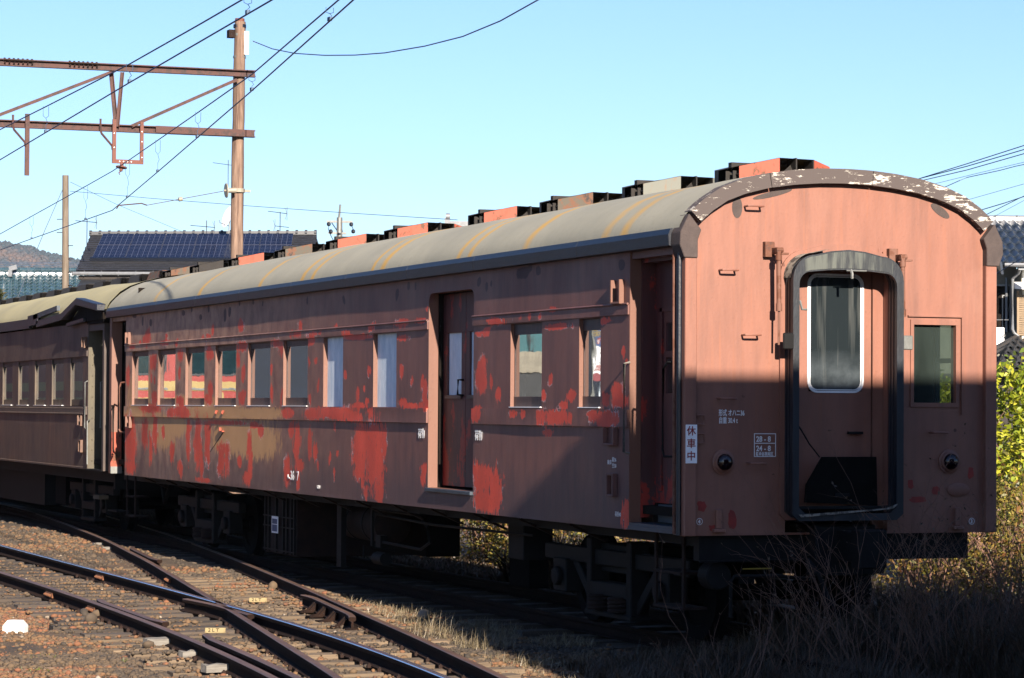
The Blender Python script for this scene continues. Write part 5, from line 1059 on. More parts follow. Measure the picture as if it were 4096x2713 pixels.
# second, thinner pole and the loose cables
A = at(262, 702, 85); B = at(268, 1230, 85)
p2 = thing('wooden_pole', (B.x, B.y, -.2), 'slender pale wooden pole left of the solar panel house', 'wooden pole')
mb = MB(); mb.tube([(B.x, B.y, -.2), (A.x*.5+B.x*.5, A.y*.5+B.y*.5, A.z*.5), A], .135, 12, r2=.10); mb.obj('shaft', M['pole2'], p2, smooth=True)
mb = MB()
for z in np.arange(3.2, 8, .42): s_ = 1 if int(z*10) % 2 else -1; mb.tube([(A.x, A.y, z), (A.x+s_*.15, A.y+s_*.38*.6, z)], .012, 5)
mb.obj('step_bolt', M['rustdark'], p2)
def cable(pts, label, r=.012, sag=0, mat='cable', group='thin cables in the sky'):
    P = [at(*p) for p in pts]
    if len(P) == 2 and sag:
        P = [P[0].lerp(P[1], f)-Vector((0, 0, sag*4*f*(1-f))) for f in np.linspace(0, 1, 16)]
    mb = MB(); mb.tube(P, r, 5); mb.obj('cable', M[mat], None, label=label, cat='cable', group=group)
cable([(1012, 165, 48), (1090, 196, 46), (1180, 214, 44), (1300, 222, 42), (1420, 221, 40), (1540, 212, 38), (1700, 185, 36), (1850, 147, 34), (2000, 85, 32), (2170, -10, 30)], 'twisted black cable sagging from the pole top out over the coach roof', .009, mat='wire')
cable([(280, 765, 85), (620, 795, 82), (980, 823, 78), (1400, 853, 74), (1830, 880, 70)], 'faint cable running from the pale pole to the grey roof ridge', .008)
cable([(280, 728, 85), (460, 815, 95), (740, 932, 108)], 'faint cable slanting from the pale pole down to the solar panel house', .007)
cable([(252, 755, 85), (180, 920, 76), (100, 1115, 66), (60, 1220, 60)], 'guy wire slanting down from the pale pole over the teal roof', .009, mat='galv')
for y_, l in ((1049, 'upper'), (1055, 'middle'), (1062, 'lowest')): cable([(-60, y_, 140), (200, y_+1, 140), (700, y_+8, 140)], l+' of three level cables crossing in front of the hill', .010)
RC_ = [([(3560, 748, 75), (3655, 722, 72), (3870, 655, 68), (4160, 562, 64)], 'topmost of the cables right of the coach roof', .013), ([(3560, 748, 75), (3655, 721, 72), (3870, 665, 68), (4160, 580, 64)], 'second cable from the top, right of the coach roof', .013),
       ([(3560, 752, 75), (3670, 727, 72), (3870, 680, 68), (4160, 597, 64)], 'third cable from the top, right of the coach roof', .012), ([(3600, 770, 75), (3710, 743, 72), (3900, 696, 68), (4160, 634, 64)], 'faint straight cable below the three upper ones', .006),
       ([(3640, 800, 72), (3750, 762, 70), (3840, 722, 68), (3870, 710, 68), (4000, 682, 66), (4060, 666, 65), (4160, 645, 64)], 'kinked cable with clips right of the coach roof', .010),
       ([(3740, 832, 72), (3835, 810, 70), (4160, 718, 66)], 'lone faint cable above the tile roof on the right', .006), ([(3800, 880, 70), (3890, 851, 68), (4020, 812, 66), (4160, 765, 65)], 'dark cable just above the white ridge on the right', .012),
       ([(3860, 905, 70), (3935, 864, 68), (4070, 797, 66), (4160, 755, 65)], 'steep dark cable meeting the white ridge on the right', .010), ([(3920, 905, 70), (3985, 862, 68), (4160, 768, 65)], 'steep faint cable meeting the white ridge on the right', .005),
       ([(3960, 1110, 60), (4060, 1050, 58), (4160, 985, 56)], 'blue cable in front of the shaded house wall', .010)]
for p_, l_, r_ in RC_: cable(p_, l_, r_)

# ================================================================== HOUSES
RZ = R(68.46)
def house(name, anchor, label, cat='house', group=None): return thing(name, (anchor.x, anchor.y, -.2), label, cat, group, RZ, local=True)
def toL(P, h):
    d = Vector(P)-h.location; c, s = math.cos(-RZ), math.sin(-RZ); return Vector((d.x*c-d.y*s, d.x*s+d.y*c, d.z))
def bil(Q, u, v): return (Q[0].lerp(Q[1], u)).lerp(Q[2].lerp(Q[3], u), v)      # Q: eaveL, eaveR, ridgeL, ridgeR
def tile_mesh(kind, mat):
    mb = MB()
    if kind == 'wave':
        n = 6; zf = lambda f: .16*math.sin(f*2*math.pi-.6)*.5
        for i in range(n+1): f = i/n; mb.v += [(f-.5, -.08, zf(f)+.14), (f-.5, 1.02, zf(f)+.02), (f-.5, -.08, zf(f)+.02)]
        for i in range(n): a = i*3; mb.f += [(a, a+3, a+4, a+1), (a, a+2, a+5, a+3)]
    else:
        mb.box(-.485, .485, -.06, 1.0, -.02, .03)
        mb.v = [(x, y, z+(.10 if y < 0 else 0)) for x, y, z in mb.v]
    return mb.mesh('tile', mat, kind == 'wave')
def tiled(h, Q, nu, nv, kind, mat, limit=9999, skip=None, stag=True, nm='roof_tile'):
    me = tile_mesh(kind, mat); rest = MB(); cnt = 0
    for j in range(nv):
        for i in range(nu):
            u = (i+.5+(.5 if (j % 2 and stag and kind != 'wave') else 0))/nu; v = j/nv
            if u > 1: continue
            P = bil(Q, u, v); X = (bil(Q, min(1, u+.5/nu), v)-bil(Q, max(0, u-.5/nu), v)); Y = bil(Q, u, min(1, v+1/nv))-P; Z = X.cross(Y).normalized(); w = X.length*(1 if .5/nu < u < 1-.5/nu else 2 if False else 1)
            X = X.normalized()*(bil(Q, 1, v)-bil(Q, 0, v)).length/nu
            sc_ = Y.length
            Mx = Matrix(((X.x, Y.x, Z.x*sc_, P.x), (X.y, Y.y, Z.y*sc_, P.y), (X.z, Y.z, Z.z*sc_, P.z), (0, 0, 0, 1)))
            Mx = Mx @ Matrix.Rotation(random.uniform(-.02, .02), 4, 'Z') @ Matrix.Translation((0, 0, random.uniform(-.01, .02)))
            if skip and skip(u, v): continue
            if cnt < limit:
                o = bpy.data.objects.new(nm, me); C.objects.link(o); o.parent = h; o.matrix_local = Mx; cnt += 1
            else:
                b = len(rest.v); rest.v += [tuple(Mx @ vv.co) for vv in me.vertices]; rest.f += [tuple(b+k for k in p.vertices) for p in me.polygons]
    if rest.v: o = rest.obj('roof_tiles', mat, h); o['kind'] = 'stuff'
def slab(h, Q, th, nm, mat, ext=0):
    n = (Q[1]-Q[0]).cross(Q[2]-Q[0]).normalized()
    mb = MB(); mb.prism([Q[0]-n*.03, Q[1]-n*.03, Q[3]-n*.03, Q[2]-n*.03], -n*th); return mb.obj(nm, mat, h)
M['slate'] = simple('grey_slate', (.060, .062, .072), (.036, .037, .044), 3, rough=.5, var=.35)
M['teal'] = simple('glazed_teal_tile', (.085, .17, .21), (.05, .11, .15), 4, rough=.22, var=.5, spec=.8)
M['bluetile'] = simple('glazed_blue_tile', (.040, .065, .11), (.028, .045, .08), 4, rough=.3, var=.25, spec=.6)
M['greytile'] = simple('dark_grey_tile', (.055, .062, .075), (.035, .04, .05), 4, rough=.4, var=.25)
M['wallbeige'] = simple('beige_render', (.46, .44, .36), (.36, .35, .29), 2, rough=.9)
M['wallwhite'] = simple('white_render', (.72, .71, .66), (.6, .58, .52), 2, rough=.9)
M['darkwood'] = simple('dark_timber', (.05, .035, .028), (.03, .022, .018), 6, rough=.8)
M['silver'] = simple('silver_gutter', (.45, .47, .5), (.33, .35, .38), 12, rough=.35, metal=.3)
t = NT('solar_cells'); sp = t.new('ShaderNodeSeparateXYZ'); t.l.new(t.tc.outputs['Generated'], sp.inputs[0])
fx = t.math('FRACT', t.math('MULTIPLY', sp.outputs[0], 6.0)); fy = t.math('FRACT', t.math('MULTIPLY', sp.outputs[1], 4.0)); fy2 = t.math('FRACT', t.math('MULTIPLY', sp.outputs[1], 24.0))
ln = t.math('MAXIMUM', t.math('MAXIMUM', t.math('LESS_THAN', fx, .03), t.math('GREATER_THAN', fx, .98)), t.math('MULTIPLY', t.math('LESS_THAN', fy, .06), .45))
c = t.mix(t.step(t.noise(3, src='Generated'), .4, .6), (.011, .014, .038), (.018, .022, .05)); c = t.mix(ln, c, (.19, .21, .30)); t.col(c); t.rough(.22); M['solar'] = t.m
# solar panel house
h1 = house('tiled_house', at(800, 1100, 112), 'house with solar panels on its dark slate roof')
Q = [toL(at(303, 1083, 108), h1), toL(at(1267, 1085, 108), h1), toL(at(363, 938, 112), h1), toL(at(1262, 936, 112), h1)]
slab(h1, Q, .08, 'roof_deck', M['slate'])
tiled(h1, Q, 84, 17, 'flat', M['slate'], 300, skip=lambda u, v: .075 < u < .88 and .30 < v < .88)
nrm = (Q[1]-Q[0]).cross(Q[2]-Q[0]).normalized()
for r_ in range(2):
    for c_ in range(6):
        u0, u1 = .062+c_*.140, .062+c_*.140+.137; v0, v1 = ((.27, .605), (.62, .93))[r_]; sh = (1-v0)*.012
        P = [bil(Q, u0-.012*(1-v0), v0), bil(Q, u1-.012*(1-v0), v0), bil(Q, u1-.012*(1-v1), v1), bil(Q, u0-.012*(1-v1), v1)]
        Xv = P[1]-P[0]; Yv = P[3]-P[0]; mb = MB(); mb.v = [(0, 0, 0), (1, 0, 0), (1, 1, 0), (0, 1, 0), (0, 0, -.05), (1, 0, -.05), (1, 1, -.05), (0, 1, -.05)]; mb.f = [(0, 1, 2, 3), (7, 6, 5, 4), (0, 4, 5, 1), (1, 5, 6, 2), (2, 6, 7, 3), (3, 7, 4, 0)]
        o = mb.obj('solar_panel', M['solar'], h1); Z = nrm; T = P[0]+nrm*.14
        o.matrix_local = Matrix(((Xv.x, Yv.x, Z.x, T.x), (Xv.y, Yv.y, Z.y, T.y), (Xv.z, Yv.z, Z.z, T.z), (0, 0, 0, 1)))
P = [bil(Q, .045, .235), bil(Q, .895, .235)]
mb = MB(); mb.prism([P[0]+nrm*.02, P[0]+nrm*.16, P[0]+nrm*.16+(Q[2]-Q[0])*.03, P[0]+nrm*.02+(Q[2]-Q[0])*.03], P[1]-P[0]); mb.obj('panel_rail', M['gutter'], h1)
d = Q[3]-Q[2]; mb = MB(); mb.prism([Q[2]+Vector((-.05, -.12, -.04)), Q[2]+Vector((-.05, .12, -.04)), Q[2]+Vector((-.05, .09, .12)), Q[2]+Vector((-.05, -.09, .12))], d+Vector((.1, 0, 0))); mb.obj('ridge', M['greytile'], h1)
mb = MB(); n = 24
for i in range(n+1): p = Q[2]+d*i/n; mb.lathe([(-.05, .13), (.05, .13)], p+Vector((0, 0, .04)), (1, 0, 0), 10)
mb.obj('ridge_collar', M['greytile'], h1)['kind'] = 'stuff'
mb = MB(); mb.tube([Q[0]+Vector((-.15, -.08, -.12)), Q[1]+Vector((.1, -.08, -.12))], .075, 8); 
for i in range(14): p = Q[0].lerp(Q[1], (i+.5)/14); mb.tube([p+Vector((0, -.16, -.22)), p+Vector((0, -.02, 0))], .015, 4)
mb.obj('gutter', M['silver'], h1)
ylow = Q[0].y+.7; mb = MB(); mb.box(Q[0].x+.7, Q[1].x-.5, ylow, ylow+6.5, 0, Q[0].z-.1); mb.obj('wall', M['wallbeige'], h1)
mb = MB(); mb.box(Q[0].x+.1, Q[1].x-.1, Q[0].y+.05, ylow+.02, Q[0].z-.35, Q[0].z-.2); mb.obj('soffit', M['darkwood'], h1)
Qp = [toL(at(302, 1150, 106.5), h1), toL(at(1000, 1152, 106.5), h1), toL(at(330, 1108, 108.4), h1), toL(at(1000, 1110, 108.4), h1)]
slab(h1, Qp, .08, 'lower_roof', M['greytile']); mb = MB(); mb.box(Qp[0].x, Qp[1].x, Qp[0].y-.03, Qp[0].y+.02, Qp[0].z-.18, Qp[0].z); mb.obj('lower_fascia', M['trimtan'], h1)
for px in (322, 372, 420): a = toL(at(px, 1170, 107.5), h1); mb = MB(); mb.box(a.x-.2, a.x+.2, ylow-.03, ylow+.02, a.z-.5, a.z+.32); mb.obj('window', M['interior'], h1)
mb = MB(); b_ = [bil(Q, -.0, 0)+Vector((0, 0, 0)), bil(Q, 0, 1)]; back = [Vector((q.x, 2*Q[2].y-q.y, q.z)) for q in Q]; mb.prism([back[1], back[0], back[2], back[3]], (0, 0, -.1)); mb.obj('rear_roof', M['slate'], h1)
# teal roof house at far left
h2 = house('tiled_house', at(100, 1150, 122), 'low house with glossy teal roof tiles beside the hill')
Q = [toL(at(-130, 1262, 117.0), h2), toL(at(345, 1262, 117.0), h2), toL(at(-120, 1096, 122), h2), toL(at(340, 1096, 122), h2)]
slab(h2, Q, .1, 'roof_deck', M['teal']); tiled(h2, Q, 19, 13, 'wave', M['teal'])
mb = MB(); mb.box(Q[2].x, Q[3].x, Q[2].y-.06, Q[2].y+.12, Q[2].z-.02, Q[2].z+.16); mb.obj('ridge', M['teal'], h2)
rm = MB(); rm.lathe([(-.15, .10), (.12, .10), (.13, .12), (.15, .12)], (0, 0, 0), (1, 0, 0), 10); rme = rm.mesh('ridge_tile', M['teal'], True)
rw = MB(); rw.lathe([(0, .11), (.03, .11)], (0, 0, 0), (0, -1, 0), 10); rwe = rw.mesh('ridge_end_tile', M['signwhite'])
for i in range(16): x = Q[2].x+(Q[3].x-Q[2].x)*(i+.5)/16; o = link('ridge_tile', rme, h2, loc=(x, Q[2].y, Q[2].z+.20)); o = link('ridge_end_tile', rwe, h2, loc=(x, Q[2].y-.1, Q[2].z+.03)); o.scale = (1.35, 1, .55)
a = toL(at(38, 1085, 121.5), h2); mb = MB(); mb.box(a.x-.05, a.x+.12, a.y-.1, a.y+.1, a.z-.25, a.z+.05); mb.prism([(a.x, a.y, a.z), (a.x+.35, a.y, a.z+.1), (a.x+.3, a.y, a.z+.3), (a.x-.05, a.y, a.z+.2)], (0, .1, 0)); mb.obj('ridge_ornament', M['silver'], h2)
mb = MB(); mb.box(Q[0].x+.5, Q[1].x-.5, Q[0].y+.8, Q[0].y+7.5, 0, Q[0].z-.1); mb.obj('wall', M['wallbeige'], h2)
back = [Vector((q.x, 2*Q[2].y-q.y, q.z)) for q in Q]; mb = MB(); mb.prism([back[1], back[0], back[2], back[3]], (0, 0, -.1)); mb.obj('rear_roof', M['teal'], h2)
# grey ridge between ventilators
h4 = house('tiled_house', at(1840, 960, 82), 'grey tiled gable end showing between two roof ventilators')
a = toL(at(1797, 893, 82), h4); b = toL(at(1905, 893, 82), h4)
for j in range(4):
    for i in range(7):
        mb = MB(); w = (b.x-a.x)/7; x = a.x+(i+(.5 if j % 2 else 0))*w; mb.box(x+.004, x+w-.004, a.y-.02*j*0, a.y+.15, a.z-.28+j*.075, a.z-.28+(j+.9)*.075+.0); mb.obj('ridge_tile', M['silver'], h4)
mb = MB(); mb.box(a.x, b.x+.2, a.y-.01, a.y+.3, a.z-.1, a.z+.06); mb.box(a.x-.14, a.x+.02, a.y-.06, a.y+.16, a.z-.35, a.z+.16); mb.lathe([(-.05, .10), (.07, .10)], (a.x-.05, a.y, a.z+.2), (1, 0, 0), 12); mb.obj('gable_ornament', M['silver'], h4)
mb = MB(); mb.prism([(a.x-.2, a.y-.1, a.z-.1), (a.x-.2, a.y-2.2, a.z-1.2), (a.x-.2, a.y-2.2, a.z-1.3), (a.x-.2, a.y+2.2, a.z-1.3), (a.x-.2, a.y+2.2, a.z-1.2)], (4, 0, 0)); mb.box(a.x, a.x+3.6, a.y-1.8, a.y+1.8, 0, a.z-1.2); mb.obj('roof', M['greytile'], h4)
# two-storey house on the right
h3 = house('tiled_house', at(4050, 1200, 83), 'two-storey house with blue tiles and air conditioner beside the coach end')
Q = [toL(at(4008, 1052, 79.5), h3), toL(at(4480, 1052, 79.5), h3), toL(at(3890, 882, 83), h3), toL(at(4400, 882, 83), h3)]
slab(h3, Q, .12, 'roof_deck', M['bluetile']); tiled(h3, Q, 14, 7, 'wave', M['bluetile'])
mb = MB(); mb.box(Q[2].x, Q[3].x, Q[2].y-.1, Q[2].y+.1, Q[2].z-.02, Q[2].z+.115); mb.obj('ridge', M['signwhite'], h3)
mb = MB(); mb.box(Q[2].x-.02, Q[3].x, Q[2].y-.12, Q[2].y+.12, Q[2].z+.115, Q[2].z+.15)
for i in range(9): x = Q[2].x+i*.67; mb.box(x, x+.03, Q[2].y-.13, Q[2].y+.13, Q[2].z, Q[2].z+.16)
mb.obj('ridge_cap', M['bluetile'], h3)
mb = MB(); mb.prism([Q[0]+Vector((-.08, -.05, .03)), Q[0]+Vector((-.02, -.02, -.34)), Q[2]+Vector((-.02, 0, -.34)), Q[2]+Vector((-.08, 0, .05))], (.07, 0, 0)); mb.obj('verge_board', M['bluetile'], h3)
mb = MB(); mb.tube([Q[0]+Vector((.06, -.08, -.06)), Q[1]+Vector((0, -.08, -.06))], .06, 8); mb.obj('gutter', M['silver'], h3)
a = toL(at(4068, 1060, 81), h3); zL = Q[0].z; xl = toL(at(3890, 1200, 82.5), h3).x; yS = Q[0].y+1.6
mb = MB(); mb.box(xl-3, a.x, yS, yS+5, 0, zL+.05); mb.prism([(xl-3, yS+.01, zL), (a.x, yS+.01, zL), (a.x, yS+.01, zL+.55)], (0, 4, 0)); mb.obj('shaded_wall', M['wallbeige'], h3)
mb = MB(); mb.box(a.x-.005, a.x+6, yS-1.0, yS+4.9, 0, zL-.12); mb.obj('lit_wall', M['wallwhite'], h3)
mb = MB(); mb.box(a.x-.01, a.x-.04, yS-1.0, yS, 0, zL-.1); mb.obj('wall_return', M['wallbeige'], h3)
w0 = toL(at(3930, 1145, 81.2), h3); w1 = toL(at(4033, 1330, 81.2), h3)
mb = MB(); mb.box(w0.x, w1.x, yS-.03, yS-.005, w1.z, w0.z); wd = mb.obj('window', M['interior'], h3)
mb = MB(); mb.box(w0.x-.05, w1.x+.04, yS-.08, yS-.02, w0.z, w0.z+.05); mb.box(w1.x, w1.x+.05, yS-.08, yS-.02, w1.z, w0.z); xm = toL(at(4009, 1200, 81), h3).x; mb.box(xm, xm+.03, yS-.05, yS-.03, w1.z, w0.z-.28); mb.box(xm, w1.x, yS-.05, yS-.03, w0.z-.30, w0.z-.27); mb.obj('frame', M['silver'], wd)
zz = toL(at(4010, 1282, 81), h3).z; mb = MB(); mb.tube([(w0.x, yS-.5, zz), (w1.x-.1, yS-.5, zz)], .015, 5); mb.obj('balcony_rail', M['silver'], h3)
mb = MB(); xx = toL(at(4039, 1120, 80.5), h3).x; mb.tube([(xx, yS-.08, w0.z+.25), (xx, yS-.08, w1.z)], .045, 6); xx = toL(at(4061, 1120, 79.6), h3).x; y_ = yS-1.08
mb.tube([(xx+.16, y_-.4, zL-.12), (xx+.14, y_-.2, zL-.28), (xx, y_, zL-.45), (xx, y_, w1.z+.05), (xx+.05, y_, w1.z-.06), (xx+.16, y_-.03, w1.z-.14), (xx+.17, y_-.03, w1.z-.45), (xx-.25, y_-.8, w1.z-.95)], .045, 8); mb.box(xx+.08, xx+.26, y_-.5, y_-.3, zL-.20, zL-.04); mb.obj('downpipe', M['silver'], h3)
s0 = toL(at(4087, 1160, 79.6), h3); mb = MB(); z0 = toL(at(4087, 1340, 79.6), h3).z; z1 = toL(at(4087, 1175, 79.6), h3).z
for k in range(22): zk = z0+(z1-z0)*k/22; mb.box(s0.x, s0.x+2, yS-1.05, yS-1.02, zk, zk+(z1-z0)/22*.75)
mb.box(s0.x-.06, s0.x, yS-1.06, yS-1.0, z0-.05, z1+.1); mb.obj('shutter', simple('tan_shutter', (.50, .33, .17), rough=.6), h3)
s1 = toL(at(4066, 1125, 79.6), h3); mb = MB(); mb.prism([(s1.x, yS-1.0, s1.z), (s1.x+.15, yS-1.55, s1.z-.18), (s1.x+.15, yS-1.55, s1.z-.24), (s1.x, yS-1.0, s1.z-.2)], (2.5, 0, 0)); mb.obj('awning', M['signwhite'], h3)
a0 = toL(at(3976, 1310, 79.5), h3); a1 = toL(at(4021, 1382, 79.5), h3)
an = h3.location; ac = thing('air_conditioner', (0, 0, 0), 'white air conditioner unit outside the shaded house wall', 'air conditioner', None, RZ, local=True); ac.location = h3.location+Matrix.Rotation(RZ, 3, 'Z') @ Vector((a0.x, a0.y, a1.z)); W_ = a1.x-a0.x; H_ = a0.z-a1.z
mb = MB(); mb.box(-.25, W_-.03, -.0, .28, 0, H_); mb.obj('casing', M['signwhite'], ac, bevel=.015); mb = MB(); mb.box(-.3, W_, -.03, .3, -.05, -.005); mb.obj('stand', M['silver'], ac)
mb = MB(); mb.box(-.02, .04, -.02, 0, .07, .2); mb.tube([(W_*.4, -.02, .2), (W_*.9, -.1, .32), (W_*.98, -.1, .3), (W_*.6, -.05, .12)], .012, 5); mb.obj('pipe_cover', M['galv'], ac)
Qg = [toL(at(3990, 1474, 76.5), h3), toL(at(4480, 1476, 76.5), h3), toL(at(4050, 1352, 79.8), h3), toL(at(4480, 1352, 79.8), h3)]
slab(h3, Qg, .1, 'lower_roof_deck', M['greytile']); tiled(h3, Qg, 15, 6, 'wave', M['greytile'], nm='lower_roof_tile')
mb = MB(); mb.tube([toL(at(3930, 1440, 76.5), h3), toL(at(4048, 1368, 79.6), h3)], .10, 8); mb.tube([toL(at(3945, 1415, 77), h3), toL(at(4062, 1352, 79.8), h3)], .09, 8); mb.obj('hip_ridge', M['greytile'], h3, smooth=True)
mb = MB(); mb.tube([Qg[0]+Vector((0, -.1, -.1)), Qg[1]+Vector((0, -.1, -.1))], .05, 6); mb.obj('gutter', M['rustdark'], h3)
mb = MB(); mb.box(Qg[0].x-2.5, Qg[1].x, Qg[0].y+.6, Qg[0].y+.8, 0, Qg[0].z-.15); mb.box(Qg[0].x-2.5, Qg[1].x, Qg[0].y+.55, Qg[0].y+.6, Qg[0].z-1.2, Qg[0].z-.9); mb.obj('lower_wall', M['darkwood'], h3)
# utility pole and aerials
def put(h, px, py, d): return toL(at(px, py, d), h)
up_ = thing('utility_pole', (at(1357, 1100, 92).x, at(1357, 1100, 92).y, -.2), 'white-grey utility pole with crossarm seen above the ventilators', 'utility pole', None, RZ, local=True)
def L_(px, py, d=92): v = toL(at(px, py, d), up_); return Vector((v.x, 0, v.z))
mb = MB(); mb.tube([Vector((0, 0, 0)), L_(1358, 870)], .14, 10, r2=.10); mb.tube([L_(1356, 872), L_(1361, 818)], .04, 6); mb.tube([L_(1353, 872), L_(1361, 818)], .02, 5); mb.obj('shaft', M['galv'], up_, smooth=True)
for y_, a, b in ((886, 1306, 1410), (932, 1313, 1385)): mb = MB(); p0, p1 = L_(a, y_), L_(b, y_+2); mb.prism([p0+Vector((0, -.04, -.035)), p0+Vector((0, .04, -.035)), p0+Vector((0, .04, .035)), p0+Vector((0, -.04, .035))], p1-p0); mb.obj('crossarm', M['galv'], up_)
for px, py in ((1315, 896), (1405, 897), (1323, 925), (1357, 936), (1413, 925)): p = L_(px, py); mb = MB(); mb.lathe([(0, .03), (.04, .07), (.10, .07), (.14, .03)], p+Vector((0, -.05, -.08)), (0, 0, 1), 8); mb.obj('insulator', M['gutter'], up_, smooth=True)
mb = MB(); mb.tube([L_(1316, 900), L_(1313, 915), L_(1322, 940), L_(1340, 975)], .015, 4); mb.tube([L_(1326, 890), L_(1350, 925)], .02, 4); mb.tube([L_(1405, 900), L_(1412, 915), L_(1411, 930)], .015, 4); mb.tube([L_(1362, 890), L_(1372, 935)], .012, 4); mb.obj('jumper_wire', M['cable'], up_)
def aerial(px, ytop, ybot, booms, d, label):
    a = at(px, ybot, d); e = thing('tv_aerial', tuple(a), label, 'tv aerial', 'tv aerials on the roofs', RZ, local=True)
    mb = MB(); top = toL(at(px, ytop, d), e); mb.tube([(0, 0, 0), (0, 0, top.z)], .018, 5); mb.obj('mast', M['gutter'], e)
    for (x0, y0, x1, y1, ne) in booms:
        p, q = toL(at(x0, y0, d), e), toL(at(x1, y1, d), e); p.y = q.y = 0; mb = MB(); mb.tube([p, q], .012, 4)
        for k in range(ne): c = p.lerp(q, k/(ne-1)); L = .10+.16*(k/(ne-1)); mb.tube([c+Vector((0, -L, 0)), c+Vector((0, L, 0))], .008, 3); 
        c = q; mb.tube([c+Vector((0, 0, -.28)), c+Vector((0, 0, .28))], .010, 3); mb.tube([c+Vector((-.08, 0, -.24)), c+Vector((-.0, 0, 0)), c+Vector((-.08, 0, .24))], .008, 3)
        mb.obj('boom', M['gutter'], e)
aerial(347, 878, 1000, [(302, 883, 386, 890, 14)], 108, 'tv aerial on a tall mast left of the solar panel house')
aerial(826, 882, 935, [(762, 902, 858, 910, 16)], 111, 'single tv aerial on the ridge above the solar panels')
aerial(1120, 848, 932, [(1072, 845, 1148, 855, 12), (1155, 910, 1100, 904, 8)], 112, 'double tv aerial on the ridge right of the big pole')
aerial(912, 640, 760, [(852, 651, 975, 668, 16)], 130, 'distant tv aerial half hidden behind the big pole')
dsh = thing('satellite_dish', tuple(at(915, 935, 111)), 'pale satellite dish on the ridge at the left side of the big pole', 'satellite dish', None, RZ, local=True)
mb = MB(); c = toL(at(915, 870, 111), dsh); mb.lathe([(.0, .12), (.02, .30), (.07, .45), (.075, .46)], (c.x, c.y, c.z), (-.85, -.5, .3), 18); mb.obj('dish', M['signwhite'], dsh, smooth=True)
mb = MB(); mb.tube([(0, 0, 0), (c.x+.05, c.y, c.z)], .025, 5); e_ = toL(at(882, 893, 111), dsh); mb.tube([(c.x, c.y, c.z-.35), (e_.x, e_.y-.3, e_.z), (e_.x-.02, e_.y-.3, e_.z+.1)], .015, 4); mb.obj('arm', M['galv'], dsh)

# ================================================================== HILL
hp = [(-700, 860), (-300, 930), (0, 978), (60, 990), (120, 1003), (200, 1028), (260, 1040), (330, 1058), (420, 1078), (600, 1100), (900, 1125), (1500, 1135), (2600, 1150), (4500, 1160), (5200, 1150)]
nu, nv = 260, 26; V = []; pxs = np.linspace(-700, 5200, nu)
for i, px in enumerate(pxs):
    py = np.interp(px, [h[0] for h in hp], [h[1] for h in hp])+(4-4*random.random()**2 if px < 700 else 0)
    top = at(px, py, 900)
    for j in range(nv):
        f = j/(nv-1); d = 900-420*(1-f)**1.0; g = at(px, 1600, d); z = top.z*f**.9-1; V.append((g.x, g.y, z+(random.uniform(-1, 1) if 0 < j < nv-1 else 0)))
I = np.arange(nu*nv).reshape(nu, nv); t = NT('autumn_wooded_hill'); c = t.mix(t.step(t.noise(.02, detail=3), .45, .6), (.09, .12, .16), (.20, .14, .15)); c = t.mix(t.step(t.noise(.09, w=3), .5, .65), c, (.07, .10, .12)); t.col(c); t.rough(1)  # bluish distance haze is mixed into the hill's own colours
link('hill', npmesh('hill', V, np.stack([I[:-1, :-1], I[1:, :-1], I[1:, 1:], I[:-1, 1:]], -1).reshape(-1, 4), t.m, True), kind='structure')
n = 5000; fr = rng.uniform(0, 1, n)**.7; pxr = rng.uniform(-150, 760, n); Pt = []; Sz = []
for f, px in zip(fr, pxr):
    py = np.interp(px, [h[0] for h in hp], [h[1] for h in hp]); top = at(px, py, 900).z; d = 900-420*(1-f); g = at(px, 1600, d); Pt.append((g.x, g.y, top*f**.9+.5)); Sz.append(random.uniform(.7, 1.4))
t = NT('far_tree_crowns'); a = t.attr('tint').outputs['Fac']; c = t.mix(t.step(a, .35, .55), (.08, .115, .15), (.15, .15, .17)); c = t.mix(t.step(a, .66, .8), c, (.20, .16, .16)); t.col(c); t.rough(1)  # crowns carry the same painted haze in their bluish tones
Pt = np.array(Pt); hue = np.clip(vnoise(Pt[:, 0], Pt[:, 1], .02, 31)+rng.normal(0, .14, n), 0, 1)
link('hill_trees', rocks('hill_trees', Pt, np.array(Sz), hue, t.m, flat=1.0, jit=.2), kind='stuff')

# ================================================================== FOLIAGE
def leafmat(name, cols, transl=.35, k_=.5):
    t = NT(name); a = t.attr('tint').outputs['Fac']; rp = t.new('ShaderNodeValToRGB'); t.l.new(a, rp.inputs[0]); el = rp.color_ramp.elements
    cols = [tuple(q*k_ for q in c_) for c_ in cols]; el[0].color = (*cols[0], 1); el[1].color = (*cols[-1], 1)
    for i, c_ in enumerate(cols[1:-1]): e = el.new((i+1)/(len(cols)-1)); e.color = (*c_, 1)
    t.col(rp.outputs[0]); t.rough(.5); tl = t.new('ShaderNodeBsdfTranslucent'); t.l.new(rp.outputs[0], tl.inputs[0]); mx = t.new('ShaderNodeMixShader'); mx.inputs[0].default_value = transl
    t.l.new(t.b.outputs[0], mx.inputs[1]); t.l.new(tl.outputs[0], mx.inputs[2]); t.l.new(mx.outputs[0], t.n['Material Output'].inputs[0]); return t.m
M['citrus'] = leafmat('citrus_leaf', [(.08, .14, .015), (.24, .30, .02), (.42, .43, .03), (.52, .49, .05)], .35, .8)
M['hedge'] = leafmat('hedge_leaf', [(.05, .08, .02), (.26, .24, .04), (.46, .34, .07), (.34, .15, .05)])
M['conifer'] = leafmat('conifer_leaf', [(.05, .07, .02), (.12, .13, .04), (.20, .15, .06)])
M['stem'] = simple('dry_stem', (.40, .22, .15), (.22, .12, .085), 20, rough=.9, bump=0)
M['straw'] = leafmat('straw', [(.14, .11, .07), (.28, .22, .13), (.42, .35, .22)], .15)
M['grass'] = leafmat('green_grass', [(.07, .12, .02), (.18, .26, .04), (.30, .36, .06)], .3)
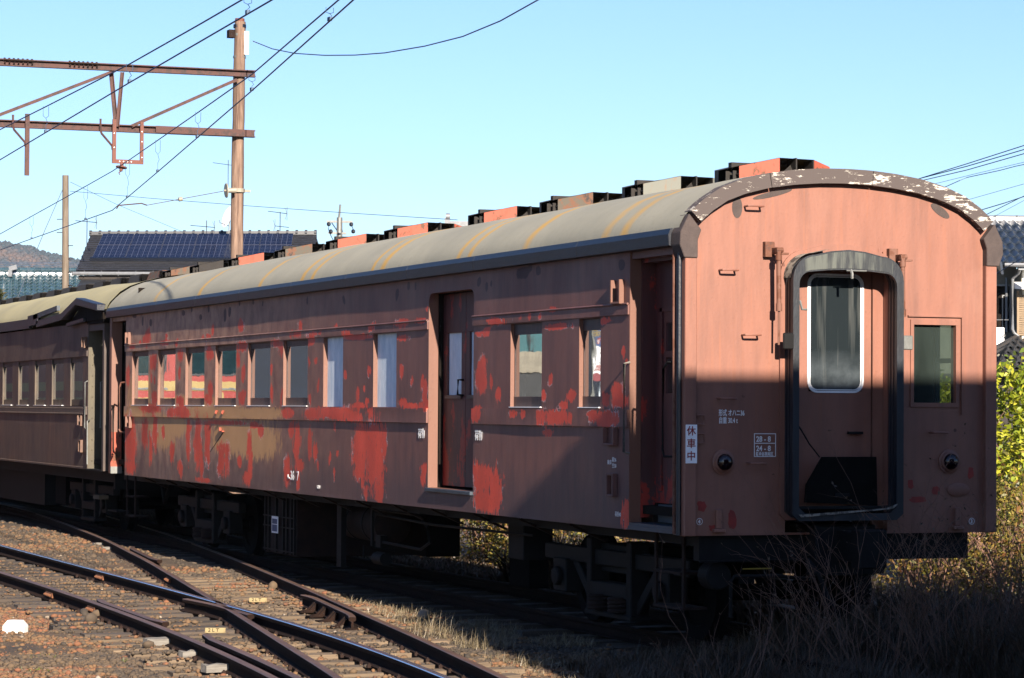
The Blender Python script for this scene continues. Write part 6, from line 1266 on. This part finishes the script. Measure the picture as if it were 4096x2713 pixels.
M['weed'] = leafmat('dry_weed', [(.030, .036, .018), (.07, .048, .028), (.125, .075, .045), (.19, .12, .075)], .15)
def leaves(name, P, size, mat, parent=None, aspect=.45, tint=None, up=.3, **k):
    n = len(P); d = rng.normal(0, 1, (n, 3)); d[:, 2] = d[:, 2]*.7+up; d /= np.linalg.norm(d, axis=1)[:, None]; r = rng.normal(0, 1, (n, 3)); s = np.cross(d, r); s /= np.linalg.norm(s, axis=1)[:, None]
    nn = np.cross(d, s); L = size*rng.uniform(.6, 1.3, n)[:, None]
    V = np.stack([P, P+d*L*.5+s*L*aspect*.5+nn*L*.08, P+d*L, P+d*L*.5-s*L*aspect*.5+nn*L*.08], 1).reshape(-1, 3); f = np.arange(4*n).reshape(n, 4)
    me = npmesh(name, V, f, mat); vattr(me, 'tint', np.repeat(np.clip(rng.uniform(0, 1, n) if tint is None else tint, 0, 1), 4)); return link(name, me, parent, **k)
def stalk(mb, p, d, L, r, depth, bend=.25, n=3):
    pts = [p]; q = Vector(p); d = Vector(d).normalized(); k = 4
    for i in range(k): d = (d+Vector((random.gauss(0, bend), random.gauss(0, bend), random.gauss(0, bend*.5)-.03))*.5).normalized(); q = q+d*L/k; pts.append(q.copy())
    mb.tube(pts, r, n, cap=False, r2=r*.45); tips = [q]
    if depth:
        for _ in range(random.choice((2, 3))):
            i = random.randint(1, k); dd = (d+Vector((random.gauss(0, .6), random.gauss(0, .6), random.uniform(-.1, .5)))).normalized(); tips += stalk(mb, pts[i], dd, L*random.uniform(.35, .6), r*.55, depth-1, bend, n)
    return tips
def bush(name, x, y, h, w, n, size, mat, label, cat='shrub', group=None, tintf=None, aspect=.45, clumps=14, stemr=.014, zlo=.15, ns=9):
    b = thing(name, (x, y, -.2), label, cat, group); mb = MB(); tips = []
    for i in range(ns):
        a = random.uniform(0, 6.28); tips += stalk(mb, (x+.1*math.cos(a), y+.1*math.sin(a), -.2), (math.cos(a)*.45*w/h, math.sin(a)*.45*w/h, 1), h*random.uniform(.6, .95), stemr, 1)
    mb.obj('stem', M['stem'], b)
    C_ = np.array([[x+w*.8*random.uniform(-1, 1), y+w*.8*random.uniform(-1, 1), h*random.uniform(zlo, .92)] for _ in range(clumps)]); cs = rng.uniform(.16, .34, clumps)*w*1.1
    ci = rng.integers(0, clumps, n); dv = rng.normal(0, 1, (n, 3)); dv /= np.linalg.norm(dv, axis=1)[:, None]; rad = rng.uniform(.35, 1, n)**.6
    P = C_[ci]+dv*(cs[ci]*rad)[:, None]; ct = rng.uniform(-.15, .2, clumps)[ci]
    leaves('foliage', P, size, mat, b, aspect, tint=np.clip(rng.uniform(.05, .9, n)+ct, 0, 1)); return b
g = at(4000, 1900, 33); bush('citrus_tree', g.x, g.y, 2.55, 1.0, 5200, .10, M['citrus'], 'sunlit yellow-green leafy tree showing past the coach corner', 'tree', aspect=.5, clumps=26, stemr=.025, zlo=.30)
g = at(3775, 1900, 32.5); bush('citrus_tree', g.x, g.y, 2.45, 1.0, 3200, .10, M['citrus'], 'yellow-green leafy tree seen through the end wall window', 'tree', aspect=.5, clumps=22, zlo=.3)
g = at(4130, 1900, 31.5); bush('citrus_tree', g.x, g.y, 1.9, .9, 3600, .10, M['citrus'], 'lower yellow-green shrub of the two beside the two-storey house', 'shrub', aspect=.5, clumps=20, zlo=.3)
g = at(4060, 2000, 29.5); bush('dry_shrub', g.x, g.y, 1.25, .8, 2600, .06, M['hedge'], 'brown and yellow undergrowth below the sunlit tree at right', 'shrub', clumps=22, zlo=.05, ns=16)
for px_, d_, h_, l_ in ((3860, 30.5, 1.15, 'low yellow-brown undergrowth behind the right buffer end'), (3960, 27.5, 1.05, 'dense brown undergrowth just past the coach corner'), (3700, 31.5, .85, 'low sunlit undergrowth seen under the buffer beam'), (4090, 27.0, 1.1, 'brown undergrowth in front of the citrus tree')):
    g = at(px_, 1900, d_); bush('dry_shrub', g.x, g.y, h_, .9, 2600, .055, M['hedge'], l_, 'shrub', clumps=26, zlo=-.08, ns=22)
hb = [(-14.4, 3.2, 1.2), (-16.2, 3.5, 1.3), (-17.5, 3.6, 1.5), (-15.2, 3.0, 1.3), (-13.3, 2.7, 1.35), (-12.0, 3.3, 1.6), (-10.6, 2.9, 1.25), (-8.6, 3.4, 1.5), (-6.6, 3.1, 1.4), (-4.6, 3.5, 1.5)]
hl = ['with yellow leaves filling the right of the sunlit gap', 'with yellow leaves filling the left of the sunlit gap', 'seen deep under the rear part of the coach', 'behind the coach, left of the battery box', 'in the left half of the sunlit gap under the coach', 'in the middle of the sunlit gap under the coach', 'just left of the dark box in the gap under the coach', 'right of the dark box under the coach', 'behind the near bogie', 'behind the near end of the coach']
for (x_, y_, h_), l_ in zip(hb, hl): bush('hedge_shrub', x_, y_, h_, 1.0, 2600, .065, M['hedge'], 'autumn shrub '+l_, 'shrub', 'shrubs behind the coach', clumps=30, zlo=-.06, ns=14)
g = at(-10, 1250, 62); b = thing('conifer_tree', (g.x, g.y, -.2), 'brownish conifer crown poking up above the rear coach roof', 'tree'); mb = MB(); mb.tube([(g.x, g.y, -.2), (g.x, g.y, 3.6)], .12, 8, r2=.04); mb.obj('trunk', M['stem'], b, smooth=True)
n = 5000; zz = rng.uniform(1.5, 4.35, n); rad = (4.6-zz)*.33*rng.uniform(.3, 1, n)**.5; th = rng.uniform(0, 6.28, n); leaves('crown', np.stack([g.x+rad*np.cos(th), g.y+rad*np.sin(th), zz+.25*np.sin(th*5)], -1), .14, M['conifer'], b, .18)
# dry brush in front of the coach end
bl = ['tall bare twigs rising in front of the gangway opening', 'bare brush left of the gangway foot', 'tangled brambles at the right of the gangway foot', 'bare brush under the right buffer end', 'dark brush standing furthest from the coupler', 'thin twigs under the left part of the end wall', 'dark brambles in front of the right tail lamp', 'twiggy brush below the torn gangway sill', 'sparse twigs beside the air pipe', 'dry brush below the right tail lamp', 'weedy brush nearest the citrus tree', 'dry stalks before the right coach corner']
bs = [(.75, -.15, 1.45, 26), (.7, -.75, .9, 9), (.8, .55, 1.45, 26), (.8, 1.2, 1.15, 22), (.7, 2.3, 1.1, 22), (.6, -1.2, .8, 6), (1.3, 1.3, .85, 20), (1.1, .25, 1.15, 20), (.9, -1.45, .55, 7), (1.0, .95, 1.15, 12), (1.3, 2.0, .8, 14), (.5, 1.75, 1.05, 12)]
for (x_, y_, h_, ns), l_ in zip(bs, bl):
    b = thing('dry_brush', (x_, y_, -.2), l_, 'brush', 'bare brush at the coach end'); mb = MB(); tips = []
    for i in range(ns):
        a = random.uniform(0, 6.28); q = random.uniform(.02, .3); tips += stalk(mb, (x_+q*math.cos(a), y_+q*math.sin(a), -.2), (math.cos(a)*.35, math.sin(a)*.35, 1), h_*random.uniform(.55, 1.1), .0042, 2, .35)
    mb.obj('twig', M['stem'], b); tp = np.array([t_[:] for t_ in tips]); leaves('dead_leaf', tp[rng.integers(0, len(tp), len(tp)//2)], .028, M['weed'], b, .5)['kind'] = 'stuff'
def blades(name, X, Y, H, mat, lean=.5, w=.004, z=None, tint=None):
    n = len(X); th = rng.uniform(0, 6.28, n); ln = rng.uniform(.05, lean, n); z = ground_h(X, Y) if z is None else z
    P = np.stack([X, Y, z-.01], -1); D = np.stack([np.cos(th)*ln, np.sin(th)*ln, np.ones(n)], -1); D /= np.linalg.norm(D, axis=1)[:, None]; S_ = np.stack([-np.sin(th+.8), np.cos(th+.8), np.zeros(n)], -1)*w*rng.uniform(.6, 1.4, n)[:, None]
    H = H[:, None]; mid = P+D*H*.55; tip = P+D*H+np.stack([np.cos(th), np.sin(th), -.5*np.ones(n)], -1)*H*ln[:, None]*.7
    V = np.stack([P-S_, P+S_, mid+S_*.8, mid-S_*.8, tip], 1).reshape(-1, 3); b = np.arange(n)[:, None]*5; f = np.concatenate([b+[0, 1, 2], b+[0, 2, 3], b+[3, 2, 4]], 0)
    me = npmesh(name, V, f, mat); vattr(me, 'tint', np.repeat(rng.uniform(0, 1, n) if tint is None else tint, 5)); return link(name, me, kind='stuff')
n = 60000; X = rng.uniform(-1.2, 2.6, n); Y = rng.uniform(-2.4, 3.6, n); dn = vnoise(X, Y, 1.6, 41); hh = .12+.75*np.clip((Y+1.6)/3, 0, 1)*dn+.08*rng.uniform(0, 1, n); k = (dn > .25)&(Y > -2.2+.3*dn); blades('dry_weeds', X[k], Y[k], (hh*rng.uniform(.5, 1.2, n))[k], M['weed'], .6, .004)
n = 22000; X = rng.uniform(-9, 2, n); Y = rng.uniform(-2.6, -.9, n); dn = vnoise(X, Y, 1.3, 43)*.6+vnoise(X, Y, 5, 44)*.4; lim = np.interp(X, [-9, -6, -3, 0, 2], [-1.5, -1.75, -2.1, -2.4, -2.6]); k = (dn > .42)&(Y > lim)&(rng.uniform(0, 1, n) < np.clip((X+9.5)/4, .15, 1)); blades('dry_grass', X[k], Y[k], (.04+.13*dn*rng.uniform(.3, 1, n))[k], M['straw'], .9, .0028)
n = 40000; X = rng.uniform(-38, -.5, n); Y = rng.uniform(1.55, 2.9, n); blades('undergrowth', X, Y, (.22+.5*rng.uniform(0, 1, n)*vnoise(X, Y, .8, 47)+.12)*np.where((X > -18) & (X < -11.5), .22, 1), M['weed'], .7, .016)
def tuft(cx, cy, n, r, h, mat, nm, lean=.9): X = cx+rng.normal(0, r, n); Y = cy+rng.normal(0, r, n); return X, Y, h*rng.uniform(.4, 1, n)
T = [tuft(*p) for p in [(-3.9, -2.05, 120, .10, .30, 0, 0), (-4.6, -1.85, 90, .12, .22, 0, 0), (-2.8, -2.0, 120, .14, .26, 0, 0), (-5.2, -2.6, 60, .06, .10, 0, 0), (-2.4, -3.05, 70, .07, .09, 0, 0), (-1.5, -2.75, 50, .06, .08, 0, 0), (-3.3, -3.6, 60, .07, .07, 0, 0), (-1.4, -4.1, 70, .09, .06, 0, 0), (-2.9, -4.3, 60, .06, .06, 0, 0), (-.5, -3.9, 70, .1, .07, 0, 0), (-1.8, -2.2, 120, .15, .15, 0, 0), (-4.3, -2.35, 60, .08, .10, 0, 0), (-.9, -2.5, 80, .1, .1, 0, 0)]]
X, Y, H = [np.concatenate(q) for q in zip(*T)]; blades('straw_tufts', X, Y, H, M['straw'], 1.1, .0022)
T = [tuft(*p) for p in [(-3.0, -5.75, 60, .05, .06, 0, 0), (-2.2, -6.0, 50, .06, .05, 0, 0), (-2.6, -5.2, 60, .05, .05, 0, 0), (-4.5, -3.95, 40, .03, .04, 0, 0), (-4.2, -3.7, 30, .03, .04, 0, 0), (-2.9, -5.0, 40, .07, .05, 0, 0), (-13.7, -1.85, 40, .04, .06, 0, 0), (-7.9, -2.6, 30, .05, .05, 0, 0), (-3.1, -2.75, 40, .06, .05, 0, 0), (-4.9, -2.15, 30, .05, .06, 0, 0), (-2.0, -5.95, 60, .06, .05, 0, 0)]]
X, Y, H = [np.concatenate(q) for q in zip(*T)]; blades('green_tufts', X, Y, H, M['grass'], 1.2, .0035)

# ================================================================== BEHIND AND BESIDE THE CAMERA: what shades the coach end and shows in its windows
sh = thing('station_warehouse', (16.2, 2.2, -.2), 'tall timber railway warehouse whose shadow falls on the coach end', 'warehouse')
mb = MB(); mb.box(12, 20.5, -3.50, 9.5, -.2, 7.30); mb.obj('wall', M['darkwood'], sh)
mb = MB(); mb.box(11.95, 20.6, -2.78, 9.6, 7.30, 7.46); mb.box(11.95, 20.6, -3.50, -2.78, 7.30, 7.84); mb.obj('roof', M['greytile'], sh)
mb = MB()
for y in (0, 3, 6): mb.box(11.96, 12.0, y, y+1.3, 1, 2.6); mb.box(11.96, 12.0, y, y+1.3, 4, 5.6)
mb.obj('window', M['interior'], sh)
tr_ = thing('railcar', (-46, -6.5, -.2), 'red railcar with cream bands, mirrored in the rear coach windows', 'railcar')
RED_, CRM = simple('railcar_red', (.62, .06, .05), (.56, .05, .045), 3, rough=.35, bump=0), simple('railcar_cream', (.78, .56, .20), (.72, .50, .18), 3, rough=.35, bump=0)
y0, y1, xf = -7.98, -5.02, -36.0
mb = MB(); mb.box(-56, xf, y0, y1, 1.0, 3.55); mb.prism([(-56, y0, 3.55), (-56, y0+.5, 3.85), (-56, y1-.5, 3.85), (-56, y1, 3.55)], (20, 0, 0)); mb.obj('body', RED_, tr_, bevel=.03)
for z0, z1 in ((2.255, 2.455), (1.97, 2.10)): mb = MB(); mb.box(-56.02, xf+.012, y0-.012, y1+.012, z0, z1); mb.obj('cream_band', CRM, tr_)
for a, b in ((-6.34, -5.12), (-7.88, -6.57)):
    mb = MB(); P_ = rrect(a, b, 2.57, 3.35, .14); mb.prism([(xf+.003, y, z) for y, z in P_], (.012, 0, 0)); f_ = mb.obj('window_gasket', M['gutter'], tr_); mb = MB(); P_ = rrect(a+.04, b-.04, 2.61, 3.31, .11); mb.prism([(xf+.016, y, z) for y, z in P_], (.004, 0, 0)); mb.obj('windscreen', simple('windscreen_glass', (.03, .07, .09), rough=.1, bump=0), f_)
    mb = MB(); mb.box(xf+.013, xf+.035, a, b, 2.275, 2.295); mb.box(xf+.013, xf+.03, a, b, 2.30, 2.312); mb.obj('handrail', M['silver'], tr_)
mb = MB(); mb.box(xf+.013, xf+.03, -7.55, -7.38, 2.05, 2.22); mb.obj('number_box', CRM, tr_); mb = MB(); mb.box(-55, xf-1, y0+.2, y1-.2, -.1, 1.0); mb.obj('underframe', M['under'], tr_)
sd_ = thing('reflection_backdrop', (-53, -20, -.2), 'unseen slate-blue backdrop block added to darken the coach window reflections', 'backdrop')  # unseen block added so the window reflections turn dark
mb = MB(); mb.box(-60, -50, -45, -3.2, -.2, 9); mb.obj('wall', simple('backdrop_slate_blue', (.014, .032, .075), (.008, .018, .042), .4, (1, .3, 1), rough=.8), sd_); mb = MB(); mb.box(-60.3, -49.7, -45.3, -3.0, 9, 9.3); mb.obj('roof', M['greytile'], sd_)
st = thing('station_building', (-27, -10, -.2), 'station building with teal glazing, mirrored in the narrow coach window', 'building')
mb = MB(); mb.box(-31, -25, -11.15, -9.2, -.2, 2.55); mb.obj('lower_wall', M['greytile'], st); mb = MB(); mb.box(-31, -24.95, -11.15, -9.2, 2.55, 2.92); mb.obj('canopy', simple('cream_fascia', (.62, .56, .44), rough=.7), st); mb = MB(); mb.box(-31, -25, -11.15, -9.2, 2.92, 4.2); mb.obj('glazing', simple('teal_glazing', (.10, .30, .34), (.08, .24, .28), 2, rough=.3, bump=0), st)
mb = MB(); mb.box(-24.99, -24.97, -10.12, -10.08, 2.92, 4.2); mb.obj('mullion', M['gutter'], st)
bd = thing('sign_board', (-25, -11.4, -.2), 'tall sign board with blue, white and red fields, mirrored in the small window', 'sign board')
def sb(nm, y0, y1, z0, z1, mt, x=-24.9): mb = MB(); mb.box(x-.05, x, y0, y1, z0, z1); return mb.obj(nm, mt, bd)
sb('white_field', -11.75, -11.29, 2.55, 3.04, M['signwhite']); sb('blue_field', -11.75, -11.29, 3.04, 3.5, simple('sign_blue', (.06, .16, .45), rough=.5, bump=0)); sb('red_field', -11.75, -11.29, 2.42, 2.55, simple('sign_pink', (.62, .10, .14), rough=.5, bump=0)); sb('lower_field', -11.75, -11.42, 1.95, 2.40, M['panel']); sb('post', -11.28, -11.24, -.2, 3.5, M['galv'])
OG = simple('sign_yellow', (.75, .52, .05), rough=.5, bump=0)
text('就', (-24.895, -11.55, 3.28), .17, 'end', OG, bd); text('域', (-24.895, -11.42, 3.22), .15, 'end', OG, bd)
for s_, z in (('2F', 3.09), ('1F', 2.60)): sb('floor_tag', -11.42, -11.32, z-.01, z+.09, simple('tag_red', (.6, .06, .05), rough=.5, bump=0), -24.893); text(s_, (-24.888, -11.41, z), .09, 'end', M['signwhite'], bd)
mb = MB(); ring(rrect(-11.65, -11.47, 2.84, 3.02, .088), rrect(-11.61, -11.51, 2.88, 2.98, .048), -24.899, -24.89, simple('sign_green', (.12, .5, .08), rough=.5, bump=0), 'green_ring', bd)
text('nove', (-24.895, -11.44, 2.90), .06, 'end', M['gutter'], bd); text('ティームーブ', (-24.895, -11.55, 2.76), .05, 'end', M['gutter'], bd); text('サポート', (-24.895, -11.48, 2.70), .05, 'end', M['gutter'], bd)
# platform the photograph was taken from
mb = MB(); mb.box(-20, 30, -14.5, -8.9, -.6, .30); mb.obj('platform', M['greytile'], None, kind='structure')

# the thin bluish air that softens the hill
mb = MB(); mb.box(-1690, 330, -770, 1640, -1.5, 85); hz = mb.mesh('haze', []); mt = bpy.data.materials.new('haze_air'); mt.use_nodes = True; nn_ = mt.node_tree; nn_.nodes.clear()
pv = nn_.nodes.new('ShaderNodeVolumePrincipled'); pv.inputs['Color'].default_value = (.55, .74, 1, 1); pv.inputs['Density'].default_value = .00004; pv.inputs['Anisotropy'].default_value = 0
oo = nn_.nodes.new('ShaderNodeOutputMaterial'); nn_.links.new(pv.outputs[0], oo.inputs['Volume']); hz.materials.append(mt); link('haze', hz, kind='stuff')

# lettering becomes plain meshes
dg_ = bpy.context.evaluated_depsgraph_get()
for o in [q for q in C.objects if q.type == 'FONT']:
    me = bpy.data.meshes.new_from_object(o.evaluated_get(dg_)); me.name = 'lettering'
    if not me.materials: me.materials.append(o.data.materials[0])
    n_ = bpy.data.objects.new('letters', me); C.objects.link(n_); n_.parent = o.parent; n_.matrix_parent_inverse = o.matrix_parent_inverse.copy()
    n_.location = o.location; n_.rotation_euler = o.rotation_euler; n_.scale = o.scale; bpy.data.objects.remove(o); n_.name = 'lettering'

# things drawn in one go but standing apart become parts of their own
SPLIT = {'panel', 'hanger_post', 'primer_patch', 'equipment_box', 'door_header', 'partition', 'generator_box', 'junction_box', 'window_moulding', 'paint_patch', 'far_window', 'corner_post', 'brake_pipe', 'handrail', 'hip_ridge', 'downpipe', 'strap', 'end_louvre', 'bolt_hole', 'screw', 'door_batten', 'label_print', 'window_board', 'door_surround', 'window', 'step', 'foot_step', 'jumper_socket', 'rivet_plate', 'vent_divider', 'joint_bar'}
for o in [q for q in C.objects if q.type == 'MESH' and q.name.split('.')[0] in SPLIT and len(q.data.vertices) < 4000 and not (q.name.startswith('window') and q.parent and q.parent.get('category') == 'railway coach') and q.name.split('.')[0] not in ('joint_bar', 'foot_step', 'step', 'strap')]:
    bm = bmesh.new(); bm.from_mesh(o.data); bm.verts.ensure_lookup_table(); seen = set(); isl = []
    for v in bm.verts:
        if v.index in seen: continue
        st_, grp = [v], []; seen.add(v.index)
        while st_:
            w = st_.pop(); grp.append(w.index)
            for e in w.link_edges:
                k = e.other_vert(w)
                if k.index not in seen: seen.add(k.index); st_.append(k)
        isl.append(set(grp))
    bm.free()
    if not 1 < len(isl) <= 24: continue
    base = o.data
    for i, g in enumerate(isl):
        b2 = bmesh.new(); b2.from_mesh(base); b2.verts.ensure_lookup_table(); bmesh.ops.delete(b2, geom=[v for v in b2.verts if v.index not in g], context='VERTS'); me = bpy.data.meshes.new(base.name); b2.to_mesh(me); b2.free()
        for mm in base.materials: me.materials.append(mm)
        if i == 0: first = me
        else:
            n_ = o.copy(); n_.data = me; C.objects.link(n_)
    o.data = first
